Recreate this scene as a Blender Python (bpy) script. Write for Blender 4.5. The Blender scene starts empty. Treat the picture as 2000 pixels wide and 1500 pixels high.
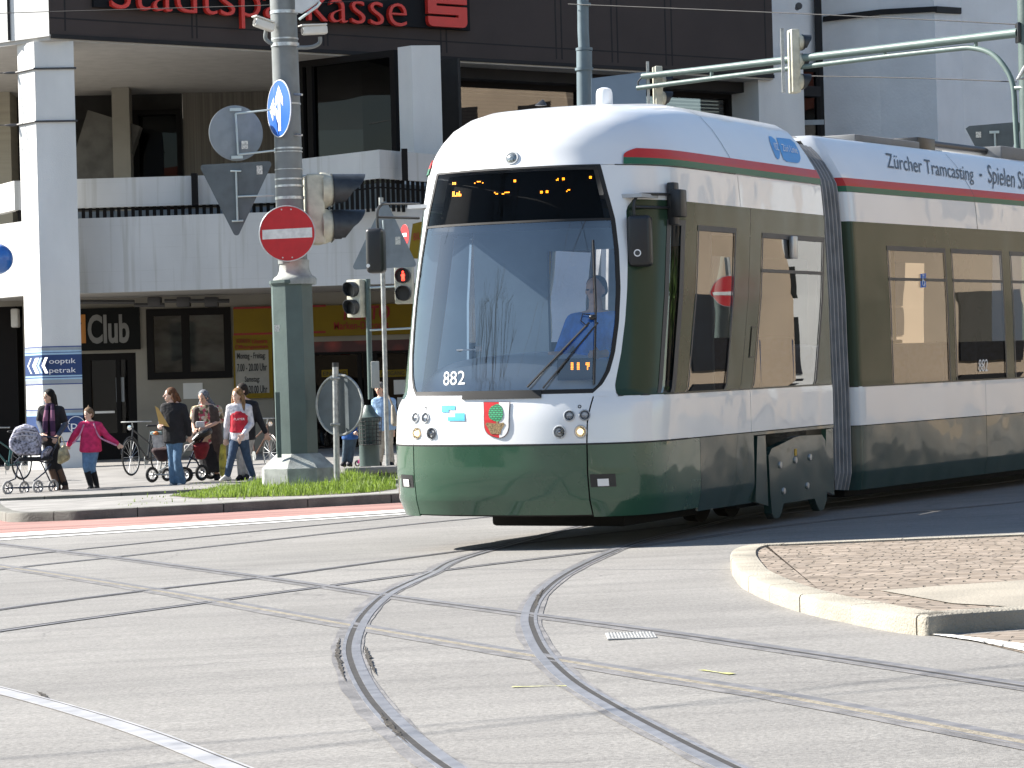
import bpy, bmesh, math, random
import numpy as np
from mathutils import Vector, Matrix

# ------------------------------------------------------------------ camera
scene = bpy.context.scene
F_PX = 5500.0            # focal length in pixels of a 2000 px wide frame
ROLL, HZ, CAMH = 0.027, 776.0, 1.21
GSL = 0.023              # the street falls gently to the left
_p = math.atan((HZ - 750) / F_PX); _r = math.atan(ROLL)
FW = Vector((0, math.cos(_p), math.sin(_p)))
_U0 = Vector((0, -math.sin(_p), math.cos(_p))); _R0 = Vector((1, 0, 0))
RT = _R0 * math.cos(_r) - _U0 * math.sin(_r)
UP = _U0 * math.cos(_r) + _R0 * math.sin(_r)
CAM = Vector((0, 0, CAMH))
cd = bpy.data.cameras.new("camera"); cam = bpy.data.objects.new("camera", cd)
scene.collection.objects.link(cam); scene.camera = cam
cd.sensor_width = 36; cd.lens = F_PX / 2000 * 36; cd.clip_start = 0.5; cd.clip_end = 2000
cam.matrix_world = Matrix(((RT.x, UP.x, -FW.x, CAM.x), (RT.y, UP.y, -FW.y, CAM.y), (RT.z, UP.z, -FW.z, CAM.z), (0, 0, 0, 1)))

# ------------------------------------------------------------------ light
SUN_AZ = Vector((-0.96, 0.28)).normalized(); SUN_EL = math.radians(36)
SKY_STRENGTH = 0.066; SUN_STRENGTH = 5.0
w = bpy.data.worlds.new("World"); scene.world = w; w.use_nodes = True
nt = w.node_tree; bg = nt.nodes["Background"]; sky = nt.nodes.new("ShaderNodeTexSky")
sky.sky_type = 'NISHITA'; sky.sun_disc = False; sky.sun_elevation = SUN_EL
sky.sun_rotation = math.atan2(SUN_AZ.x, SUN_AZ.y); sky.air_density = 1.2; sky.dust_density = 0.35; sky.ozone_density = 2.0
nt.links.new(sky.outputs[0], bg.inputs[0]); bg.inputs[1].default_value = SKY_STRENGTH
sd = bpy.data.lights.new("sun", 'SUN'); sun = bpy.data.objects.new("sun", sd); scene.collection.objects.link(sun)
sd.energy = SUN_STRENGTH; sd.angle = math.radians(0.53); sd.color = (1, 0.945, 0.86)
sdir = Vector((SUN_AZ.x * math.cos(SUN_EL), SUN_AZ.y * math.cos(SUN_EL), math.sin(SUN_EL)))
sun.rotation_euler = (-sdir).to_track_quat('-Z', 'Y').to_euler()
vs = scene.view_settings; vs.view_transform = 'Standard'; vs.look = 'None'; vs.gamma = 1; vs.exposure = 1.55
scene.cycles.max_bounces = 8; scene.cycles.transparent_max_bounces = 12
scene.cycles.caustics_reflective = False; scene.cycles.caustics_refractive = False
scene.cycles.sample_clamp_indirect = 6

# ------------------------------------------------------------------ measuring aids
def gz(x): return GSL * max(-30, min(30, x))
def ray(px, py): return FW + RT * ((px - 1000) / F_PX) - UP * ((py - 750) / F_PX)
def P(px, py, Z): d = ray(px, py); return CAM + d * (Z / d.y)
def G(px, py, dz=0.0):
    d = ray(px, py); t = (dz - CAMH) / (d.z - GSL * d.x); return CAM + d * t
def gp(px, py, dz=0): q = G(px, py, dz); return (q.x, q.y)
def onw(px, py, p0, dr):                    # pixel -> (t along wall, z) on the vertical wall through p0 with direction dr
    d = ray(px, py); n = Vector((dr[1], -dr[0], 0)); q0 = Vector((p0[0], p0[1], 0))
    t = (q0 - CAM).dot(n) / d.dot(n); q = CAM + d * t
    return (q.x - p0[0]) * dr[0] + (q.y - p0[1]) * dr[1], q.z
def on_dir(o, xd, yd, n):                   # matrix from axes
    return Matrix(((xd.x, yd.x, n.x, o.x), (xd.y, yd.y, n.y, o.y), (xd.z, yd.z, n.z, o.z), (0, 0, 0, 1)))

# ------------------------------------------------------------------ materials
MC = {}
def _new(name):
    m = bpy.data.materials.new(name); m.use_nodes = True
    nt = m.node_tree; b = nt.nodes["Principled BSDF"]; return m, nt, b
def N(nt, t, **k):
    n = nt.nodes.new(t)
    for a, v in k.items(): setattr(n, a, v)
    return n
def mat(name, col, rough=0.6, metal=0.0, var=0.12, vscale=3.0, bump=0.0, bscale=60.0, coat=0.0, spec=0.5, stretch=(1, 1, 1), dark=None, wave=0.0):
    if name in MC: return MC[name]
    m, nt, b = _new(name); L = nt.links
    tc = N(nt, "ShaderNodeTexCoord"); mp = N(nt, "ShaderNodeMapping"); mp.inputs['Scale'].default_value = stretch
    L.new(tc.outputs['Object'], mp.inputs[0])
    nz = N(nt, "ShaderNodeTexNoise"); nz.inputs['Scale'].default_value = vscale; nz.inputs['Detail'].default_value = 6
    L.new(mp.outputs[0], nz.inputs['Vector'])
    rp = N(nt, "ShaderNodeValToRGB"); c = Vector(col); e = rp.color_ramp.elements
    lo = Vector(dark) if dark else c * (1 - var * 1.5)
    e[0].position = 0.3; e[0].color = (*lo, 1); e[1].position = 0.62; e[1].color = (*[min(1, x) for x in c * (1 + var * 0.3)], 1)
    L.new(nz.outputs[0], rp.inputs[0]); L.new(rp.outputs[0], b.inputs['Base Color'])
    b.inputs['Roughness'].default_value = rough; b.inputs['Metallic'].default_value = metal
    b.inputs['Coat Weight'].default_value = coat; b.inputs['Coat Roughness'].default_value = 0.04
    b.inputs['Specular IOR Level'].default_value = spec
    if rough > 0.12 and rough < 0.9:
        mr = N(nt, "ShaderNodeMapRange"); mr.inputs['To Min'].default_value = rough * 0.8; mr.inputs['To Max'].default_value = min(1, rough * 1.2)
        L.new(nz.outputs[0], mr.inputs[0]); L.new(mr.outputs[0], b.inputs['Roughness'])
    if bump > 0:
        n2 = N(nt, "ShaderNodeTexNoise"); n2.inputs['Scale'].default_value = bscale; n2.inputs['Detail'].default_value = 4
        L.new(tc.outputs['Object'], n2.inputs['Vector'])
        bp = N(nt, "ShaderNodeBump"); bp.inputs['Strength'].default_value = bump; bp.inputs['Distance'].default_value = 0.02
        L.new(n2.outputs[0], bp.inputs['Height']); L.new(bp.outputs[0], b.inputs['Normal'])
    if wave > 0:                                # hand-straightened sheet metal: long soft ripples
        n2 = N(nt, "ShaderNodeTexNoise"); n2.inputs['Scale'].default_value = 1.7; n2.inputs['Detail'].default_value = 1.5
        L.new(tc.outputs['Object'], n2.inputs['Vector'])
        bp = N(nt, "ShaderNodeBump"); bp.inputs['Strength'].default_value = 1.0; bp.inputs['Distance'].default_value = wave
        L.new(n2.outputs[0], bp.inputs['Height']); L.new(bp.outputs[0], b.inputs['Normal']); L.new(bp.outputs[0], b.inputs['Coat Normal'])
    MC[name] = m; return m
def emit(name, col, s):
    if name in MC: return MC[name]
    m, nt, b = _new(name); b.inputs['Base Color'].default_value = (*col, 1)
    b.inputs['Emission Color'].default_value = (*col, 1); b.inputs['Emission Strength'].default_value = s
    MC[name] = m; return m
def glass(name, tint=(0.25, 0.27, 0.26), ior=1.6, wave=0.004, scale=1.5, boost=0.0, rough=0.0):
    if name in MC: return MC[name]
    m = bpy.data.materials.new(name); m.use_nodes = True; nt = m.node_tree; L = nt.links
    nt.nodes.remove(nt.nodes["Principled BSDF"]); out = nt.nodes["Material Output"]
    tr = N(nt, "ShaderNodeBsdfTransparent"); tr.inputs[0].default_value = (*tint, 1)
    gl = N(nt, "ShaderNodeBsdfGlossy"); gl.inputs['Roughness'].default_value = rough; gl.inputs[0].default_value = (0.95, 0.97, 1, 1)
    fr = N(nt, "ShaderNodeFresnel"); fr.inputs[0].default_value = ior
    ad = N(nt, "ShaderNodeMath", operation='ADD'); ad.inputs[1].default_value = boost; ad.use_clamp = True
    tc = N(nt, "ShaderNodeTexCoord"); nz = N(nt, "ShaderNodeTexNoise"); nz.inputs['Scale'].default_value = scale; nz.inputs['Detail'].default_value = 1
    bp = N(nt, "ShaderNodeBump"); bp.inputs['Distance'].default_value = wave
    L.new(tc.outputs['Object'], nz.inputs['Vector']); L.new(nz.outputs[0], bp.inputs['Height'])
    L.new(bp.outputs[0], gl.inputs['Normal'])
    mx = N(nt, "ShaderNodeMixShader"); L.new(fr.outputs[0], ad.inputs[0]); L.new(ad.outputs[0], mx.inputs[0])
    L.new(tr.outputs[0], mx.inputs[1]); L.new(gl.outputs[0], mx.inputs[2]); L.new(mx.outputs[0], out.inputs[0])
    MC[name] = m; return m

# ------------------------------------------------------------------ mesh builder
class MB:
    def __init__(s): s.v = []; s.f = []
    def add(s, vs, fs):
        o = len(s.v); s.v += [tuple(x) for x in vs]; s.f += [tuple(i + o for i in f) for f in fs]; return s
    def box(s, c, d, m=None, ax=None):          # centre, full size; ax = (x,y,z axes)
        c = Vector(c); X, Y, Z = ax or (Vector((1, 0, 0)), Vector((0, 1, 0)), Vector((0, 0, 1)))
        vs = [c + X * (i * d[0] / 2) + Y * (j * d[1] / 2) + Z * (k * d[2] / 2) for i in (-1, 1) for j in (-1, 1) for k in (-1, 1)]
        return s.add(vs, [(0, 1, 3, 2), (4, 6, 7, 5), (0, 4, 5, 1), (2, 3, 7, 6), (0, 2, 6, 4), (1, 5, 7, 3)])
    def rbox(s, c, d, r=0.01, ax=None, seg=2):
        bm = bmesh.new(); bmesh.ops.create_cube(bm, size=1)
        for v in bm.verts: v.co = Vector((v.co.x * d[0], v.co.y * d[1], v.co.z * d[2]))
        bmesh.ops.bevel(bm, geom=list(bm.edges), offset=r, segments=seg, affect='EDGES', profile=0.5)
        X, Y, Z = ax or (Vector((1, 0, 0)), Vector((0, 1, 0)), Vector((0, 0, 1))); c = Vector(c)
        bm.verts.index_update()
        s.add([c + X * v.co.x + Y * v.co.y + Z * v.co.z for v in bm.verts], [[v.index for v in f.verts] for f in bm.faces]); bm.free(); return s
    def tube(s, pts, r, n=10, caps=True):
        pts = [Vector(p) for p in pts]; m = len(pts); rs = r if isinstance(r, (list, tuple)) else [r] * m
        vs = []; up = None
        for i, p in enumerate(pts):
            t = (pts[min(i + 1, m - 1)] - pts[max(i - 1, 0)]).normalized()
            if up is None: up = Vector((0, 0, 1)) if abs(t.z) < 0.9 else Vector((0, 1, 0))
            a = t.cross(up).normalized(); b = a.cross(t).normalized(); up = b
            for k in range(n):
                w = 2 * math.pi * k / n; vs.append(p + (a * math.cos(w) + b * math.sin(w)) * rs[i])
        fs = [(i * n + k, i * n + (k + 1) % n, (i + 1) * n + (k + 1) % n, (i + 1) * n + k) for i in range(m - 1) for k in range(n)]
        if caps: fs += [tuple(range(n))[::-1], tuple((m - 1) * n + k for k in range(n))]
        return s.add(vs, fs)
    def lathe(s, o, axis, prof, n=24, a0=0.0):      # prof: (dist along axis, radius)
        o = Vector(o); t = Vector(axis).normalized(); up = Vector((0, 0, 1)) if abs(t.z) < 0.9 else Vector((0, 1, 0))
        a = t.cross(up).normalized(); b = a.cross(t).normalized(); vs = []
        for d, r in prof:
            for k in range(n):
                w = 2 * math.pi * k / n + a0; vs.append(o + t * d + (a * math.cos(w) + b * math.sin(w)) * max(r, 1e-4))
        m = len(prof)
        fs = [(i * n + k, i * n + (k + 1) % n, (i + 1) * n + (k + 1) % n, (i + 1) * n + k) for i in range(m - 1) for k in range(n)]
        fs += [tuple(range(n))[::-1], tuple((m - 1) * n + k for k in range(n))]
        return s.add(vs, fs)
    def torus(s, c, axis, R, r, n=28, k=8, squash=1.0):
        c = Vector(c); t = Vector(axis).normalized(); up = Vector((0, 0, 1)) if abs(t.z) < 0.9 else Vector((0, 1, 0))
        a = t.cross(up).normalized(); b = a.cross(t).normalized(); vs = []
        for i in range(n):
            w = 2 * math.pi * i / n; d = a * math.cos(w) + b * math.sin(w)
            for j in range(k):
                q = 2 * math.pi * j / k; vs.append(c + d * (R + r * math.cos(q)) + t * (r * math.sin(q) * squash))
        return s.add(vs, [(i * k + j, i * k + (j + 1) % k, ((i + 1) % n) * k + (j + 1) % k, ((i + 1) % n) * k + j) for i in range(n) for j in range(k)])
    def prism(s, poly, o, xd, yd, nd, d0, d1):      # 2D polygon in (xd,yd) extruded along nd from d0 to d1
        o = Vector(o); n = len(poly)
        vs = [o + xd * x + yd * y + nd * d for d in (d0, d1) for x, y in poly]
        fs = [(i, (i + 1) % n, n + (i + 1) % n, n + i) for i in range(n)] + [tuple(range(n))[::-1], tuple(range(n, 2 * n))]
        return s.add(vs, fs)
    def ball(s, c, r, n=14, m=9, ax=None):
        r = r if isinstance(r, (tuple, list)) else (r, r, r); c = Vector(c)
        X, Y, Z = ax or (Vector((1, 0, 0)), Vector((0, 1, 0)), Vector((0, 0, 1)))
        vs = [c + Z * r[2]]; 
        for i in range(1, m):
            t = math.pi * i / m
            for k in range(n):
                w = 2 * math.pi * k / n; vs.append(c + X * (r[0] * math.sin(t) * math.cos(w)) + Y * (r[1] * math.sin(t) * math.sin(w)) + Z * (r[2] * math.cos(t)))
        vs.append(c - Z * r[2]); fs = [(0, 1 + k, 1 + (k + 1) % n) for k in range(n)]
        for i in range(m - 2):
            fs += [(1 + i * n + k, 1 + (i + 1) * n + k, 1 + (i + 1) * n + (k + 1) % n, 1 + i * n + (k + 1) % n) for k in range(n)]
        e = 1 + (m - 2) * n; l = len(vs) - 1
        return s.add(vs, fs + [(l, e + (k + 1) % n, e + k) for k in range(n)])
    def hull(s, balls, n=12, m=8):                  # convex hull of ellipsoids [(centre, r)]
        t = MB()
        for c, r in balls: t.ball(c, r, n, m)
        bm = bmesh.new()
        for v in t.v: bm.verts.new(v)
        r = bmesh.ops.convex_hull(bm, input=bm.verts)
        kill = list({g for g in r['geom_interior'] + r['geom_unused'] if isinstance(g, bmesh.types.BMVert)})
        bmesh.ops.delete(bm, geom=kill, context='VERTS')
        bm.verts.index_update(); s.add([v.co for v in bm.verts], [[v.index for v in f.verts] for f in bm.faces]); bm.free(); return s
    def mesh(s, name, smooth=False):
        me = bpy.data.meshes.new(name); me.from_pydata(s.v, [], s.f); me.validate()
        bm = bmesh.new(); bm.from_mesh(me); bmesh.ops.recalc_face_normals(bm, faces=bm.faces); bm.to_mesh(me); bm.free()
        if smooth:
            me.polygons.foreach_set('use_smooth', [True] * len(me.polygons))
            try: me.set_sharp_from_angle(angle=math.radians(40))
            except Exception: pass
        return me
    def build(s, name, m, parent=None, smooth=True, origin=None):
        if origin is not None and parent is None:
            o3 = Vector(origin); s.v = [tuple(Vector(v) - o3) for v in s.v]
        elif parent is not None:
            o3 = parent.matrix_world.translation if parent.parent is None else None
            pi = PW[parent.name].inverted(); s.v = [tuple(pi @ Vector(v)) for v in s.v]
        me = s.mesh(name, smooth); me.materials.append(m)
        o = bpy.data.objects.new(name, me); scene.collection.objects.link(o)
        if parent is not None: o.parent = parent; PW[o.name] = PW[parent.name]
        else:
            if origin is not None: o.location = origin; PW[o.name] = Matrix.Translation(origin)
            else: PW[o.name] = Matrix.Identity(4)
        return o
PW = {}                                             # world matrix bookkeeping (everything here is only translated)
def tag(o, label=None, cat=None, group=None, kind=None):
    if label: o['label'] = label
    if cat: o['category'] = cat
    if group: o['group'] = group
    if kind: o['kind'] = kind
    return o
def thing(name, loc, label, cat, group=None):
    o = bpy.data.objects.new(name, None); scene.collection.objects.link(o); o.location = loc
    o.empty_display_size = 0.2; PW[o.name] = Matrix.Translation(Vector(loc)); return tag(o, label, cat, group)
def struct(o): o['kind'] = 'structure'; return o
def ink(m2, name, m, parent, **k): return m2.build(name, m, parent, **k)

TDEPS = {}
def text_mesh(s, size=1.0, shear=0.0, bold=0.0, space=1.0):
    cu = bpy.data.curves.new("t", 'FONT'); cu.body = s; cu.size = size; cu.shear = shear; cu.offset = bold
    cu.space_character = space; cu.resolution_u = 4
    o = bpy.data.objects.new("t", cu); scene.collection.objects.link(o)
    bpy.context.view_layer.update(); dg = bpy.context.evaluated_depsgraph_get()
    me = bpy.data.meshes.new_from_object(o.evaluated_get(dg)); bpy.data.objects.remove(o); bpy.data.curves.remove(cu)
    vs = [(v.co.x, v.co.y) for v in me.vertices]; fs = [tuple(p.vertices) for p in me.polygons]; bpy.data.meshes.remove(me)
    x0 = min(v[0] for v in vs); x1 = max(v[0] for v in vs); y0 = min(v[1] for v in vs); y1 = max(v[1] for v in vs)
    return [((x - x0) / (x1 - x0), (y - y0) / (y1 - y0)) for x, y in vs], fs
def text(s, o, xd, yd, w, h, m, parent, depth=0.004, name='lettering', **k):   # text filling a w x h box with lower left at o
    vs, fs = text_mesh(s, **k); nd = xd.cross(yd).normalized(); o = Vector(o)
    bm = bmesh.new(); bv = [bm.verts.new(o + xd * (x * w) + yd * (y * h)) for x, y in vs]
    for f in fs:
        try: bm.faces.new([bv[i] for i in f])
        except ValueError: pass
    r = bmesh.ops.extrude_face_region(bm, geom=list(bm.faces))
    for v in [g for g in r['geom'] if isinstance(g, bmesh.types.BMVert)]: v.co += nd * depth
    mb = MB(); bm.verts.index_update(); mb.add([v.co for v in bm.verts], [[v.index for v in f.verts] for f in bm.faces]); bm.free()
    return mb.build(name, m, parent, smooth=False)
def lerp_tab(tab):                                   # [(z, value)] -> smooth function
    zs = [t[0] for t in tab]; vs = [t[1] for t in tab]
    return lambda z: float(np.interp(z, zs, vs))
X3, Y3, Z3 = Vector((1, 0, 0)), Vector((0, 1, 0)), Vector((0, 0, 1))
def smooth_path(pts, n=6):                           # Catmull-Rom
    pts = [Vector(p) for p in pts]; out = []
    for i in range(len(pts) - 1):
        a = pts[max(i - 1, 0)]; b = pts[i]; c = pts[i + 1]; d = pts[min(i + 2, len(pts) - 1)]
        for k in range(n):
            t = k / n; out.append(0.5 * ((2 * b) + (c - a) * t + (2 * a - 5 * b + 4 * c - d) * t * t + (-a + 3 * b - 3 * c + d) * t ** 3))
    return out + [pts[-1]]
# ================================================================== GROUND
def asphalt():
    m, nt, b = _new("worn_asphalt"); L = nt.links; tc = N(nt, "ShaderNodeTexCoord")
    def noise(sc, det=6, stretch=(1, 1, 1), rough=0.6):
        mp = N(nt, "ShaderNodeMapping"); mp.inputs['Scale'].default_value = stretch; L.new(tc.outputs['Object'], mp.inputs[0])
        n = N(nt, "ShaderNodeTexNoise"); n.inputs['Scale'].default_value = sc; n.inputs['Detail'].default_value = det; n.inputs['Roughness'].default_value = rough
        L.new(mp.outputs[0], n.inputs['Vector']); return n
    big = noise(0.35, 4); rp = N(nt, "ShaderNodeValToRGB"); e = rp.color_ramp.elements
    e[0].position = 0.32; e[0].color = (0.192, 0.185, 0.175, 1); e[1].position = 0.68; e[1].color = (0.255, 0.246, 0.232, 1); L.new(big.outputs[0], rp.inputs[0])
    fine = noise(48, 4, rough=0.85); r2 = N(nt, "ShaderNodeValToRGB"); e = r2.color_ramp.elements
    e[0].position = 0.34; e[0].color = (0.45, 0.45, 0.45, 1); e[1].position = 0.66; e[1].color = (1.3, 1.3, 1.3, 1); L.new(fine.outputs[0], r2.inputs[0])
    mx = N(nt, "ShaderNodeMixRGB", blend_type='MULTIPLY'); mx.inputs[0].default_value = 0.75; L.new(rp.outputs[0], mx.inputs[1]); L.new(r2.outputs[0], mx.inputs[2])
    st = noise(1.6, 6, (0.22, 2.2, 1)); r3 = N(nt, "ShaderNodeValToRGB"); e = r3.color_ramp.elements
    e[0].position = 0.36; e[0].color = (0.74, 0.74, 0.75, 1); e[1].position = 0.55; e[1].color = (1, 1, 1, 1); L.new(st.outputs[0], r3.inputs[0])
    m2 = N(nt, "ShaderNodeMixRGB", blend_type='MULTIPLY'); m2.inputs[0].default_value = 0.6; L.new(mx.outputs[0], m2.inputs[1]); L.new(r3.outputs[0], m2.inputs[2])
    vo = N(nt, "ShaderNodeTexVoronoi"); vo.inputs['Scale'].default_value = 55; L.new(tc.outputs['Object'], vo.inputs['Vector'])
    r4 = N(nt, "ShaderNodeValToRGB"); e = r4.color_ramp.elements; e[0].position = 0.0; e[0].color = (1.35, 1.33, 1.28, 1); e[1].position = 0.25; e[1].color = (1, 1, 1, 1)
    L.new(vo.outputs['Distance'], r4.inputs[0]); m3 = N(nt, "ShaderNodeMixRGB", blend_type='MULTIPLY'); m3.inputs[0].default_value = 0.5
    L.new(m2.outputs[0], m3.inputs[1]); L.new(r4.outputs[0], m3.inputs[2])
    # hairline cracks
    wn = noise(0.8, 4); mxv = N(nt, "ShaderNodeMixRGB", blend_type='ADD'); mxv.inputs[0].default_value = 0.8; L.new(tc.outputs['Object'], mxv.inputs[1]); L.new(wn.outputs[1], mxv.inputs[2])
    cr = N(nt, "ShaderNodeTexVoronoi", feature='DISTANCE_TO_EDGE'); cr.inputs['Scale'].default_value = 0.42; L.new(mxv.outputs[0], cr.inputs['Vector'])
    r5 = N(nt, "ShaderNodeValToRGB"); e = r5.color_ramp.elements; e[0].position = 0.0; e[0].color = (0.45, 0.45, 0.47, 1); e[1].position = 0.006; e[1].color = (1, 1, 1, 1)
    L.new(cr.outputs['Distance'], r5.inputs[0]); m4 = N(nt, "ShaderNodeMixRGB", blend_type='MULTIPLY')
    mk = noise(0.5, 2); mk2 = N(nt, "ShaderNodeMapRange"); mk2.inputs[1].default_value = 0.5; mk2.inputs[2].default_value = 0.62; mk2.inputs[4].default_value = 0.7
    L.new(mk.outputs[0], mk2.inputs[0]); L.new(mk2.outputs[0], m4.inputs[0]); L.new(m3.outputs[0], m4.inputs[1]); L.new(r5.outputs[0], m4.inputs[2])
    L.new(m4.outputs[0], b.inputs['Base Color']); b.inputs['Roughness'].default_value = 0.85
    bp = N(nt, "ShaderNodeBump"); bp.inputs['Strength'].default_value = 0.7; bp.inputs['Distance'].default_value = 0.006
    L.new(fine.outputs[0], bp.inputs['Height']); L.new(bp.outputs[0], b.inputs['Normal']); return m
M_asph = asphalt()
M_pave = mat("paving_grey", (0.27, 0.26, 0.245), 0.85, var=0.25, vscale=2, bump=0.4, bscale=90)
M_mast = mat("mastic_filler", (0.172, 0.166, 0.165), 0.7, var=0.3, vscale=5, bump=0.3, bscale=40)
M_steel = mat("rail_steel", (0.24, 0.243, 0.26), 0.4, metal=0.3, var=0.2, vscale=12)
M_railw = mat("worn_rail_top", (0.16, 0.158, 0.165), 0.6, metal=0.1, var=0.2, vscale=9)
M_groove = mat("groove_shade", (0.028, 0.026, 0.025), 0.9, var=0.3, vscale=20)  # dark strip colour stands in for the shade of a deeper groove
M_sand = mat("sand_in_groove", (0.23, 0.205, 0.16), 0.95, var=0.3, vscale=25, bump=0.4, bscale=80)
M_red = mat("red_cycle_asphalt", (0.335, 0.185, 0.16), 0.9, var=0.28, vscale=1.2, bump=0.5, bscale=90, stretch=(0.4, 2, 1))
M_white = mat("road_paint", (0.72, 0.72, 0.70), 0.7, var=0.18, vscale=9, bump=0.2)
M_kerbg = mat("kerb_stone_shaded", (0.15, 0.147, 0.13), 0.85, var=0.3, vscale=3, bump=0.5, bscale=50)  # stone darkened to put the shade on the kerb face into its colour
M_kerb = mat("granite_kerb", (0.31, 0.285, 0.235), 0.85, var=0.2, vscale=2.5, bump=0.6, bscale=70)
def sheet(pts, dz): 
    vs = [(x, y, gz(x) + dz) for x, y in pts]; return MB().add(vs, [tuple(range(len(vs)))])
# street surface, large enough to reach the horizon
mb = MB(); xs = [-400, -30, 30, 400]; ys = [-400, 900]
for i in range(3):
    mb.add([(xs[i], ys[0], gz(xs[i])), (xs[i + 1], ys[0], gz(xs[i + 1])), (xs[i + 1], ys[1], gz(xs[i + 1])), (xs[i], ys[1], gz(xs[i]))], [(0, 1, 2, 3)])
struct(mb.build('road', M_asph))
def ribbon(path, w0, w1, dz, thick=0.0):             # strip along path between lateral offsets w0..w1 (right positive)
    mb = MB(); n = len(path); L_, R_ = [], []
    for i in range(n):
        a = Vector(path[max(i - 1, 0)][:2]); b = Vector(path[min(i + 1, n - 1)][:2]); t = (b - a).normalized(); nn = Vector((t.y, -t.x)); p = Vector(path[i][:2])
        f0 = w0(i / (n - 1)) if callable(w0) else w0; f1 = w1(i / (n - 1)) if callable(w1) else w1
        q = p + nn * f0; r = p + nn * f1; L_.append((q.x, q.y, gz(q.x) + dz)); R_.append((r.x, r.y, gz(r.x) + dz))
    mb.add(L_ + R_, [(i, i + 1, n + i + 1, n + i) for i in range(n - 1)])
    if thick:
        mb.add([(x, y, z - thick) for x, y, z in L_] + L_ + [(x, y, z - thick) for x, y, z in R_] + R_,
               [(i, i + 1, n + i + 1, n + i) for i in range(n - 1)] + [(2 * n + i, 2 * n + i + 1, 3 * n + i + 1, 3 * n + i) for i in range(n - 1)])
    return mb
def jag(w, amp, seed):                                # ragged edge of the joint filler
    rnd = random.Random(seed); v = [rnd.uniform(-1, 1) for _ in range(90)]
    return lambda t: w + amp * float(np.interp(t * 89, range(90), v))
def gpath(pts, n=8):
    p = smooth_path([Vector((*gp(*q), 0)) for q in pts], n); return p
def dense(path, step=0.12):
    out = [path[0]]
    for a, b in zip(path, path[1:]):
        k = max(1, int((b - a).length / step))
        for i in range(1, k + 1): out.append(a + (b - a) * (i / k))
    return out
def rail(name, pts, lvl, inner=1, filler=(0.1, 0.1), head=0.056, groove=0.036, lip=0.018, mh=None, fillm=None, grm=None, gap=True):
    # grooved tram rail: filler strip, running head, groove, guard lip; inner=+1 -> groove on the right of the path
    path = gpath(pts); path = dense(path); s = inner; root = []
    o = struct(ribbon(path, jag(-filler[0], 0.008, len(name) + lvl), jag(filler[1], 0.008, 7 + lvl), 0.0022 + 0.0005 * lvl).build('joint_filler', fillm or M_mast)); root.append(o)
    o = struct(ribbon(path, min(0, -s * head), max(0, -s * head), 0.0052 + 0.0005 * lvl, 0.002).build('rail_head', mh or M_steel)); root.append(o)
    o = struct(ribbon(path, min(0, s * groove), max(0, s * groove), 0.0036 + 0.0005 * lvl).build('rail_groove', grm or M_groove)); root.append(o)
    a, b = s * groove, s * (groove + lip)
    o = struct(ribbon(path, min(a, b), max(a, b), 0.0048 + 0.0005 * lvl, 0.002).build('guard_rail', mh or M_steel)); root.append(o)
T = [(-600, 1150), (-300, 1118)]
rail('r1', [(-400, 1142), (0, 1090), (250, 1064), (500, 1038), (792, 1009), (1100, 975), (1500, 932)], 0, 1, (0.035, 0.03), mh=M_railw)
rail('r2', [(-400, 1165), (0, 1113), (230, 1088), (500, 1058), (800, 1025), (1010, 1004), (1500, 950)], 0, -1, (0.03, 0.035), mh=M_railw)
rail('r3', [(-400, 1253), (0, 1191), (310, 1151), (530, 1126), (850, 1083), (1200, 1040), (1700, 984)], 0, 1, (0.05, 0.05), mh=M_railw)
rail('r4', [(-400, 1300), (0, 1233), (425, 1174), (640, 1145), (900, 1110), (1080, 1088), (1320, 1058), (1575, 1022), (2000, 980), (2500, 928)], 0, -1, (0.03, 0.04), mh=M_railw)
rail('d1', [(-300, 1026), (0, 1063), (225, 1090), (495, 1126), (635, 1146), (756, 1164), (1033, 1201), (1300, 1236), (1600, 1280), (2000, 1341), (2400, 1402)], 1, 1, (0.05, 0.09), mh=M_railw)
rail('d2', [(-300, 1066), (31, 1110), (304, 1153), (425, 1174), (700, 1223), (1064, 1284), (1400, 1338), (1600, 1372), (2000, 1448), (2300, 1505)], 1, 1, (0.06, 0.12), mh=M_railw, grm=M_sand, groove=0.05)
rail('c1', [(1420, 960), (1200, 1012), (1050, 1050), (900, 1092), (846, 1119), (790, 1144), (756, 1162), (722, 1192), (700, 1223), (687, 1262), (693, 1299), (720, 1353), (765, 1407), (832, 1466), (895, 1511), (985, 1575), (1090, 1640)], 2, 1, (0.06, 0.10), head=0.045, groove=0.028)
rail('c2', [(2500, 866), (2000, 937), (1809, 959), (1507, 999), (1345, 1035), (1252, 1058), (1176, 1086), (1100, 1124), (1052, 1164), (1033, 1204), (1040, 1240), (1064, 1282), (1116, 1332), (1200, 1384), (1320, 1448), (1400, 1488), (1550, 1560), (1700, 1630)], 2, -1, (0.07, 0.075), head=0.045, groove=0.028)
rail('f1', [(-400, 1248), (-200, 1296), (0, 1345), (150, 1385), (300, 1432), (460, 1494), (600, 1550), (750, 1610)], 1, -1, (0.03, 0.055), head=0.085, groove=0.012, lip=0.01, fillm=M_sand, mh=mat('polished_rail', (.36, .36, .37), .5, metal=.1, var=.15, vscale=9))
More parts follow.
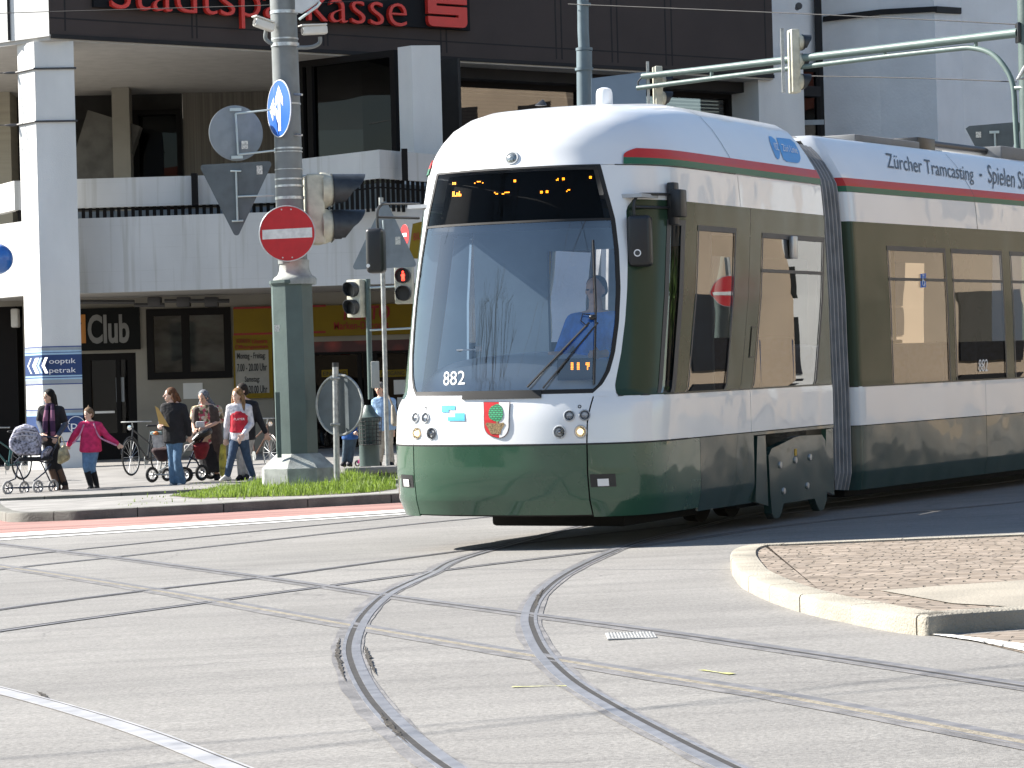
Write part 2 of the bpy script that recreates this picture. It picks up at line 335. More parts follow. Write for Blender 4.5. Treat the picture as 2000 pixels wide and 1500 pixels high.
# white studded plate set beside the curve, faint yellow survey chalk
mb = MB(); c = G(1232, 1243); 
for i in range(14):
    for j in range(5): mb.lathe((c.x - 0.105 + i * 0.016, c.y - 0.14 + j * 0.07, gz(c.x) + 0.005), (0, 0, 1), [(0, 0.0075), (0.006, 0.006)], 8)
mb.box((c.x, c.y, gz(c.x) + 0.004), (0.24, 0.34, 0.006))
plate = mb.build('track_plate', mat('worn_white_metal', (.42, .42, .41), .6, var=.2, vscale=40), origin=(c.x, c.y, gz(c.x)))
tag(plate, 'small white studded metal plate set in the asphalt right of the curved rails', 'metal plate')
for (a, b) in (((1000, 1343), (1110, 1341)), ((1368, 1310), (1432, 1318)), ((1600, 1247), (1250, 1250))):
    p = dense([Vector((*gp(*a), 0)), Vector((*gp(*b), 0))], 0.05)
    if a[0] < 1500: struct(ribbon(p, jag(-0.012, 0.012, 3), jag(0.012, 0.012, 5), 0.0045).build('chalk_mark', mat("chalk_yellow", (0.42, 0.42, 0.17), 0.95, var=0.4, vscale=30)))

M_crumb = mat("crumbled_asphalt", (.055, .048, .04), .95, var=.5, vscale=40, bump=1, bscale=60)
for n_, pts_ in enumerate(([(664, 1246), (659, 1275), (664, 1300), (676, 1336)], [(712, 1262), (720, 1290), (735, 1322)], [(70, 1352), (95, 1366)], [(1062, 1150), (1050, 1170), (1046, 1192)], [(742, 1392), (760, 1420), (800, 1458)])):
    pth = dense(smooth_path([Vector((*gp(*q), 0)) for q in pts_], 4), .03); rn = random.Random(n_ + 9); v1 = [rn.uniform(.002, .022) for _ in range(60)]; v2 = [rn.uniform(.002, .020) for _ in range(60)]
    struct(ribbon(pth, lambda t: -float(np.interp(t * 59, range(60), v1)) * math.sin(math.pi * min(1, max(.02, t))) , lambda t: float(np.interp(t * 59, range(60), v2)) * math.sin(math.pi * min(1, max(.02, t))), .0075).build('crumbled_edge', M_crumb))
# ---- far side: red cycle lane, white line, kerb, island, plaza
def lane(pts): return [gp(*q) for q in pts]
red = lane([(-300, 1042), (0, 1012), (18, 1020), (450, 996), (800, 973), (1300, 935), (2100, 880)]) + lane([(2100, 893), (1300, 957), (900, 990), (400, 1022), (0, 1045), (-300, 1064)])
struct(sheet(red, 0.004).build('cycle_lane', M_red))
for k, (o1, o2) in enumerate(((0, 7), (11, 13))):
    wl = lane([(-300, 1064 + o1), (0, 1043 + o1), (400, 1020 + o1 * .8), (900, 989 + o1 * .7), (1300, 956 + o1 * .6)]) + lane([(1300, 956 + o2 * .6), (900, 989 + o2 * .7), (400, 1020 + o2 * .8), (0, 1043 + o2), (-300, 1064 + o2)])
    struct(sheet(wl, 0.006).build('lane_line', M_white))
def kerb(top_out, h, width, m, name='kerb', stone=1.0, rnd=0.0, gap=0.006):   # stones along world polyline; width to the left of the direction
    path = dense([Vector((x, y, 0)) for x, y in top_out], 0.1); n = len(path)
    nrm = []
    for i in range(n):
        t = (path[min(i + 1, n - 1)] - path[max(i - 1, 0)]).normalized(); nrm.append(Vector((-t.y, t.x, 0)))
    mb = MB(); s0 = 0; acc = 0; i0 = 0
    for i in range(1, n):
        acc += (path[i] - path[i - 1]).length
        if acc > stone or i == n - 1:
            seg = list(range(i0, i + 1)); a = (path[seg[1]] - path[seg[0]]).normalized(); b = (path[seg[-1]] - path[seg[-2]]).normalized()
            P_ = [path[j].copy() for j in seg]; P_[0] += a * gap; P_[-1] -= b * gap
            prof = [(0, -0.05), (0, h - 0.02), (0.006, h - 0.006), (0.02, h), (width, h), (width, -0.05)]; k = len(prof)
            jx = random.Random(i).uniform(-0.003, 0.003)
            vs = []
            for q, j in zip(P_, seg):
                for u, z in prof: r = q + nrm[j] * (u + jx); vs.append((r.x, r.y, gz(r.x) + z))
            fs = [(s * k + c, s * k + (c + 1) % k, (s + 1) * k + (c + 1) % k, (s + 1) * k + c) for s in range(len(seg) - 1) for c in range(k)]
            fs += [tuple(range(k)), tuple((len(seg) - 1) * k + c for c in range(k))[::-1]]; mb.add(vs, fs)
            i0 = i; acc = 0
    inner = [(path[j] + nrm[j] * (width - 0.01)) for j in range(n)]
    inner = [q for q in inner if min((q - r).length for r in path) > width - 0.03]
    return struct(mb.build(name, m)), [(q.x, q.y) for q in inner]
ko, kin = kerb([gp(*q, 0.12) for q in [(2100, 880), (1300, 927), (780, 963), (420, 983), (150, 997), (45, 1001), (15, 1001), (0, 998), (-14, 992), (-24, 984), (-26, 976)]][::-1], 0.12, 0.16, M_kerbg)
# island surface (behind kerb) with paving, back edge
back = [gp(*q, 0.1) for q in [(2100, 860), (800, 945), (420, 962), (150, 975), (0, 980)]]
struct(sheet(kin + back, 0.112).build('pavement', M_pave))
# plaza beyond: low step then paved area up to the building
plz = [(-60, 45.0), (-20, 43.9), (-8.0, 43.2), (-3, 42.6), (6, 41.8), (30, 40), (30, 110), (-60, 110)]
struct(sheet(plz, 0.05).build('pavement', mat("plaza_slabs", (0.235, 0.225, 0.212), 0.85, var=0.2, vscale=1.2, bump=0.3)))
ko2, _ = kerb(plz[:6], 0.055, 0.12, M_kerbg, stone=1.2)
# ---- right island: granite kerb with a rounded nose, cobbles, slabs
out = [(2500, 1016), (2250, 1028), (2000, 1041), (1700, 1053), (1560, 1059), (1480, 1062), (1445, 1067), (1429, 1075), (1427, 1088), (1436, 1104), (1452, 1119), (1502, 1142), (1582, 1166), (1660, 1181), (1732, 1194), (1790, 1201), (1818, 1202), (1868, 1197), (2000, 1188), (2300, 1166)]
pts = [gp(*q, 0.095) for q in out]; pp = smooth_path([Vector((x, y, 0)) for x, y in pts], 4)
ko3, kin3 = kerb([(q.x, q.y) for q in pp], 0.095, 0.17, M_kerb, stone=0.78, gap=0.006)
def cobbles(name, col, sx, sy, rot=0.0, mort=(0.13, 0.11, 0.09)):
    m, nt, b = _new(name); L = nt.links; tc = N(nt, "ShaderNodeTexCoord"); mp = N(nt, "ShaderNodeMapping")
    mp.inputs['Rotation'].default_value = (0, 0, rot); L.new(tc.outputs['Object'], mp.inputs[0])
    nz = N(nt, "ShaderNodeTexNoise"); nz.inputs['Scale'].default_value = 1.3; L.new(mp.outputs[0], nz.inputs['Vector'])
    ad = N(nt, "ShaderNodeMixRGB", blend_type='ADD'); ad.inputs[0].default_value = 0.45; L.new(mp.outputs[0], ad.inputs[1]); L.new(nz.outputs[1], ad.inputs[2])
    br = N(nt, "ShaderNodeTexBrick"); br.inputs['Scale'].default_value = 1; br.inputs['Brick Width'].default_value = sx; br.inputs['Row Height'].default_value = sy
    br.inputs['Mortar Size'].default_value = 0.009; br.inputs['Mortar Smooth'].default_value = 0.6; br.inputs['Bias'].default_value = 0.0
    c = Vector(col); br.inputs['Color1'].default_value = (*(c * 1.15), 1); br.inputs['Color2'].default_value = (*(c * 0.78), 1); br.inputs['Mortar'].default_value = (*mort, 1)
    L.new(ad.outputs[0], br.inputs['Vector'])
    n2 = N(nt, "ShaderNodeTexNoise"); n2.inputs['Scale'].default_value = 6; n2.inputs['Detail'].default_value = 6; L.new(tc.outputs['Object'], n2.inputs['Vector'])
    rp = N(nt, "ShaderNodeValToRGB"); e = rp.color_ramp.elements; e[0].position = 0.35; e[0].color = (0.72, 0.68, 0.62, 1); e[1].position = 0.65; e[1].color = (1.1, 1.08, 1.05, 1); L.new(n2.outputs[0], rp.inputs[0])
    mx = N(nt, "ShaderNodeMixRGB", blend_type='MULTIPLY'); mx.inputs[0].default_value = 1; L.new(br.outputs[0], mx.inputs[1]); L.new(rp.outputs[0], mx.inputs[2])
    L.new(mx.outputs[0], b.inputs['Base Color']); b.inputs['Roughness'].default_value = 0.85
    sb = N(nt, "ShaderNodeMath", operation='SUBTRACT'); sb.inputs[0].default_value = 1; L.new(br.outputs['Fac'], sb.inputs[1])
    a2 = N(nt, "ShaderNodeMath", operation='MULTIPLY_ADD'); a2.inputs[1].default_value = 0.25; L.new(n2.outputs[0], a2.inputs[0]); L.new(sb.outputs[0], a2.inputs[2])
    bp = N(nt, "ShaderNodeBump"); bp.inputs['Strength'].default_value = 0.9; bp.inputs['Distance'].default_value = 0.018; L.new(a2.outputs[0], bp.inputs['Height']); L.new(bp.outputs[0], b.inputs['Normal'])
    return m
M_cob = cobbles("warm_cobbles", (0.265, 0.222, 0.185), 0.16, 0.105, 0.2, (.10, .085, .065))
struct(sheet(kin3, 0.083).build('pavement', M_cob))
sl = [gp(*q, 0.088) for q in [(1720, 1153), (1850, 1143), (2400, 1105), (2400, 1165), (2000, 1186), (1860, 1178)]]
struct(sheet(sl, 0.088).build('paving_slab', mat("pale_slabs", (0.29, 0.262, 0.215), 0.85, var=0.12, vscale=2, bump=0.3)))
struct(sheet([gp(*q) for q in [(1860, 1243), (2000, 1232), (2500, 1190), (2500, 1400), (2240, 1330), (2000, 1277)]], 0.004).build('pavement', cobbles("low_cobbles", (0.265, 0.225, 0.19), 0.2, 0.12, 0.35)))
struct(sheet([gp(*q) for q in [(1812, 1241), (1862, 1243), (2040, 1266), (2300, 1310), (2300, 1345), (2000, 1275), (1900, 1254)]], 0.009).build('lane_line', cobbles("painted_cobbles", (0.8, 0.8, 0.78), 0.2, 0.12, 0.35, (0.35, 0.35, 0.34))))

# ---- grass tuft strip on the island round the big pole
rnd = random.Random(4); mb = MB()
outer = [(330, 968), (400, 957), (470, 948), (540, 938), (620, 932), (700, 932), (768, 944), (776, 955), (720, 962), (600, 968), (450, 972), (380, 973)]
pg = [Vector((*gp(*q, 0.115), 0)) for q in outer]
def inside(x, y, poly):
    c = False; n = len(poly)
    for i in range(n):
        a, b = poly[i], poly[i - 1]
        if (a.y > y) != (b.y > y) and x < (b.x - a.x) * (y - a.y) / (b.y - a.y) + a.x: c = not c
    return c
x0, x1 = min(p.x for p in pg), max(p.x for p in pg); y0, y1 = min(p.y for p in pg), max(p.y for p in pg); k = 0
blades = []
while k < 15000:
    x = rnd.uniform(x0 - .3, x1 + .2); y = rnd.uniform(y0 - .4, y1 + .3)
    if not inside(x, y, pg) and rnd.random() > 0.02: continue
    k += 1; e = min(1, abs(x - x0) * 0.7 + 0.15) * (0.5 + 0.5 * math.sin(x * 5.1 + 1) * math.sin(y * 3.7) + 0.35)
    h = rnd.uniform(0.04, 0.15) * max(0.25, e) * (1.35 if rnd.random() < .12 else .9); a = rnd.uniform(0, 6.28); wd = rnd.uniform(0.004, 0.008); ln = rnd.uniform(0, 0.5) * h
    dx, dy = math.cos(a), math.sin(a); z = gz(x) + 0.11; tx, ty = x + dy * ln, y - dx * ln
    mb.add([(x - dx * wd, y - dy * wd, z), (x + dx * wd, y + dy * wd, z), ((x + tx) / 2 + dx * wd * .7, (y + ty) / 2 + dy * wd * .7, z + h * .65), ((x + tx) / 2 - dx * wd * .7, (y + ty) / 2 - dy * wd * .7, z + h * .65), (tx, ty, z + h)], [(0, 1, 2, 3), (3, 2, 4)])
m, nt, b = _new("grass_blades"); tc = N(nt, "ShaderNodeTexCoord"); nz = N(nt, "ShaderNodeTexNoise"); nz.inputs['Scale'].default_value = 30; nt.links.new(tc.outputs['Object'], nz.inputs[0])
rp = N(nt, "ShaderNodeValToRGB"); e = rp.color_ramp.elements; e[0].position = .35; e[0].color = (.09, .15, .02, 1); e[1].position = .65; e[1].color = (.27, .38, .06, 1)
nt.links.new(nz.outputs[0], rp.inputs[0]); nt.links.new(rp.outputs[0], b.inputs['Base Color']); b.inputs['Roughness'].default_value = .6
tl = N(nt, 'ShaderNodeBsdfTranslucent'); ms = N(nt, 'ShaderNodeMixShader'); ms.inputs[0].default_value = .45; nt.links.new(rp.outputs[0], tl.inputs[0]); nt.links.new(b.outputs[0], ms.inputs[1]); nt.links.new(tl.outputs[0], ms.inputs[2]); nt.links.new(ms.outputs[0], nt.nodes['Material Output'].inputs[0])
me = bpy.data.meshes.new('grass'); me.from_pydata(mb.v, [], mb.f); me.materials.append(m); o = bpy.data.objects.new('grass', me); scene.collection.objects.link(o)
tag(o, 'fresh green grass growing round the foot of the big pole', 'grass', kind='stuff')
struct(sheet([(p.x, p.y) for p in pg], 0.1165).build('soil', mat("soil", (0.10, 0.085, 0.05), 0.95, var=0.4, vscale=8)))
# ================================================================== TRAM
M_tw = mat("tram_white", (0.80, 0.81, 0.82), 0.3, var=0.03, vscale=1, coat=0.6, wave=0.012)
M_tg = mat("tram_green", (0.020, 0.078, 0.042), 0.28, var=0.05, coat=1.0, wave=0.014)
M_tgd = mat("tram_dark_green", (0.022, 0.050, 0.042), 0.22, var=0.05, coat=0.45, wave=0.02)
M_band = mat("window_band_green", (0.024, 0.050, 0.032), 0.2, var=0.05, coat=0.0, wave=0.008, spec=0.22)
M_sred = mat("stripe_red", (0.55, 0.035, 0.030), 0.4, var=0.05, coat=0.0, spec=.3)
M_sgrn = mat("stripe_green", (0.030, 0.14, 0.075), 0.4, var=0.05, coat=0.0, spec=.3)
M_frame = mat("window_frame_grey", (0.055, 0.055, 0.058), 0.5, var=0.1)
M_blk = mat("black_rubber", (0.012, 0.012, 0.013), 0.7, var=0.2)
M_blkp = mat("black_plastic", (0.018, 0.019, 0.021), 0.4, var=0.15)
M_under = mat("underframe", (0.018, 0.017, 0.016), 0.85, var=0.3)
M_glw = glass("windscreen_glass", (0.90, 0.92, 0.94), 1.5, 0.0012, 2.0, boost=0.11)
M_gls = glass("side_glass", (0.42, 0.41, 0.38), 1.5, 0.0008, 1.6, boost=0.07)
M_disp = glass("display_glass", (0.30, 0.30, 0.30), 1.16, 0.001, 1.5, boost=0.0)
M_chrome = mat("chrome", (0.7, 0.7, 0.72), 0.08, metal=1.0, var=0.0)
M_grey = mat("light_grey_plastic", (0.42, 0.44, 0.46), 0.5, var=0.08)
M_alu = mat("brushed_aluminium", (0.5, 0.51, 0.52), 0.35, metal=0.7, var=0.12)
M_dash = mat("dashboard_grey", (0.68, 0.70, 0.71), 0.6, var=0.08)
M_amber = emit("led_amber", (1.0, 0.27, 0.005), 1.5)

_a, _b, _c = 4.57287194e-01, 1.19263807e-02, -8.99254732e-03
u1 = Vector((math.sin(_a), math.cos(_a), 0)); w1 = Vector((math.cos(_a), -math.sin(_a), 0))
u_ = u1 * math.cos(_b) + Z3 * math.sin(_b); z_ = Z3 * math.cos(_b) - u1 * math.sin(_b)
w_ = w1 * math.cos(_c) + z_ * math.sin(_c); zz_ = z_ * math.cos(_c) - w1 * math.sin(_c)
hwT = [(0.15, 1.11), (0.24, 1.13), (0.4, 1.165), (1.16, 1.165), (1.25, 1.155), (2.0, 1.145), (2.75, 1.115), (3.0, 1.095), (3.1, 1.08), (3.2, 1.03), (3.3, 0.965), (3.4, 0.885), (3.5, 0.78), (3.56, 0.66), (3.6, 0.48), (3.62, 0.02)]
class Shell:
    lift = (-.02, .055)
    def __init__(s, O, U, W, Zv, uf, D, p=2.6, q=3.0): s.O, s.U, s.W, s.Z, s.uf, s.D, s.p, s.q = O, U, W, Zv, lerp_tab(uf), lerp_tab(D), p, q; s.hw = lerp_tab(hwT)
    def uw(s, a, z):
        sg = 1 if a >= 0 else -1; a = abs(a); uf, D, hw = s.uf(z), s.D(z), s.hw(z)
        if a >= 1: return uf + D + a - 1, hw * sg
        ph = a * math.pi / 2; return uf + D - D * max(0, math.cos(ph)) ** (2 / s.q), hw * math.sin(ph) ** (2 / s.p) * sg
    def pt(s, a, z, off=0.0):
        u, w = s.uw(a, z); zr = z
        if z > 3.25: e = min(1, max(0, (u - 1.2) / 1.3)); zr = z + (z - 3.25) / .37 * (s.lift[0] + (s.lift[1] - s.lift[0]) * e * e * (3 - 2 * e))
        P0 = s.O + s.U * u + s.W * w + s.Z * zr
        if off: P0 = P0 + s.nrm(a, z) * off
        return P0
    def nrm(s, a, z):
        e = 0.004; z2 = min(z, 3.60); A = s.pt(a + e, z2) - s.pt(a - e, z2); B = s.pt(a, z2 + e) - s.pt(a, z2 - e); n = A.cross(B)
        return n.normalized() if n.length > 1e-12 else s.Z
    def aU(s, u): return lambda z: 1 + (u - s.uf(z) - s.D(z))
    def aW(s, w):                                    # angle parameter for a lateral position on the nose
        return lambda z: math.asin(min(1, (abs(w) / s.hw(z))) ** (s.p / 2)) / (math.pi / 2) * (1 if w >= 0 else -1)
    def L3(s, u, w, z): return s.O + s.U * u + s.W * w + s.Z * z
    def solve(s, px, py, guess=None):
        best = None
        def err(a, z):
            d = s.pt(a, z) - CAM; f = d.dot(FW); return 1000 + F_PX * d.dot(RT) / f - px, 750 - F_PX * d.dot(UP) / f - py
        if guess is None:
            for i in range(-36, 130):
                for k in range(0, 34):
                    a, z = i * 0.05, 0.2 + k * 0.1; n = s.nrm(a, z)
                    if n.dot(s.pt(a, z) - CAM) > 0: continue
                    e = err(a, z); q = e[0] ** 2 + e[1] ** 2
                    if best is None or q < best[0]: best = (q, a, z)
            a, z = best[1:]
        else: a, z = guess
        for _ in range(25):
            e = err(a, z); h = 1e-4; ea = err(a + h, z); ez = err(a, z + h)
            J = np.array([[(ea[0] - e[0]) / h, (ez[0] - e[0]) / h], [(ea[1] - e[1]) / h, (ez[1] - e[1]) / h]])
            try: d = np.linalg.solve(J, -np.array(e))
            except Exception: break
            d = np.clip(d, -0.1, 0.1); a += d[0]; z = min(3.6, z + d[1])
        return a, z
    def patch(s, name, m, z0, z1, l, r, parent, off=0.0, na=None, dz=0.06, zs=None, thick=0.0):
        lf = l if callable(l) else (lambda z: l); rf = r if callable(r) else (lambda z: r)
        if zs is None:
            n = max(1, int(math.ceil((z1 - z0) / dz))); zs = [z0 + (z1 - z0) * i / n for i in range(n + 1)]
            zs = sorted(set(zs + [t for t, _ in hwT if z0 < t < z1]))
        zm = (z0 + z1) / 2; span = abs(rf(zm) - lf(zm))
        if na is None:
            a0, a1 = lf(zm), rf(zm)
            front = max(0, min(1, a1) - max(-1, a0)); na = max(2, int(front * 26) + int((span - front) * 3) + 1)
        def fracs(a0, a1): return [a0 + (a1 - a0) * j / na for j in range(na + 1)]
        mb = MB(); rows = []
        for z in zs: rows.append([s.pt(a, z, off) for a in fracs(lf(z), rf(z))])
        vs = [v for rr in rows for v in rr]; k = na + 1
        fs = [(i * k + j, i * k + j + 1, (i + 1) * k + j + 1, (i + 1) * k + j) for i in range(len(zs) - 1) for j in range(na)]
        mb.add(vs, fs)
        if thick:
            back = [s.pt(a, z, off - thick) for z in zs for a in fracs(lf(z), rf(z))]; o = len(vs); mb.add(back, [tuple(i for i in f[::-1]) for f in fs])
            edge = [j for j in range(k)] + [i * k + k - 1 for i in range(1, len(zs))] + [(len(zs) - 1) * k + j for j in range(k - 2, -1, -1)] + [i * k for i in range(len(zs) - 2, 0, -1)]
            mb.f += [(edge[i], edge[(i + 1) % len(edge)], o + edge[(i + 1) % len(edge)], o + edge[i]) for i in range(len(edge))]
        return mb.build(name, m, parent)
    def decal(s, name, vs, fs, m, parent, off=0.004, cuts=0, zr=None):     # polygons given in (a,z) laid on the surface
        bm = bmesh.new(); bv = [bm.verts.new((x, y, 0)) for x, y in vs]
        for f in fs:
            try: bm.faces.new([bv[i] for i in f])
            except ValueError: pass
        ys = [v[1] for v in vs]; xs = [v[0] for v in vs]
        for k in range(1, cuts): bmesh.ops.bisect_plane(bm, geom=list(bm.verts) + list(bm.edges) + list(bm.faces), plane_co=(0, min(ys) + (max(ys) - min(ys)) * k / cuts, 0), plane_no=(0, 1, 0))
        for k in range(1, cuts): bmesh.ops.bisect_plane(bm, geom=list(bm.verts) + list(bm.edges) + list(bm.faces), plane_co=(min(xs) + (max(xs) - min(xs)) * k / cuts, 0, 0), plane_no=(1, 0, 0))
        bm.verts.index_update(); mb = MB().add([s.pt(v.co.x, v.co.y, off) for v in bm.verts], [[v.index for v in f.verts] for f in bm.faces]); bm.free()
        return mb.build(name, m, parent, smooth=False)

O1 = Vector((_O := (-1.72499502e-01, 2.21311580e+01, 0.0)))
S1 = Shell(O1, u_, w_, zz_,
           [(0.15, 0.13), (0.24, 0.09), (0.4, 0.03), (0.6, 0.0), (0.85, 0.0), (1.05, 0.02), (1.22, 0.055), (1.35, 0.085), (2.0, 0.20), (2.6, 0.33), (3.03, 0.40), (3.1, 0.43), (3.2, 0.465), (3.3, 0.515), (3.4, 0.60), (3.5, 0.77), (3.56, 0.98), (3.6, 1.30), (3.62, 1.9)],
           [(0.15, 0.95), (0.6, 0.95), (1.12, 0.95), (1.24, 1.14), (2.0, 1.25), (3.1, 1.28), (3.3, 1.18), (3.5, 1.0), (3.6, 0.6), (3.62, 0.03)])
yaw2 = math.atan((4440 - 1000) / F_PX)
U2 = Vector((math.sin(yaw2), math.cos(yaw2), 0.012)).normalized(); W2 = Vector((math.cos(yaw2), -math.sin(yaw2), -0.010)); W2 = (W2 - U2 * W2.dot(U2)).normalized(); Z2 = W2.cross(U2).normalized()
if Z2.z < 0: Z2 = -Z2
E1 = O1 + w_ * 1.15 + u_ * 5.0                        # lower side edge where the second section starts
S2 = Shell(E1 - W2 * 1.15 - Z2 * 0.035, U2, W2, Z2, [(0.1, 0.22), (3.62, 0.22)], [(0.1, 0.12), (3.62, 0.12)], 5.0, 2.0)

S2.lift = (.065, .065)
tram = thing('tram', O1 + u_ * 2.5, 'white and green articulated tram curving out of the side street', 'tram')
UE = 4.66                                             # rear end of the cab section
seam = S1.aW(0.765); end1 = S1.aU(UE); mend1 = lambda z: -end1(z)
joint = S1.aU(2.60); CB = 0.838
# -- lower front: one central bumper shell and two corner panels, dark joint lines between
g = 0.004
bump = S1.patch('bumper', M_tg, 0.283, CB - g, lambda z: -seam(z) + g, lambda z: seam(z) - g, tram, thick=0.02)
S1.patch('corner_panel', M_tg, 0.265, CB - g, lambda z: seam(z) + g, S1.aU(1.45), tram, thick=0.02)
S1.patch('corner_panel', M_tg, 0.265, CB - g, lambda z: -S1.aU(1.45)(z), lambda z: -seam(z) - g, tram, thick=0.02)
S1.patch('skirt', M_tgd, 0.235, CB - g, S1.aU(1.456), lambda z: joint(z) + 0.05, tram, thick=0.02)
S1.patch('skirt', M_tgd, 0.235, CB - g, lambda z: -joint(z), lambda z: -S1.aU(1.456)(z), tram)
S1.patch('skirt', M_tgd, 0.235, CB - g, mend1, lambda z: -joint(z), tram)
for sg in (1, -1):                                   # step recess with white reflector
    f = (lambda a: (lambda z: sg * a(z)))
    A = sorted([seam(0.6) + 0.012, seam(0.6) + 0.16]); lo, hi = (A if sg > 0 else [-A[1], -A[0]])
    S1.patch('step_recess', M_blkp, 0.50, 0.60, lo, hi, tram, off=0.003, na=6)
    A = [seam(0.6) + 0.05, seam(0.6) + 0.115]; lo, hi = (A if sg > 0 else [-A[1], -A[0]])
    S1.patch('reflector', mat("white_reflector", (0.8, 0.8, 0.8), 0.4), 0.508, 0.565, lo, hi, tram, off=0.010, na=4)
# inner dark backing behind the joints
S1.patch('inner_wall', M_under, 0.26, 1.19, mend1, lambda z: joint(z), tram, off=-0.03)
S1.patch('inner_wall', M_under, 0.835, 1.19, lambda z: joint(z), end1, tram, off=-0.03)
S1.patch('panel_joint', M_blk, CB - .007, CB + .006, lambda z: -S1.aU(1.2)(z), lambda z: S1.aU(1.2)(z), tram, off=.0015, na=50)
# -- white belt, nose and sides
PB = 1.205
S1.patch('front_panel', M_tw, CB + g, PB + 0.032, lambda z: -seam(z) - (max(0, z - 1.0) * 0.10) + g, lambda z: seam(z) + (max(0, z - 1.0) * 0.10) - g, tram, thick=0.02)
S1.patch('side_panel', M_tw, CB + g, PB, lambda z: seam(z) + (max(0, z - 1.0) * 0.10) + g, lambda z: joint(z) - g, tram, thick=0.02)
S1.patch('side_panel', M_tw, CB + g, PB, lambda z: joint(z) + g, end1, tram, thick=0.02)
S1.patch('side_panel', M_tw, CB + g, PB, mend1, lambda z: -seam(z) - (max(0, z - 1.0) * 0.10) - g, tram, thick=0.02)
# -- windscreen edge and side glass edge, measured on the right side and mirrored
def edge(pts):
    sol = []; gs = None
    for q in pts: r = S1.solve(*q, guess=gs); sol.append((r[1], r[0])); gs = r
    sol.sort(); return sol
ew = edge([(1172, 326), (1186, 375), (1201, 430), (1208, 490), (1211, 560), (1208, 630), (1200, 690), (1190, 725), (1176, 750), (1158, 763)])
eg = edge([(1236, 392), (1227, 399), (1223, 412), (1224, 440), (1226, 500), (1225, 560), (1221, 625), (1213, 690), (1204, 735), (1201, 752), (1203, 768), (1212, 776)])
print('edge_w', [(round(a, 3), round(b, 3)) for a, b in ew]); print('edge_g', [(round(a, 3), round(b, 3)) for a, b in eg])
ZB = PB + 0.030                                       # windscreen foot
zw = [e[0] for e in ew]; awv = [e[1] for e in ew]
def aw(z): return float(np.interp(z, [ZB] + zw[1:-1] + [3.03], [awv[0]] + awv[1:-1] + [awv[-1]]))
zg = [e[0] for e in eg]; agv = [e[1] for e in eg]
def ag(z): return float(np.interp(z, zg, agv))
ZT = 2.755; ZSPL = 2.60
rowsA = sorted(set([round(ZB + i * 0.02, 4) for i in range(8)] + [round(1.4 + 0.05 * i, 3) for i in range(24)] + [ZSPL]))
rowsA = [z for z in rowsA if z <= ZSPL]
wsg = S1.patch('windscreen', M_glw, ZB, ZSPL, lambda z: -aw(z) + .004, lambda z: aw(z) - .004, tram, off=-0.004, zs=rowsA, na=26)
rowsD = [ZSPL + (3.03 - ZSPL) * i / 8 for i in range(9)]
dg = S1.patch('destination_display', M_disp, ZSPL, 3.03, lambda z: -aw(z) + .004, lambda z: aw(z) - .004, tram, off=-0.003, zs=rowsD, na=26)
# black surround of the windscreen
for sg in (1, -1):
    S1.patch('windscreen_seal', M_blk, ZB, 3.03, (lambda z: aw(z) - 0.022) if sg > 0 else (lambda z: -aw(z) - 0.003), (lambda z: aw(z) + 0.003) if sg > 0 else (lambda z: -aw(z) + 0.022), tram, off=0.001, zs=sorted(set(rowsA + rowsD)), na=2)
S1.patch('windscreen_seal', M_blk, ZSPL - 0.012, ZSPL + 0.006, lambda z: -aw(z), lambda z: aw(z), tram, off=0.002, na=26)
S1.patch('windscreen_seal', M_blk, ZB - 0.004, ZB + 0.03, lambda z: -aw(z), lambda z: aw(z), tram, off=0.001, na=26)
S1.patch('windscreen_seal', M_blk, 3.02, 3.036, lambda z: -aw(z), lambda z: aw(z), tram, off=0.002, na=26)
# display box behind its glass
def inner(u, w, z): return S1.L3(u, w, z)
M_led = mat("display_board", (0.012, 0.011, 0.010), 0.6)
S1.patch('display_board', M_led, ZSPL + .02, 3.02, lambda z: -aw(z) * 0.93, lambda z: aw(z) * .93, tram, off=-0.10, na=20)
S1.patch('headliner', M_blkp, ZSPL - .06, ZSPL + .02, lambda z: -aw(z) * .97, lambda z: aw(z) * .97, tram, off=-0.05, na=20)
ledm = MB()
def led(px, py, pat):                                # pattern rows of dots, pixel pitch 2.1
    for j, row in enumerate(pat):
        for i, ch in enumerate(row):
            if ch == '#':
                r = S1.solve(px + i * 2.6, py + j * 2.6 - i * 0.10, guess=(-0.3 if px < 1000 else 0.3, 2.9)); c = S1.pt(*r, off=-0.002); n = S1.nrm(*r)
                x = S1.U.cross(n).normalized(); x = (S1.pt(r[0] + .01, r[1]) - S1.pt(r[0] - .01, r[1])).normalized(); y = n.cross(x)
                k = 0.0042; ledm.add([c - x * k - y * k, c + x * k - y * k, c + x * k + y * k, c - x * k + y * k], [(0, 1, 2, 3)])
led(884, 357, ["###", "###"]); led(884, 375, ["##...#.", "##.###.", "##.####", "#######"]); led(927, 355, ["..###..", "#.....#", "##...##"][:2]); led(966, 376, ["#..", ".##"])
led(981, 376, ["..####", "##...."]); led(1004, 352, ["##", "##"]); led(1087, 349, [".#", "##"]); led(1099, 348, ["##", "##"]); led(1056, 374, ["##", "##"]); led(1067, 373, ["##", "##"])
led(1107, 371, [".##", "#.."]); led(1152, 345, ["##", "##"])
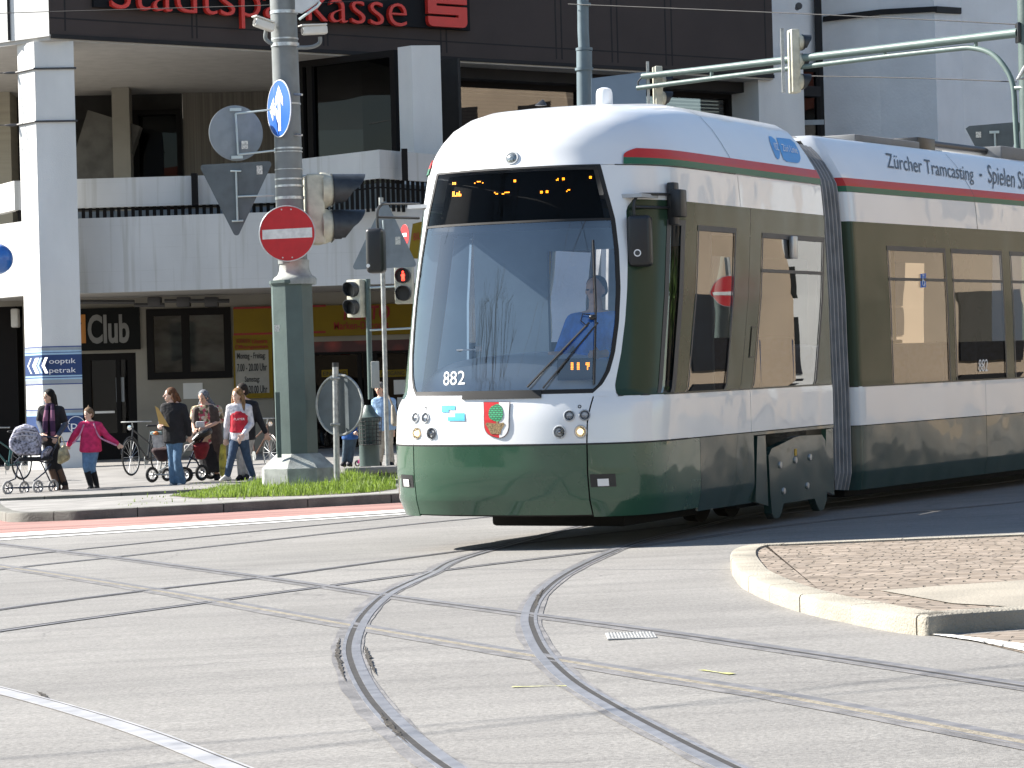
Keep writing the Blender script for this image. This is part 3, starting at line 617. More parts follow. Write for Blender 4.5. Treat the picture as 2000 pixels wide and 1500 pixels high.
# --- glass side band of the cab and A pillars
def band_patches(S, sign, xs, z0, z1, wins, parent, mglass, mband, rear=None, step=None):
    """wins: (left fn, right fn, zlo, zhi, zsplit or None). all in a>0, mirrored by sign"""
    def fl(l, r): return (l, r) if sign > 0 else ((lambda z: -r(z)), (lambda z: -l(z)))
    cur = xs[0]
    for (l, r, a, b, sp) in wins:
        q = fl(cur, l); S.patch('window_band', mband, z0, z1, q[0], q[1], parent)
        q = fl(l, r)
        if a > z0 + 0.002: S.patch('window_band', mband, z0, a, q[0], q[1], parent)
        if b < z1 - 0.002: S.patch('window_band', mband, b, z1, q[0], q[1], parent)
        S.patch('window', mglass, a, b, q[0], q[1], parent, off=-0.006)
        fr = 0.028
        S.patch('window_frame', M_frame, b - 0.045, b, q[0], q[1], parent, off=0.004, dz=.05)
        for (ll, rr) in ((l, lambda z: l(z) + fr), (lambda z: r(z) - fr, r)):
            qq = fl(ll, rr); S.patch('window_frame', M_frame, a, b - 0.045, qq[0], qq[1], parent, off=0.004, na=1)
        if sp: S.patch('window_frame', M_frame, sp - 0.014, sp + 0.014, q[0], q[1], parent, off=0.005, dz=.05)
        cur = r
    q = fl(cur, xs[1]); S.patch('window_band', mband, z0, z1, q[0], q[1], parent)
S1.patch('pillar', M_tw, PB, ZT, lambda z: aw(z) if z > ZB else aw(ZB), ag, tram, zs=sorted(set([PB, ZB] + [round(1.22 + 0.02 * i, 3) for i in range(10)] + [round(1.42 + .06 * i, 3) for i in range(21)] + [2.66, 2.70, 2.73, ZT])), na=8)
S1.patch('pillar', M_tw, PB, ZT, lambda z: -ag(z), lambda z: -(aw(z) if z > ZB else aw(ZB)), tram, zs=sorted(set([PB, ZB] + [round(1.22 + 0.02 * i, 3) for i in range(10)] + [round(1.42 + .06 * i, 3) for i in range(21)] + [2.66, 2.70, 2.73, ZT])), na=8)
def U(u): return S1.aU(u)
def px_u(px, py, S=None):
    S = S or S1; r = S.solve(px, py); return r[0]
wA = (px_u(1296, 600), px_u(1332, 600)); wB = (px_u(1356, 600), px_u(1432, 600)); wC = (px_u(1483, 600), px_u(1606, 600))
print('wins', wA, wB, wC)
k = lambda v: (lambda z: v)
for sg in (1, -1):
    q = (lambda z: ag(z)) 
    band_patches(S1, sg, (q, k(wC[0] - 0.28)), PB, ZT, [(k(wA[0]), k(wA[1]), PB + .01, 2.60, None), (k(wB[0]), k(wB[1]), PB + .01, 2.57, None)], tram, M_gls, M_band)
    band_patches(S1, sg, (k(wC[0] - 0.274), end1), PB, ZT, [(k(wC[0]), k(wC[1]), PB + .01, 2.55, 2.22)], tram, M_gls, M_band)
# white above the band, stripes, roof
S1.patch('roof_side', M_tw, ZT, 3.03, lambda z: aw(min(z, 3.03)), lambda z: joint(z) - g, tram)
S1.patch('roof_side', M_tw, ZT, 3.03, lambda z: joint(z) + g, end1, tram)
S1.patch('roof_side', M_tw, ZT, 3.03, mend1, lambda z: -aw(min(z, 3.03)), tram)
S1.patch('roof_side', M_blkp, ZT, 3.02, lambda z: joint(z) - .01, lambda z: joint(z) + .01, tram, off=-.006)
ss = px_u(1217, 312)
RZ = [3.034, 3.06, 3.09, 3.12, 3.15, 3.18, 3.21, 3.25, 3.3, 3.35, 3.4, 3.45, 3.5, 3.53, 3.56, 3.58, 3.6, 3.61, 3.6185]
dome = S1.patch('roof', M_tw, 3.034, 3.62, mend1, end1, tram, zs=RZ, na=70)
for zs_, m_, lo in (([3.036, 3.062, 3.09], M_sgrn, ss), ([3.09, 3.105, 3.12, 3.135, 3.15, 3.160, 3.166], M_sred, ss)):
    st = lambda z: ss + max(0, (z - 3.10)) ** 2 * 22
    S1.patch('stripe', m_, zs_[0], zs_[-1], st, lambda z: end1(z) - .005, tram, off=0.009, zs=zs_, na=70)
    S1.patch('stripe', m_, zs_[0], zs_[-1], lambda z: -end1(z) + .005, lambda z: -st(z), tram, off=0.009, zs=zs_, na=70)
# roof seam between cab shell and body
S1.patch('panel_joint', M_blkp, 3.03, 3.55, lambda z: joint(z) - 0.05 - .004, lambda z: joint(z) - 0.05 + .004, tram, off=0.0035, na=1)
S1.patch('panel_joint', M_blkp, 3.028, 3.035, lambda z: ss - .05, lambda z: joint(z) - .05, tram, off=0.0035, na=20)
S1.patch('panel_joint', M_blkp, PB - .005, PB + .006, lambda z: ag(1.21), end1, tram, off=0.004)
# -- front roof lamp
def on_front(px, py, guess=None): r = S1.solve(px, py, guess); return S1.pt(*r), S1.nrm(*r), r
def lamp(px, py, R, name, lit=False, big=False, ring=M_grey):
    for sgn in (1, -1):
        c, n, r = on_front(px, py, guess=(0.5 if px > 1000 else -0.02, 0.95)); 
        if name == 'roof_lamp' and sgn < 0: break
        if sgn < 0: c = S1.pt(-r[0], r[1]); n = S1.nrm(-r[0], r[1])
        n = (n * 0.5 - u_ * 0.5).normalized() if big else n
        lm = MB().torus(c + n * 0.003, n, R, R * 0.14, 26, 6).build(name, ring, tram)
        MB().lathe(c - n * 0.02, n, [(0, R * .96), (0.018, R * .96)], 24).build('reflector_bowl', mat("lamp_bowl", (0.35, 0.35, 0.36), 0.25, metal=0.9, var=0.5, vscale=70), lm)
        MB().lathe(c - n * 0.001, n, [(0, R * .86), (R * .30, R * .80), (R * .52, R * .5), (R * .6, 0.001)], 24).build('lens', glass("lamp_lens", (0.75, 0.75, 0.75), 1.5, 0.02, 60), lm)
        if lit: MB().ball(c + n * R * .15, (R * .5,) * 3, 10, 7).build('bulb', emit("headlight_warm", (1.0, 0.72, 0.35), 1.6), lm)
        elif big: MB().ball(c + n * R * .15, (R * .35,) * 3, 10, 7).build('bulb', M_chrome, lm)
lamp(1134, 843, 0.047, 'headlight', True, True); lamp(1093, 844, 0.047, 'headlight', False, True)
lamp(1142, 811, 0.040, 'indicator_lamp'); lamp(1112, 812, 0.040, 'indicator_lamp')
c, n, r = on_front(1000, 309, (0.0, 3.1)); 
lm = MB().torus(c, n, 0.05, 0.009, 26, 6).build('roof_lamp', M_grey, tram)
MB().lathe(c - n * .01, n, [(0, .048), (.012, .047), (.024, .03), (.028, .001)], 24).build('lens', mat("clear_lens", (0.35, 0.38, 0.38), 0.15, metal=0.6, var=0.5, vscale=90), lm)
for px, py in ((1132, 794), (832, 797)):
    c, n, r = on_front(px, py, (0.5 if px > 1000 else -0.5, 1.1)); MB().torus(c, n, .011, .004, 14, 5).build('camera_eye', M_frame, tram)
# -- coat of arms, small blue logo
def dec(px0, py0, px1, py1, guess):                  # mapping from unit square to the shell
    c00 = S1.solve(px0, py1, guess); c10 = S1.solve(px1, py1, guess); c01 = S1.solve(px0, py0, guess); c11 = S1.solve(px1, py0, guess)
    def f(x, y): return ((c00[0] * (1 - x) + c10[0] * x) * (1 - y) + (c01[0] * (1 - x) + c11[0] * x) * y, (c00[1] * (1 - x) + c10[1] * x) * (1 - y) + (c01[1] * (1 - x) + c11[1] * x) * y)
    return f
f = dec(945, 786, 997, 855, (-0.01, 1.0))
def shield(hw, top=1.0): 
    R = [(0, 0)] + [(hw * math.sin(t), 0.36 * (1 - math.cos(t))) for t in [i * math.pi / 2 / 8 for i in range(1, 9)]] + [(hw * 1.02, 0.7), (hw * 1.08, top)]
    return R
RR = shield(.44); Lh = [(0.5 - x, y) for x, y in RR] + [(0.5, 1.0)]; Rh = [(0.5 + x, y) for x, y in RR] + [(0.5, 1.0)]
S1.decal('coat_of_arms', [f(x, y) for x, y in [(0.5 - (a - .5) , b) if False else (a, b) for a, b in ([(0.5 + x * 1.06, -0.015 + y * 1.03) for x, y in RR][::1] + [(0.5 - x * 1.06, -0.015 + y * 1.03) for x, y in RR][::-1])]], [tuple(range(2 * len(RR)))], mat("arms_outline", (0.10, 0.03, 0.02), 0.5), tram, off=0.006, cuts=5)
arms = [o for o in scene.objects if o.name.startswith('coat_of_arms')][0]
S1.decal('red_field', [f(*q) for q in Lh], [tuple(range(len(Lh)))], mat("arms_red", (0.62, 0.02, 0.025), 0.4), arms, off=0.009, cuts=4)
S1.decal('white_field', [f(*q) for q in Rh], [tuple(range(len(Rh)))], mat("arms_white", (0.8, 0.8, 0.8), 0.4), arms, off=0.009, cuts=4)
egg = [(0.45 + 0.235 * math.sin(t) * (1 - 0.12 * math.cos(t)), 0.70 + 0.245 * math.cos(t)) for t in [i * 2 * math.pi / 26 for i in range(26)]]
m, nt, b = _new("pine_cone_green"); tc = N(nt, "ShaderNodeTexCoord"); br = N(nt, "ShaderNodeTexBrick"); br.inputs['Scale'].default_value = 1; br.inputs['Brick Width'].default_value = 0.026; br.inputs['Row Height'].default_value = 0.016; br.inputs['Mortar Size'].default_value = 0.0025
br.inputs['Color1'].default_value = (.03, .33, .14, 1); br.inputs['Color2'].default_value = (.04, .38, .17, 1); br.inputs['Mortar'].default_value = (.005, .05, .02, 1)
mp = N(nt, "ShaderNodeMapping"); mp.inputs['Rotation'].default_value = (math.radians(90), 0, 0); nt.links.new(tc.outputs['Object'], mp.inputs[0]); nt.links.new(mp.outputs[0], br.inputs[0]); nt.links.new(br.outputs[0], b.inputs[0])
S1.decal('pine_cone', [f(*q) for q in egg], [tuple(range(26))], m, arms, off=0.012, cuts=4)
cap = [(0.40, 0.46), (0.40, 0.40), (0.16, 0.43), (0.10, 0.38), (0.17, 0.30), (0.22, 0.22), (0.26, 0.10), (0.56, 0.10), (0.60, 0.22), (0.68, 0.30), (0.76, 0.38), (0.70, 0.43), (0.48, 0.40), (0.48, 0.46)]
S1.decal('capital', [f(*q) for q in cap], [tuple(range(len(cap)))], mat("arms_gold", (0.30, 0.20, 0.09), 0.5, var=.5, vscale=90), arms, off=0.012, cuts=4)
f = dec(863, 792, 908, 822, (-0.35, 1.1)); M_lb = mat("logo_blue", (0.10, 0.52, 0.78), 0.4)
lg = None
for poly in ([(0.0, .55), (0.0, 1), (.62, 1), (.62, .72), (.34, .72), (.34, .55)], [(.30, 0), (.30, .25), (.62, .25), (.62, .5), (1, .5), (1, 0)]):
    o = S1.decal('logo', [f(*q) for q in poly], [tuple(range(len(poly)))], M_lb, tram, off=0.004, cuts=3)
def shell_text(S, s, pa, pb, pc, guess, m, parent, off=0.005, cuts=3, name='lettering', **k):
    # pa lower left, pb lower right, pc upper left pixel
    A, B, C = S.solve(*pa, guess), S.solve(*pb, guess), S.solve(*pc, guess)
    vs, fs = text_mesh(s, **k)
    vv = [(A[0] + (B[0] - A[0]) * x + (C[0] - A[0]) * y, A[1] + (B[1] - A[1]) * x + (C[1] - A[1]) * y) for x, y in vs]
    return S.decal(name, vv, fs, m, parent, off, cuts)
M_wt = mat("white_lettering", (0.85, 0.85, 0.85), 0.5, var=0)
shell_text(S1, "882", (866, 753), (908, 751), (867, 726), (-0.35, 1.3), M_wt, tram, off=0.002)
# -- side logo on the roof edge
M_lb2 = mat("side_logo_blue", (0.07, 0.33, 0.72), 0.4)
def poly_px(S, pts, m, name, guess=None, off=0.004, cuts=6):
    v = [S.solve(*q, guess) for q in pts]; return S.decal(name, v, [tuple(range(len(v)))], m, tram, off, cuts)
gg = S1.solve(1540, 290)
poly_px(S1, [(1501, 266), (1506, 267), (1513, 273), (1520, 285), (1523, 300), (1522, 309), (1519, 312), (1515, 308), (1508, 292), (1503, 277)], M_lb2, 'logo', gg)
poly_px(S1, [(1516, 269), (1543, 272), (1552, 280), (1560, 295), (1563, 310), (1561, 317), (1557, 319), (1536, 316), (1530, 312), (1524, 295)], M_lb2, 'logo', gg)
shell_text(S1, "VBZ", (1512, 293), (1521, 295), (1508, 279), gg, M_wt, tram, off=0.008)
shell_text(S1, "Züri Linie", (1529, 296), (1558, 301), (1524, 282), gg, M_wt, tram, off=0.008, cuts=4)
# little service flap and sticker on the joint band
S1.patch('service_flap', M_blkp, 1.47, 1.74, joint(1.6) + .05, joint(1.6) + .16, tram, off=.004)
S1.patch('service_flap', M_band, 1.48, 1.73, joint(1.6) + .06, joint(1.6) + .15, tram, off=.007)
c = S1.pt(*S1.solve(1546, 483)); MB().rbox(c + w_ * .02, (0.04, 0.13, 0.20), .012, (w_, u_, zz_)).build('window_handle', M_alu, tram)
# -- roof furniture
c = S1.L3(2.2, 0.05, 3.60); MB().lathe(c, zz_, [(0, .074), (.16, .070), (.19, .060), (.205, .03)], 24).build('antenna', M_tw, tram)
c = S1.L3(1.25, -0.1, 3.60); MB().hull([(c, (.05, .03, .005)), (c + u_ * .04 + Z3 * .04, (.01, .01, .01))]).build('antenna', M_blkp, tram)
mb = MB(); c = S1.L3(1.25, 0.05, 3.555); mb.lathe(c - zz_ * 0.03, (zz_ - u_ * .10).normalized(), [(0, .30), (.035, .30), (.045, .27), (.046, .0)], 30); mb.build('roof_vent', mat("vent_grille", (.45, .46, .46), .6, var=.4, vscale=50), tram)
for (u0, u1_, w0, ww, z0, h) in ((2.75, 3.5, .36, .5, 3.46, .15), (3.6, 4.2, .36, .5, 3.44, .13)):
    MB().rbox(S1.L3((u0 + u1_) / 2, w0, z0 + h / 2), (ww, u1_ - u0, h), .012, (w_, u_, zz_)).build('roof_box', M_blkp, tram)
# -- mirrors
def mirror(side, head, arm, brk, Zoff):
    c0 = S1.pt(*S1.solve(*brk, guess=(1.3 * side if side > 0 else -1.0, 2.7))) if side > 0 else S1.pt(-1.0, 2.72)
    out = w_ * side
    br = MB().rbox(c0 + out * .03, (.07, .10, .34), .012, (w_, u_, zz_)).rbox(c0 + out * .08, (.09, .13, .22), .012, (w_, u_, zz_)).build('mirror_bracket', M_blkp, tram)
    Zm = c0.y + Zoff
    hc = [P(*q, Zm) for q in head]                   # top-left, bottom-right of the housing
    ctr = (hc[0] + hc[1]) / 2; wd = abs(hc[1].x - hc[0].x); ht = abs(hc[1].z - hc[0].z)
    mr = MB().rbox(ctr, (wd * .96, .16, ht * .985), .035, (Vector((.985, -.17, 0)), Vector((.17, .985, 0)), Z3), 4).build('wing_mirror', M_blkp, tram)
    aa = [P(*q, Zm + f_ * (c0.y - Zm)) for q, f_ in arm[0]]; MB().tube(smooth_path(aa, 5), .012, 8).tube([P(*q, Zm + f_ * (c0.y - Zm)) for q, f_ in arm[1]], .012, 8).build('mirror_arm', M_blkp, tram)
    return ctr, wd
ctr, wd = mirror(1, [(1225, 421), (1276, 521)], ([((1239, 425), 0), ((1238, 400), 0), ((1243, 385), .05), ((1256, 379), .15), ((1318, 380), 1)], [((1239, 404), 0), ((1316, 406), 1)]), (1308, 398), -0.35)
c = P(1245, 494, 0 + ctr.y - .085); lmr = [o for o in scene.objects if o.name == 'wing_mirror'][0]
MB().lathe(c, (0, -1, 0), [(0, .029), (.004, .029)], 20).build('sticker', M_wt, lmr); MB().lathe(c + Vector((0, -.004, 0)), (0, -1, 0), [(0, .02), (.002, .02)], 16).build('sticker', M_frame, lmr)
ctr, wd = mirror(-1, [(715, 446), (754, 534)], ([((738, 448), 0), ((737, 415), 0), ((743, 402), .05), ((756, 398), .15), ((818, 398), 1)], [((738, 424), 0), ((818, 426), 1)]), (818, 410), -0.45)
c = P(719, 519, ctr.y - .085); MB().lathe(c, (0, -1, 0), [(0, .016), (.004, .016)], 16).build('sticker', M_wt, [o for o in scene.objects if o.name == 'wing_mirror.001'][0])
# -- wiper
def sp(px, py, off, guess=(0.4, 1.6)): r = S1.solve(px, py, guess); return S1.pt(*r, off=off)
wp = MB().tube([sp(1032, 758, .03, (.2, 1.25)), sp(1150, 632, .05)], .010, 6).tube([sp(1062, 760, .03, (.25, 1.25)), sp(1166, 632, .05)], .008, 6).build('wiper', M_blkp, tram)
MB().tube([sp(1158, 470, .02, (.45, 2.2)), sp(1163, 600, .025), sp(1160, 752, .02, (.5, 1.3))], .009, 6).build('wiper_blade', M_blkp, wp)
MB().ball(sp(1156, 622, .05), (.03, .02, .022)).tube([sp(1147, 640, .04), sp(1134, 628, .05), sp(1138, 615, .05), sp(1152, 617, .05)], .005, 5).build('wiper_joint', M_blkp, wp)
a0, a1 = S1.solve(905, 764, (-.2, 1.22))[0], S1.solve(1058, 762, (.3, 1.22))[0]
S1.patch('wiper_cowl', M_blk, 1.20, 1.262, a0, a1, tram, off=0.012, na=14, thick=.02)
# -- LED line board low behind the glass
c = sp(1124, 716, -.12, (.35, 1.5)); n = -Y3
MB().rbox(c, (.30, .03, .17), .01).build('line_display', M_blkp, tram)
for i, px in enumerate((1117, 1129, 1146)):
    for j in range(5):
        for kx in ((0, 1) if i < 2 else ((0, 1, 2) if j < 2 else (1, 2) if j == 2 else (1,))):
            q = P(px + kx * 2.6 - 1, 709 + j * 3, c.y - .018); kk = .0042; ledm.add([q + Vector((-kk, 0, -kk)), q + Vector((kk, 0, -kk)), q + Vector((kk, 0, kk)), q + Vector((-kk, 0, kk))], [(0, 1, 2, 3)])
o = ledm.build('led_dots', M_amber, tram, smooth=False); o['kind'] = 'stuff'
# -- cab interior: dashboard, floor, rear bulkhead, driver's seat
dash = MB(); rows = []
for i in range(15):
    t = i / 14; w0 = -0.95 + 1.9 * t; hgt = 1.28 + 0.26 * math.sin(math.pi * min(1, max(0, (t * 1.05)))) ** .45
    rows.append([S1.L3(S1.uf(1.3) + .16 + 0.35 * abs(2 * t - 1) ** 2.4, w0, 1.22), S1.L3(S1.uf(1.3) + .20 + 0.35 * abs(2 * t - 1) ** 2.4, w0, hgt - .06), S1.L3(S1.uf(1.3) + .30 + 0.35 * abs(2 * t - 1) ** 2.4, w0, hgt), S1.L3(1.05, w0, hgt + .02), S1.L3(1.15, w0, 1.2)])
dash.add([v for r_ in rows for v in r_], [(i * 5 + j, (i + 1) * 5 + j, (i + 1) * 5 + j + 1, i * 5 + j + 1) for i in range(14) for j in range(4)]).build('dashboard', M_dash, tram)
MB().box(S1.L3(2.7, 0, .42), (2.2, 3.9, .05), ax=(w_, u_, zz_)).build('floor', M_frame, tram)
MB().box(S1.L3(2.6, 0, 2.78), (2.1, 3.9, .03), ax=(w_, u_, zz_)).build('ceiling', M_grey, tram)
bk = MB().box(S1.L3(1.95, -.75, 1.6), (.7, .04, 2.3), ax=(w_, u_, zz_)).box(S1.L3(1.95, .98, 1.6), (.24, .04, 2.3), ax=(w_, u_, zz_)).box(S1.L3(1.95, .23, 2.6), (1.26, .04, .36), ax=(w_, u_, zz_)).box(S1.L3(1.95, .23, .85), (1.26, .04, .9), ax=(w_, u_, zz_)).build('bulkhead', mat("bulkhead_blue", (.22, .33, .48), .6, var=.1), tram)
MB().rbox(S1.L3(1.45, .42, 1.45), (.50, .12, .75), .05, (w_, u_, zz_), 3).rbox(S1.L3(1.25, .42, 1.02), (.5, .48, .12), .04, (w_, u_, zz_), 3).build('driver_seat', mat("seat_fabric", (.03, .035, .05), .9), tram)
M_seat = mat("seat_blue", (.05, .08, .16), .8, var=.3, vscale=20)
for u0 in (2.9, 3.7): 
    for w0 in (-.75, .75): MB().rbox(S1.L3(u0, w0, 1.25), (.8, .08, .8), .04, (w_, u_, zz_)).rbox(S1.L3(u0 - .2, w0, .9), (.8, .42, .08), .03, (w_, u_, zz_)).build('seat', M_seat, tram)
# papers and white sun visor on the windscreen
MB().box(sp(903, 681, -.06, (-.25, 1.55)), (.16, .10, .01)).box(sp(925, 678, -.08, (-.2, 1.55)), (.05, .1, .04)).build('papers', M_wt, tram)
# -- underframe, wheel skirt
MB().rbox(S1.L3(1.75, .1, .25), (1.2, 1.6, .22), .03, (w_, u_, zz_)).rbox(S1.L3(3.8, 0, .36), (2.0, 2.3, .36), .03, (w_, u_, zz_)).build('underframe', M_under, tram)
MB().rbox(S1.L3(2.62, 1.02, .52), (.2, .2, .58), .01, (w_, u_, zz_)).build('skirt_end', M_under, tram)
MB().rbox(S1.L3(4.70, 1.02, .52), (.2, .2, .58), .01, (w_, u_, zz_)).build('skirt_end', M_under, tram)
S1.patch('skirt', M_tgd, .81, CB - g, lambda z: joint(z) + .05, end1, tram, thick=.02)
for (ua, ub, uc, ud) in ((2.66, 2.96, 2.74, 2.93), (4.42, 4.64, 4.46, 4.64)):
    pl = [(ua, .24), (ub, .19), (ud, .80), (uc, .80)]
    MB().prism([(x, z) for x, z in pl], S1.O + w_ * 1.12, u_, zz_, w_, 0.0, .045).build('corner_strut', M_tgd, tram)
bog = [(2.98, .62), (3.0, .30), (3.03, .12), (3.10, .07), (3.20, .07), (3.27, .12), (3.32, .19), (4.10, .19), (4.17, .12), (4.24, .07), (4.34, .08), (4.42, .16), (4.46, .35), (4.42, .70), (4.33, .755), (3.75, .765), (3.62, .755), (3.06, .68)]
cov = MB().prism(bog, S1.O + w_ * 1.10, u_, zz_, w_, 0.0, .07).build('wheel_cover', M_tgd, tram)
for (bu, bz) in ((3.25, .53), (3.63, .555), (4.0, .565), (3.32, .30), (3.92, .315)):
    MB().lathe(S1.L3(bu, 1.17, bz), w_, [(0, .030), (.012, .028), (.013, 0)], 14).build('bolt', M_alu, cov)
MB().box(S1.L3(3.64, 1.172, .625), (.004, .05, .06), ax=(w_, u_, zz_)).build('sticker', mat("yellow_sticker", (.6, .36, .02), .6), cov)
for uw_ in (3.38, 4.12): MB().lathe(S1.L3(uw_, .25, .29), w_, [(0, .26), (.12, .27)], 28).build('wheel', M_under, tram)
# ================= bellows
def bellows(A, B, fa, fb, name):                      # A,B shells; fa, fb u positions
    zs = [.24, .4, .8, 1.2, 1.6, 2.0, 2.4, 2.75, 3.0, 3.1, 3.2, 3.3, 3.4, 3.46]
    n = 12; rows = []
    for i in range(n * 2 + 1):
        t = i / (n * 2); o = (-0.035 if i % 4 in (1, 2) else -0.11) if 0 < i < 2 * n else -0.09
        row = []
        for sg in (1, -1):
            r_ = [];
            for z in zs:
                pa = A.O + A.U * fa + A.W * (sg * (A.hw(z) + o)) + A.Z * z; pb = B.O + B.U * fb + B.W * (sg * (B.hw(z) + o)) + B.Z * (z)
                r_.append(pa.lerp(pb, t))
            row += r_ if sg > 0 else r_[::-1]
            
        rows.append(row)
    k = len(rows[0]); return MB().add([v for r_ in rows for v in r_], [(i * k + j, i * k + j + 1, (i + 1) * k + j + 1, (i + 1) * k + j) for i in range(2 * n) for j in range(k - 1)]).build(name, mat("bellows_grey", (.25, .252, .26), .65, var=.2, vscale=6), tram, smooth=False)
bellows(S1, S2, UE, .22, 'bellows')
MB().rbox(S1.L3(5.0, 0, .3), (1.6, .9, .3), .03, (w_, u_, zz_)).build('coupling', M_under, tram)
# ================= second section
L2 = 9.2; e2 = S2.aU(L2); j2 = S2.aU(3.36); a20 = 0.42
S2.patch('skirt', M_tgd, .235, CB - g, lambda z: a20, lambda z: j2(z) - g, tram, thick=.02); S2.patch('skirt', M_tgd, .235, CB - g, lambda z: j2(z) + g, e2, tram, thick=.02)
S2.patch('side_panel', M_tw, CB + g, PB, lambda z: a20, lambda z: j2(z) - g, tram, thick=.02); S2.patch('side_panel', M_tw, CB + g, PB, lambda z: j2(z) + g, e2, tram, thick=.02)
S2.patch('inner_wall', M_under, .26, PB - .01, lambda z: .6, lambda z: e2(z) - .02, tram, off=-.03)
def p2(px, py): return S2.solve(px, py)[0]
wins2 = [(p2(1738, 600), p2(1852, 600)), (p2(1863, 600), p2(1962, 600)), (p2(1978, 600), p2(1978, 600) + 1.35), (p2(1978, 600) + 1.55, p2(1978, 600) + 2.9)]
print('wins2', wins2)
band_patches(S2, 1, (k(a20), e2), PB, ZT, [(k(a), k(b), PB + .01, 2.54, 2.22) for a, b in wins2], tram, M_gls, M_band)
band_patches(S2, -1, (k(a20), e2), PB, ZT, [(k(a), k(b), PB + .01, 2.54, 2.22) for a, b in wins2], tram, M_gls, M_band)
S2.patch('roof_side', M_tw, ZT, 3.03, lambda z: a20, lambda z: j2(z) - g, tram); S2.patch('roof_side', M_tw, ZT, 3.03, lambda z: j2(z) + g, e2, tram); S2.patch('roof_side', M_tw, ZT, 3.03, lambda z: -e2(z), lambda z: -a20, tram)
S2.patch('roof', M_tw, 3.034, 3.53, lambda z: a20, e2, tram, zs=[z for z in RZ if z < 3.54]); S2.patch('roof', M_tw, 3.034, 3.53, lambda z: -e2(z), lambda z: -a20, tram, zs=[z for z in RZ if z < 3.54])
MB().box(S2.L3(4.8, 0, 3.555), (1.3, 8.9, .03), ax=(W2, U2, Z2)).build('roof', M_tw, tram)
S2.patch('stripe', M_sgrn, 3.034, 3.088, lambda z: a20, e2, tram, off=.003); S2.patch('stripe', M_sred, 3.088, 3.166, lambda z: a20, e2, tram, off=.003)
S2.patch('side_panel', M_tw, CB + g, PB, lambda z: -e2(z), lambda z: -a20, tram); S2.patch('skirt', M_tgd, .235, CB - g, lambda z: -e2(z), lambda z: -a20, tram)
S2.patch('panel_joint', M_blkp, ZT, 3.5, lambda z: j2(z) - .004, lambda z: j2(z) + .004, tram, off=.0035, na=1)
S2.patch('panel_joint', M_blkp, PB - .005, PB + .006, lambda z: a20, e2, tram, off=.004)
MB().box(S2.L3(4.7, 0, .42), (2.1, 8.6, .05), ax=(W2, U2, Z2)).build('floor', M_frame, tram)
MB().box(S2.L3(4.7, 0, 2.78), (2.0, 8.6, .03), ax=(W2, U2, Z2)).build('ceiling', M_grey, tram)
MB().rbox(S2.L3(4.7, 0, .28), (1.9, 8.6, .24), .03, (W2, U2, Z2)).build('underframe', M_under, tram)
M_yel = mat("yellow_handrail", (.55, .38, .02), .4)
for u0 in (1.3, 2.5): MB().tube([S2.L3(u0, .55, .45), S2.L3(u0, .55, 2.75)], .018, 8).build('handrail', M_yel, tram)
MB().tube([S2.L3(1.3, .62, 1.62), S2.L3(2.5, .62, 1.62)], .018, 8).build('handrail', M_yel, tram)
for u0 in (1.5, 2.35, 3.2, 4.1, 5.0): 
    for w0 in (-.72, .72): MB().rbox(S2.L3(u0, w0, 1.2), (.85, .08, .8), .04, (W2, U2, Z2)).rbox(S2.L3(u0 - .2, w0, .88), (.85, .42, .08), .03, (W2, U2, Z2)).build('seat', M_seat, tram)
gg2 = S2.solve(1860, 330)
M_dg = mat("dark_grey_lettering", (.10, .12, .14), .5, var=0)
shell_text(S2, "Zürcher Tramcasting", (1733, 337), (1902, 362), (1728, 299), gg2, M_dg, tram, off=.006, cuts=8)
shell_text(S2, "-  Spielen Sie Ihre", (1912, 364), (2040, 388), (1909, 318), gg2, M_dg, tram, off=.006, cuts=8)
g3 = S2.solve(1920, 715)
shell_text(S2, "882", (1911, 726), (1929, 725), (1911, 702), g3, M_wt, tram, off=.003)
v = [S2.solve(*q, S2.solve(1802, 548)) for q in [(1797, 535), (1808, 534), (1808, 561), (1797, 562)]]
wc = S2.decal('wheelchair_sign', v, [(0, 1, 2, 3)], mat("sign_blue", (.02, .14, .55), .5), tram, off=.004)
g4 = S2.solve(1802, 548)
c = S2.pt(*S2.solve(1802, 553, g4), off=.008); MB().torus(c, W2, .028, .006, 16, 5).tube([S2.pt(*S2.solve(1801, 548, g4), off=.008), S2.pt(*S2.solve(1801, 541, g4), off=.008)], .006, 5).ball(S2.pt(*S2.solve(1801, 538, g4), off=.008), (.012, .012, .012), 8, 5).build('symbol', M_wt, wc)
# roof equipment of the second section
for (u0, u1_, w0, ww, h) in ((.5, 1.4, .40, .5, .07), (1.45, 3.0, .38, .55, .13), (5.2, 8.5, .3, .7, .2)):
    MB().rbox(S2.L3((u0 + u1_) / 2, w0, 3.53 + h / 2), (ww, u1_ - u0, h), .012, (W2, U2, Z2)).build('roof_box', mat("roof_box_grey", (.20, .205, .21), .6, var=.15), tram)
mb = MB().tube([S2.L3(3.2, .45, 3.68), S2.L3(6.5, .45, 3.68)], .045, 10).rbox(S2.L3(3.3, .45, 3.64), (.3, .45, .16), .01, (W2, U2, Z2)); mb.build('roof_pipe', M_blkp, tram)
MB().tube([S1.L3(4.6, .45, 3.52), S2.L3(.5, .45, 3.55)], .02, 8).build('roof_cable', M_blkp, tram)
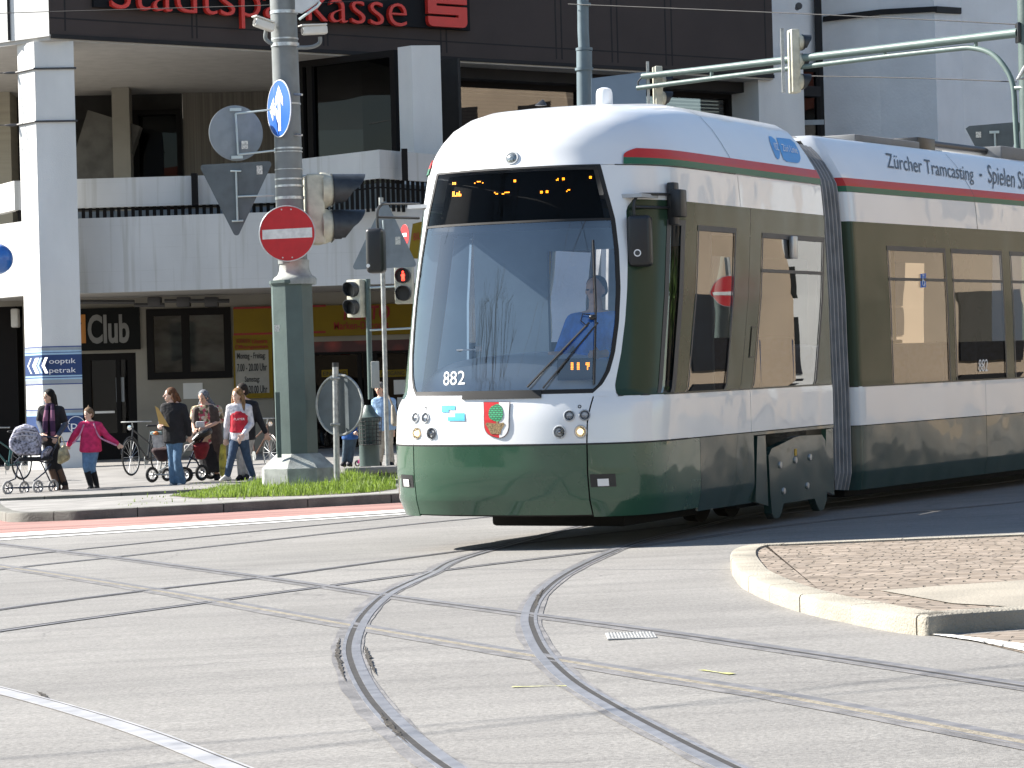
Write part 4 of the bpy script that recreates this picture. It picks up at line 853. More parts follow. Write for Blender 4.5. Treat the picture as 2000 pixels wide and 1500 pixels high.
# ================================================================== BUILDINGS
def boards():                                        # board-marked concrete: faint horizontal board lines, thin rain streaks from the top
    m, nt, b = _new("board_marked_concrete"); L = nt.links; tc = N(nt, "ShaderNodeTexCoord")
    def nz(sc, st, det=5):
        mp = N(nt, "ShaderNodeMapping"); mp.inputs['Scale'].default_value = st; L.new(tc.outputs['Object'], mp.inputs[0]); n = N(nt, "ShaderNodeTexNoise"); n.inputs['Scale'].default_value = sc; n.inputs['Detail'].default_value = det; L.new(mp.outputs[0], n.inputs['Vector']); return n
    def ramp(src, p0, c0, p1, c1):
        r = N(nt, "ShaderNodeValToRGB"); e = r.color_ramp.elements; e[0].position = p0; e[0].color = (*c0, 1); e[1].position = p1; e[1].color = (*c1, 1); L.new(src, r.inputs[0]); return r
    a = ramp(nz(.8, (1, 1, .5)).outputs[0], .3, (.49, .49, .48), .7, (.585, .585, .575)); s = ramp(nz(2.2, (3, 3, .12)).outputs[0], .34, (.80, .79, .75), .46, (1, 1, 1))
    sx = N(nt, "ShaderNodeSeparateXYZ"); L.new(tc.outputs['Object'], sx.inputs[0]); fr = N(nt, "ShaderNodeMath", operation='FRACT'); ml = N(nt, "ShaderNodeMath", operation='MULTIPLY'); ml.inputs[1].default_value = 4.2
    L.new(sx.outputs[2], ml.inputs[0]); L.new(ml.outputs[0], fr.inputs[0]); ln = ramp(fr.outputs[0], 0.0, (.86, .86, .85), .06, (1, 1, 1)); brk = ramp(nz(1.5, (.5, .5, 6)).outputs[0], .45, (0, 0, 0), .6, (1, 1, 1))
    m1 = N(nt, "ShaderNodeMixRGB", blend_type='MULTIPLY'); m1.inputs[0].default_value = .8; L.new(a.outputs[0], m1.inputs[1]); L.new(s.outputs[0], m1.inputs[2])
    m2 = N(nt, "ShaderNodeMixRGB", blend_type='MULTIPLY'); L.new(brk.outputs[0], m2.inputs[0]); L.new(m1.outputs[0], m2.inputs[1]); L.new(ln.outputs[0], m2.inputs[2])
    L.new(m2.outputs[0], b.inputs['Base Color']); b.inputs['Roughness'].default_value = .88
    bp = N(nt, "ShaderNodeBump"); bp.inputs['Strength'].default_value = .3; bp.inputs['Distance'].default_value = .02; L.new(ln.outputs[0], bp.inputs['Height']); L.new(bp.outputs[0], b.inputs['Normal']); return m
M_conc = mat("pale_concrete", (0.68, 0.68, 0.665), 0.85, var=0.08, vscale=1.3, bump=0.25, bscale=40, stretch=(1, 1, 0.35))
M_conc2 = boards()
M_soff = mat("soffit_panels", (0.46, 0.44, 0.41), 0.9, var=0.08)
M_fas = mat("dark_fascia", (0.060, 0.048, 0.045), 0.75, var=0.12, vscale=0.8, spec=.2)
M_fas2 = mat("fascia_groove", (0.012, 0.011, 0.012), 0.8)
M_beige = mat("beige_wall", (0.27, 0.255, 0.22), 0.9, var=0.12, vscale=1)
M_dkfr = mat("dark_window_frame", (0.012, 0.011, 0.011), 0.8, spec=.15)
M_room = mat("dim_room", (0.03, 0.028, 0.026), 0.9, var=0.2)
M_bgl = glass("building_glass", (0.12, 0.12, 0.12), 1.28, 0.006, 0.8)
M_lred = mat("red_letters", (0.62, 0.035, 0.025), 0.4, var=0.05)
M_stair = mat("stair_concrete", (0.12, 0.115, 0.105), 0.9, var=0.2)
class Wall:                                          # vertical wall plane with a local (t, z) frame; pixels give positions
    def __init__(s, p0, ang): s.p0 = p0; s.d = Vector((math.cos(ang), math.sin(ang), 0)); s.n = Vector((s.d.y, -s.d.x, 0))   # n points to the camera side
    def at(s, px, py): return onw(px, py, s.p0, (s.d.x, s.d.y))
    def pt(s, t, z, off=0.0): return Vector((s.p0[0], s.p0[1], 0)) + s.d * t + Z3 * z + s.n * off
    def rect(s, px0, py0, px1, py1):
        ym, xm = (py0 + py1) / 2, (px0 + px1) / 2
        return s.at(px0, ym)[0], s.at(px1, ym)[0], s.at(xm, py1)[1], s.at(xm, py0)[1]       # t0,t1,z0,z1
    def box(s, mb, t0, t1, z0, z1, o0, o1):           # o1 = towards the camera
        return mb.box(s.pt((t0 + t1) / 2, (z0 + z1) / 2, (o0 + o1) / 2), (abs(t1 - t0), abs(z1 - z0), abs(o1 - o0)), ax=(s.d, Z3, s.n))
    def panel(s, name, m, px, parent, o0=-.1, o1=0.0, **k):
        t0, t1, z0, z1 = s.rect(*px); return s.box(MB(), t0, t1, z0, z1, o0, o1).build(name, m, parent, smooth=False, **k)
def wall_open(W, name, m, t0, t1, z0, z1, holes, parent, o0=-.3, o1=0):      # wall with rectangular holes, as butted blocks in one mesh
    mb = MB(); cur = t0
    for (a, b, c, d) in sorted(holes):
        if a > cur: W.box(mb, cur, a, z0, z1, o0, o1)
        if c > z0: W.box(mb, a, b, z0, c, o0, o1)
        if d < z1: W.box(mb, a, b, d, z1, o0, o1)
        cur = b
    if cur < t1: W.box(mb, cur, t1, z0, z1, o0, o1)
    return mb.build(name, m, parent, smooth=False)
bank = thing('office_building', (-2, 60, 0), 'concrete bank building with dark fascia, red lettering and an arcade of shops', 'building')
# ---- upper fascia, running away to the right
ZF = 57.9; q = P(130, 70, ZF); FA = math.atan2(0.573, 0.82)
Wf = Wall((q.x, q.y), FA); zs0 = q.z
tL = Wf.at(96, 60)[0]; tR = Wf.at(1511, 140)[0]; ztop = zs0 + 6.0
Wf.box(MB(), tL, tR, zs0 + .02, ztop, -12, 0.0).build('fascia', M_fas, bank, smooth=False)
mb = MB()
for px in (128, 376, 385, 632, 640, 861, 872, 1086, 1097, 1195, 1206, 1300, 1312, 1495):
    t = Wf.at(px, 80)[0]; Wf.box(mb, t - .018, t + .018, zs0 + .1, ztop, 0.0, 0.004)
Wf.box(mb, tL, tR, zs0 + .34, zs0 + .37, 0, .004); mb.build('panel_joint', M_fas2, bank, smooth=False)
Wf.box(MB(), tL + .05, tR, zs0 - .06, zs0 + .02, -.5, .03).build('fascia_edge', M_fas2, bank, smooth=False)
# sign box behind the letters and the letters themselves
t0, t1 = Wf.at(205, 30)[0], Wf.at(902, 30)[0]
zb = Wf.at(812, 50)[1]; zb0 = Wf.at(260, 28)[1]
sg_ = Wf.box(MB(), t0 - .3, t1 + .15, zb - .05, zb + 2.2, .01, .1).build('sign_board', mat("black_sign_board", (.008, .009, .011), .7, spec=.2), bank, smooth=False)
a = Wf.at(208, 25)[0]; b_ = Wf.at(784, 50)[0]; desc = Wf.at(470, 53)[1]; base = Wf.at(390, 33)[1] 
base = (Wf.at(240, 30)[1] + Wf.at(760, 50)[1]) / 2; hh = base - desc
text("Stadtsparkasse", Wf.pt(a, desc - .055, .12), Wf.d, Z3, b_ - a, (base - desc) * 6.2, M_lred, sg_, depth=.12, bold=-0.012)
a, b_ = Wf.at(825, 35)[0], Wf.at(901, 35)[0]; z0 = Wf.at(862, 55)[1]; ww = b_ - a; hL = ww * 1.02
zl = lambda py: Wf.at(862, py)[1]
sl = [(0, 0), (ww, 0), (ww, zl(24) - z0 + .04), (.3 * ww, zl(24) - z0 + .04), (.3 * ww, zl(10) - z0), (ww, zl(10) - z0)]
mbx = MB(); o_ = Wf.pt(a, z0, .12)
r0 = ww * .12
cor = lambda x, y, sx, sy: [(x + sx * r0 * (1 - math.cos(t)), y + sy * r0 * (1 - math.sin(t))) for t in [i * math.pi / 2 / 5 for i in range(6)]]
z_a, z_b, z_c, z_d = zl(36) - z0, zl(31) - z0, zl(15) - z0, zl(10) - z0
low = [(0.0, z_a)] + [(r0 - r0 * math.cos(t), r0 - r0 * math.sin(t)) for t in [i * math.pi / 10 for i in range(6)]] + [(ww - r0 + r0 * math.sin(t), r0 - r0 * math.cos(t)) for t in [i * math.pi / 10 for i in range(6)]] + [(ww, z_c), (.22 * ww, z_c), (.22 * ww, z_d), (ww, z_d), (ww, z_d + .55), (0, z_d + .55), (0, z_b), (.78 * ww, z_b), (.78 * ww, z_a)]
mbx.prism(low, o_, Wf.d, Z3, Wf.n, 0, .12).build('logo', M_lred, bank, smooth=False)
# ---- corner pier and sunlit return face at the left end of the fascia
cq = P(60, 68, ZF + .1); dl = Vector((-0.80, 0.60, 0)).normalized()
pier = MB(); a = Wf.pt(tL, 0); c2 = Vector((cq.x, cq.y, 0)); far = c2 + dl * 7
poly = [(a.x, a.y), (c2.x, c2.y), (far.x, far.y), (far.x + 2, far.y + 5), (a.x + 1.2, a.y + 2)]
MB().prism(poly, (0, 0, 0), X3, Y3, Z3, zs0 - .02, ztop).build('upper_wall', M_conc, bank, smooth=False)
q_ = c2 + dl * .62; MB().box((q_.x - .01, q_.y - .02, (zs0 + ztop) / 2), (.05, .05, ztop - zs0)).build('panel_joint', M_fas2, bank, smooth=False)
# soffit slab under everything
sof = [(a.x, a.y), (c2.x, c2.y), (far.x, far.y), (far.x + 2, far.y + 9)]; e_ = Wf.pt(tR, 0, -.02); e2_ = Wf.pt(tR, 0, -12)
sof = [(a.x, a.y + .05), (c2.x, c2.y + .05), (far.x, far.y), (far.x + 1, far.y + 16), (e2_.x, e2_.y), (e_.x, e_.y)]
MB().prism(sof, (0, 0, 0), X3, Y3, Z3, zs0 - .10, zs0 - .021).build('soffit', M_soff, bank, smooth=False)
# ---- the tall square pillar at the left
def gl(x): return gz(x) + 0.05
pc = P(78, 700, 57.9); pcx, pcy = pc.x, pc.y
fd = Vector((math.cos(math.radians(6)), math.sin(math.radians(6)), 0)); ld = Vector((-.62, .78, 0))
pl0 = P(36, 130, 57.9); 
wpx = 5500 / 57.9
fw_ = 76 / wpx / fd.x; lw = 42 / wpx / .62
p0 = Vector((P(62, 130, 57.9).x, 57.9, 0)); 
# pillar outline at ground: A (left-back), B (front corner), C (right front), D (back)
Bx = P(77, 500, 57.9).x; B_ = Vector((Bx, 57.9, 0)); C_ = B_ + fd * fw_; A_ = B_ + ld * lw; D_ = A_ + fd * fw_
pil = [(A_.x, A_.y), (B_.x, B_.y), (C_.x, C_.y), (D_.x, D_.y)]
prt = MB().prism(pil, (0, 0, 0), X3, Y3, Z3, gl(Bx) - .3, zs0 - .10).build('pillar', M_conc, bank, smooth=False)
for py in (134, 237):
    z = onw(100, py, (B_.x, B_.y), (fd.x, fd.y))[1]
    loop = [p + Vector((0, 0, z)) for p in (A_ + ld * .03 - fd * .03, B_ - ld * .03 - fd * .03, C_ + fd * .03 - ld * .03)]
    MB().tube(loop, .022, 6).tube([loop[0], loop[0] + Vector((-3, .5, .1))], .012, 5).ball(loop[0] + Vector((-.1, 0, 0)), (.16, .03, .03)).build('wire_clamp', M_frame, bank)
# printed advertising bands round the pillar
Wp = Wall((B_.x, B_.y), math.atan2(fd.y, fd.x)); Wl = Wall((A_.x, A_.y), math.atan2(-ld.y, -ld.x))
M_abl = mat("ad_blue", (.012, .045, .16), .5); M_alb = mat("ad_pale_blue", (.35, .52, .66), .5); M_agr = mat("ad_grey", (.30, .33, .36), .5); M_adb = mat("ad_line_blue", (.03, .06, .22), .5)
def band(py0, py1, m, name='band', off=.004):
    z1 = Wp.at(115, py0)[1]; z0 = Wp.at(115, py1)[1]
    mb = MB(); Wp.box(mb, 0, fw_, z0, z1, .0, off + .002); Wl.box(mb, 0, lw, z0, z1, .0, off + .002); return mb.build(name, m, prt, smooth=False)
for a, b_, m in ((676, 678, M_adb), (678, 684, M_agr), (684, 687.5, M_alb), (687.5, 689, M_adb), (689, 692.5, M_alb), (692.5, 733, M_abl), (733, 736, M_alb), (736, 738, M_adb), (738, 741, M_alb), (741, 749, M_agr), (749, 751, M_adb), (799, 801, M_adb), (801, 807, M_agr), (807, 812, M_alb), (812, 845, M_abl), (862, 864, M_adb)): band(a, b_, m)
adp = [o for o in bank.children if False]
z1 = Wp.at(118, 700)[1]; z2 = Wp.at(118, 713)[1]; z3 = Wp.at(118, 731)[1]; t0, t1 = Wp.at(96, 710)[0], Wp.at(148, 710)[0]
text("ooptık", Wp.pt(t0, z2, .008), Wp.d, Z3, t1 - t0, z1 - z2, M_wt, prt, .003); text("petrak", Wp.pt(t0, z3, .008), Wp.d, Z3, t1 - t0, (z1 - z2) * 1.0, M_wt, prt, .003)
z4 = Wp.at(110, 832)[1]; text("ooptık", Wp.pt(.02, z4, .008), Wp.d, Z3, .52, .13, M_wt, prt, .003); text("p", Wp.pt(.55, z4 - .12, .008), Wp.d, Z3, .13, .16, M_wt, prt, .003)
MB().torus(Wp.pt(.66, Wp.at(130, 830)[1], .008), Wp.n, .17, .008, 24, 5).build('ring', M_wt, prt)
zt, zbm = Wl.at(62, 694)[1], Wl.at(62, 736)[1]; zm = (zt + zbm) / 2; zt -= .06; zbm += .06
for i, m_ in enumerate((M_wt, M_wt, M_alb, M_wt)):
    x0 = .10 + i * .2; wd = (.05, .16, .09, .12)[i]
    po = [(x0, zm), (x0 + .14, zt), (x0 + .14 + wd, zt), (x0 + wd, zm), (x0 + .14 + wd, zbm), (x0 + .14, zbm)]
    MB().prism([(x, z) for x, z in po], Vector((A_.x, A_.y, 0)), Wl.d, Z3, Wl.n, .007, .010).build('chevron', m_, prt, smooth=False)
# second pillar at the balcony corner, right of the big pole
p2c = P(829, 200, 60.2); f2 = Vector((math.cos(math.radians(8)), math.sin(math.radians(8)), 0)); l2 = Vector((-.75, .66, 0))
Bq = Vector((P(806, 200, 60.2).x, 60.2, 0)); fw2 = 57 / (5500 / 60.2); A2 = Bq + l2 * .40; C2q = Bq + f2 * fw2; D2 = A2 + f2 * fw2
MB().prism([(A2.x, A2.y), (Bq.x, Bq.y), (C2q.x, C2q.y), (D2.x, D2.y)], (0, 0, 0), X3, Y3, Z3, 5.0, zs0 - .101).build('pillar', M_conc, bank, smooth=False)
# ---- upper storey set back: window walls
def framed(W, px0, py0, px1, py1, parent, fr=.1, mull=(), name='window', room=True, zs=None, depth=.12, gm=None, blinds=False):
    t0, t1, z0, z1 = W.rect(px0, py0, px1, py1)
    if zs: z0, z1 = zs
    mb = MB(); W.box(mb, t0, t1, z1 - fr, z1, -.05, depth); W.box(mb, t0, t1, z0, z0 + fr, -.05, depth)
    W.box(mb, t0, t0 + fr, z0 + fr, z1 - fr, -.05, depth); W.box(mb, t1 - fr, t1, z0 + fr, z1 - fr, -.05, depth)
    for mx in mull: tm = W.at(mx, (py0 + py1) / 2)[0]; W.box(mb, tm - fr * .55, tm + fr * .55, z0 + fr, z1 - fr, -.05, depth - .004)
    f = mb.build(name, M_dkfr, parent, smooth=False)
    W.box(MB(), t0 + fr * .7, t1 - fr * .7, z0 + fr * .7, z1 - fr * .7, -.004, .02).build('pane', gm or M_bgl, f, smooth=False)
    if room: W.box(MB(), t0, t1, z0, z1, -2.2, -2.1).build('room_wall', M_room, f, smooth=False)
    return f, (t0, t1, z0, z1)
# bay window between pole and second pillar, running away to the left
a = P(783, 250, 60.9); bdir = Vector((-.80, .60, 0)); Wb = Wall((a.x + bdir.x * 3.2, a.y + bdir.y * 3.2), math.atan2(-bdir.y, -bdir.x)) 
wl0 = Wb.at(584, 200)[0]; fb, _ = framed(Wb, 590, 110, 780, 330, bank, .14, (612,), zs=(4.6, zs0 - .102))
# right window band behind the second pillar, facing the camera parallel to the fascia
Wr = Wall((Wf.p0[0] + Wf.n.x * -1.3, Wf.p0[1] + Wf.n.y * -1.3), FA)
fr_, _ = framed(Wr, 866, 118, 1424, 300, bank, .12, (1128, 1160), zs=(4.6, zs0 - .35), gm=glass('office_glass', (.4, .38, .36), 1.4, .003, .8, boost=.14))
t0, t1, z0, z1 = Wr.rect(866, 118, 1424, 300)
M_blind = mat("blinds", (.11, .10, .095), .6, var=.1); mb = MB(); 
for i in range(44): Wr.box(mb, t0 + .1, t1 - .1, 5.0 + i * .085, 5.0 + i * .085 + .05, -.16, -.12)
o = mb.build('venetian_blind', M_blind, fr_, smooth=False)
Wr.box(MB(), t0, t1 + 2.5, zs0 - .35, zs0 - .10, -.2, .6).build('lintel', M_fas2, bank, smooth=False)
for (x0, x1) in ((1424, 1512),): Wr.panel('pillar', M_conc, (x0, 125, x1, 330), bank, -.4, 1.15)
# loggia back walls
Wk = Wall((-14, 68.0), math.radians(2))
def wk(name, m, x0, x1, zlo=4.0, zhi=None, o0=-.2, o1=0, W=None): 
    W = W or Wk; ta, tb = W.at(x0, 250)[0], W.at(x1, 250)[0]; return W.box(MB(), ta, tb, zlo, zhi or zs0 - .102, o0, o1).build(name, m, bank, smooth=False)
wk('loggia_wall', M_room, -260, 356); wk('loggia_wall', mat("ribbed_wall", (.20, .185, .16), .9, var=.25, vscale=3, stretch=(6, 6, .05)), 358, 600, o1=.05)
wk('loggia_wall', mat("beige_panels", (.40, .37, .30), .9, var=.1, stretch=(.1, .1, 3), vscale=3), -260, 34, o1=1.2); wk('pillar', M_beige, 233, 266, o0=.9, o1=1.6)
t0 = Wk.at(262, 250)[0]; t1 = Wk.at(352, 250)[0]
f_, _ = framed(Wk, 262, 180, 356, 350, bank, .12, (), zs=(4.2, zs0 - .5), depth=.2)
# stair flight seen through the loggia
s0, s1 = Wk.pt(Wk.at(145, 340)[0], 4.8, 1.0), Wk.pt(Wk.at(232, 165)[0], 8.1, 1.0); dd = (s1 - s0).normalized()
MB().box((s0 + s1) / 2, ((s1 - s0).length, .5, 1.3), ax=(dd, Y3, dd.cross(Y3))).build('staircase', M_stair, bank, smooth=False)
# ---- balcony: two parapet bands with a grille between
def bal_poly(pts, Zs): return [Vector((P(px, 450, Z).x, Z, 0)) for px, Z in zip(pts, Zs)]
bp = bal_poly([-330, -40, 60], [63.4, 60.6, 58.8])       # sunlit left return
bm_ = bal_poly([60, 575, 745, 900, 1500], [58.8, 58.1, 56.6, 58.6, 68])
run = bp + bm_[1:]
def z_at(px, py, Z): return P(px, py, Z).z
def bandwall(path, z0, z1, th, name, m, dz=0.0):
    mb = MB(); n = len(path); nn = []
    for i in range(n):
        t = (path[min(i + 1, n - 1)] - path[max(i - 1, 0)]).normalized(); nn.append(Vector((-t.y, t.x, 0)))
    vs = []
    for p, q_ in zip(path, nn): vs += [p + Z3 * z0, p + Z3 * z1, p + q_ * th + Z3 * z1, p + q_ * th + Z3 * z0]
    mb.add(vs, [(i * 4 + c, i * 4 + (c + 1) % 4, (i + 1) * 4 + (c + 1) % 4, (i + 1) * 4 + c) for i in range(n - 1) for c in range(4)] + [(0, 1, 2, 3), tuple((n - 1) * 4 + c for c in range(4))])
    return mb.build(name, m, bank, smooth=False)
zl0, zl1 = z_at(300, 568, 58.4), z_at(300, 421, 58.4); zu0, zu1 = z_at(300, 402, 56.5), z_at(300, 345, 56.5)
lrun = bp + bal_poly([60, 900, 1500], [58.8, 57.9, 66])[1:]
bandwall(lrun, zl0, zl1, .25, 'parapet', M_conc2)
zu0, zu1 = z_at(300, 402, 59.2), z_at(300, 345, 59.2)
upl = bal_poly([-330, -40, 30, 545], [64.3, 61.5, 59.3, 59.2]); bandwall(upl, zu0, zu1, .22, 'parapet', M_conc2)
zr0, zr1 = z_at(745, 348, 57.2), z_at(745, 292, 57.2)
upr = bal_poly([575, 745, 832, 1300], [59.1, 57.2, 58.4, 64]); bandwall(upr, zr0, zr1, .22, 'parapet', M_conc2)
def grille(path, top):
    mb = MB()
    for i in range(len(path) - 1):
        a_, b_2 = path[i], path[i + 1]; n = int((b_2 - a_).length / .15)
        for k_ in range(n):
            p = a_.lerp(b_2, (k_ + .5) / n); mb.box((p.x, p.y + .12, (zl1 - .1 + top) / 2), (.07, .04, top - zl1 + .1))
        mb.tube([a_ + Z3 * ((zl1 + top) / 2 + .1) + Y3 * .12, b_2 + Z3 * ((zl1 + top) / 2 + .1) + Y3 * .12], .018, 5)
    mb.build('railing', M_dkfr, bank, smooth=False)
    bandwall([p + Vector((0, 1.2, 0)) for p in path], zl1 - .1, top, .05, 'railing_back', mat("railing_backing", (.26, .31, .34), .8), 0)
grille(upl[2:], zu0); grille(upr, zr0)
for px, Z, a_, b_2 in ((381, 59.1, zu0, zu1), (792, 57.6, zr0, zr1)):
    p = P(px, 370, Z); MB().box((p.x, p.y - .05, (a_ + b_2) / 2), (.12, .2, b_2 - a_ + .06)).build('parapet_post', M_dkfr, bank, smooth=False)
# balcony slab and the ceiling of the arcade
sl = [(p.x, p.y + .12) for p in lrun]; MB().prism(sl + [(run[-1].x, 80), (run[0].x, 80)], (0, 0, 0), X3, Y3, Z3, zl0 + .05, zl0 + .25).build('slab', M_soff, bank, smooth=False)
# ---- ground floor shops, set back in the arcade
Wg = Wall((-15, 63.0), 0.0)
gl0 = gl(-7) - .05; zc = zl0 - .35
def wg(px0, px1, py=700): return Wg.at(px0, py)[0], Wg.at(px1, py)[0]
def wz(px, py): return Wg.at(px, py)[1]
hd = []
def H(px0, py0, px1, py1): t0, t1, z0, z1 = Wg.rect(px0, py0, px1, py1); return (t0, t1, max(z0, gl0 - .2), z1)
door = H(152, 690, 268, 925); win = H(287, 602, 452, 740); shopL = H(535, 660, 1250, 930); leftd = H(-120, 600, 48, 935)
wall_open(Wg, 'shop_wall', M_beige, -6, 24, gl0 - .3, zl0 + .06, [leftd, door, win, shopL], bank, -.3, 0)
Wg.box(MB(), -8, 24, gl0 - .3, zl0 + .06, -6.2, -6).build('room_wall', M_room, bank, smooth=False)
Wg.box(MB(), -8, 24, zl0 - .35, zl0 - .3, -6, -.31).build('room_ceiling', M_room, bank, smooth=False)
# club entrance
t0, t1, z0, z1 = door; mb = MB(); Wg.box(mb, t0, t1, z1 - .15, z1, -.2, -.08); Wg.box(mb, t0, t0 + .3, z0, z1 - .15, -.2, -.08); Wg.box(mb, t1 - .2, t1, z0, z1 - .15, -.2, -.08); Wg.box(mb, t0 + .3, t1 - .2, z0, z0 + .9, -.2, -.1); Wg.box(mb, (t0 + t1) / 2 + .2, (t0 + t1) / 2 + .3, z0 + .9, z1 - .15, -.2, -.08)
dr = mb.build('door', M_dkfr, bank, smooth=False); Wg.box(MB(), t0 + .2, t1 - .1, z0 + .85, z1 - .1, -.16, -.15).build('pane', M_bgl, dr, smooth=False)
Wg.box(MB(), t0 + .38, t0 + .82, z0 + 1.35, z0 + 1.40, -.08, -.03).build('letter_slot', M_alu, dr, smooth=False)
Wg.panel('notice', M_agr, (225, 737, 241, 785), dr, -.14, -.135)
t0, t1, z0, z1 = Wg.rect(148, 602, 274, 684); cs = Wg.box(MB(), t0 - .6, t1, z0, z1, .02, .12).build('club_sign', mat("club_sign_black", (.006, .007, .007), .7, spec=.15), bank, smooth=False)
def wtext(W, s, px0, py0, px1, py1, m, parent, off=.13, d=.01, **k):
    t0, t1, z0, z1 = W.rect(px0, py0, px1, py1); return text(s, W.pt(t0, z0, off), W.d, Z3, t1 - t0, z1 - z0, m, parent, d, **k)
wtext(Wg, "Club", 173, 614, 254, 671, mat("club_grey", (.17, .17, .165), .6), cs, bold=.03); wtext(Wg, "M", 128, 615, 169, 671, mat("club_orange", (.42, .16, .02), .6), cs, bold=.03)
Wg.panel('notice', M_conc, (358, 748, 396, 779), bank, 0, .02)
# club windows; a pale tinted sheet behind the panes stands in for their reflection
t0, t1, z0, z1 = win; fw3, _ = framed(Wg, 287, 602, 452, 740, bank, .16, (363,), depth=.05, gm=glass('club_glass', (.7, .7, .7), 1.3, .003, 1))
Wg.box(MB(), t0 + .05, t1 - .05, z0 + .05, z1 - .1, -.6, -.5).build('reflection_sheet', mat("pane_reflection", (.42, .46, .44), .9, var=.4, vscale=1.3, stretch=(1, 1, 2)), fw3, smooth=False)
# left end door
t0, t1, z0, z1 = leftd; mb = MB(); Wg.box(mb, t1 - 1.0, t1 - .15, z0, z1, -.2, -.08); fdl = mb.build('door', M_dkfr, bank, smooth=False)
MB().rbox(Wg.pt(Wg.at(34, 622)[0], wz(34, 622), .25), (.16, .3, .42), .03).build('wall_lamp', mat("lamp_white", (.6, .6, .58), .5), bank)
# supermarket: yellow fascia, opening hours board, posters, glazing
M_yw = mat("shop_yellow", (.21, .145, .016), .8, var=.06, spec=.2); M_rd = mat("shop_red", (.28, .02, .02), .7)
t0, t1, z0, z1 = Wg.rect(457, 597, 815, 657); fas = Wg.box(MB(), t0, t1 + 1.5, z0, z1, .01, .12).build('shop_fascia', M_yw, bank, smooth=False)
for (a0, a1, yy) in ((457, 637, 598), (457, 637, 649)): Wg.panel('red_line', M_rd, (a0, yy, a1, yy + 4), fas, .12, .125)
wtext(Wg, "NETTO", 671, 597, 762, 625, M_rd, fas, .125, bold=.03, shear=.15); wtext(Wg, "Marken-Discount", 653, 628, 760, 643, M_rd, fas, .125, bold=.01)
t0, t1, z0, z1 = Wg.rect(457, 655, 533, 778); hb = Wg.box(MB(), t0, t1, z0, z1, .02, .10).build('opening_hours_board', M_yw, bank, smooth=False)
Wg.panel('white_sheet', mat("sheet_white", (.33, .32, .29), .7), (461, 684, 526, 768), hb, .10, .105)
M_k = mat("black_print", (.012, .012, .012), .6)
wtext(Wg, "Unsere", 493, 662, 523, 671, M_rd, hb, .105, bold=.01); wtext(Wg, "Öffnungszeiten", 460, 672, 524, 683, M_rd, hb, .105, bold=.01); wtext(Wg, "KUNDEN", 463, 662, 489, 670, M_rd, hb, .105)
wtext(Wg, "Montag - Freitag:", 464, 689, 519, 704, M_k, hb, .105, bold=.01); wtext(Wg, "7.00 - 20.00 Uhr", 464, 710, 522, 725, M_k, hb, .105, bold=.01); wtext(Wg, "Samstag:", 479, 735, 508, 749, M_k, hb, .105, bold=.01); wtext(Wg, "7.00 - 20.00 Uhr", 464, 753, 523, 768, M_k, hb, .105, bold=.01)
m, nt, b = _new("tomato_poster"); tc = N(nt, "ShaderNodeTexCoord"); vo = N(nt, "ShaderNodeTexVoronoi"); vo.inputs['Scale'].default_value = 2.6; nt.links.new(tc.outputs['Object'], vo.inputs[0]); rp = N(nt, "ShaderNodeValToRGB"); e = rp.color_ramp.elements
e[0].color = (.26, .03, .02, 1); e[1].position = .6; e[1].color = (.05, .006, .006, 1); nt.links.new(vo.outputs[0], rp.inputs[0]); nt.links.new(rp.outputs[0], b.inputs[0])
Wg.panel('window_poster', m, (613, 659, 800, 688), bank, -.12, -.02)
mb = MB()
for px in (611, 704, 716, 735, 800): t = Wg.at(px, 780)[0]; Wg.box(mb, t - .05, t + .05, gl0, wz(700, 689), -.14, 0)
t0 = Wg.at(608, 700)[0]; Wg.box(mb, t0, t0 + 9, wz(700, 691), wz(700, 689) + .03, -.15, .02); mb.build('shop_window_frame', M_dkfr, bank, smooth=False)
Wg.panel('pane', M_bgl, (611, 690, 950, 925), bank, -.1, -.09)
Wg.panel('shelf', mat("shop_shelf", (.10, .085, .06), .8, var=.9, vscale=4, stretch=(1, 1, 3)), (606, 700, 960, 925), bank, -4, -2)
Wg.panel('red_banner', M_rd, (664, 690, 683, 748), bank, -.3, -.28); Wg.panel('strip_light', mat("pale_strip", (.5, .47, .38), .6), (622, 688, 795, 691), bank, -.4, -.3)
for (x0, x1, s) in ((631, 676, "EINGANG"), (744, 790, "AUSGANG")):
    pn = Wg.panel('entrance_sign', M_yw, (x0 - 3, 722, x1 + 3, 736), bank, -.05, -.03); wtext(Wg, s, x0, 725, x1, 733, M_k, pn, -.028, .004, bold=.01)
Wg.panel('notice', M_conc, (769, 742, 792, 770), bank, -.05, -.03); Wg.panel('notice', M_conc, (776, 776, 792, 795), bank, -.05, -.03)
# pipes and brackets under the arcade ceiling
mb = MB()
for (x0, x1, y) in ((152, 272, 592), (272, 330, 598), (330, 455, 590)): mb.tube([Wg.pt(Wg.at(x0, y)[0], wz(x0, y), .8), Wg.pt(Wg.at(x1, y)[0], wz(x1, y), .8)], .05, 6)
for px in (310, 366, 420): mb.rbox(Wg.pt(Wg.at(px, 592)[0], wz(px, 592), .7), (.3, .3, .22), .03)
mb.build('ceiling_pipes', M_frame, bank)
# blue rounded canopy sign at the left edge
c = P(-6, 506, 55.5); MB().hull([(c + Vector((-1.2, 0, 0)), (.31, .3, .30)), (c + Vector((.02, 0, 0)), (.30, .3, .30))], 20, 12).build('lamp_sign', mat("sign_blue_gloss", (.03, .16, .52), .25, coat=.5), origin=c)
tag(scene.objects['lamp_sign'], 'rounded glossy blue sign box on the balcony wall at the left edge', 'sign')
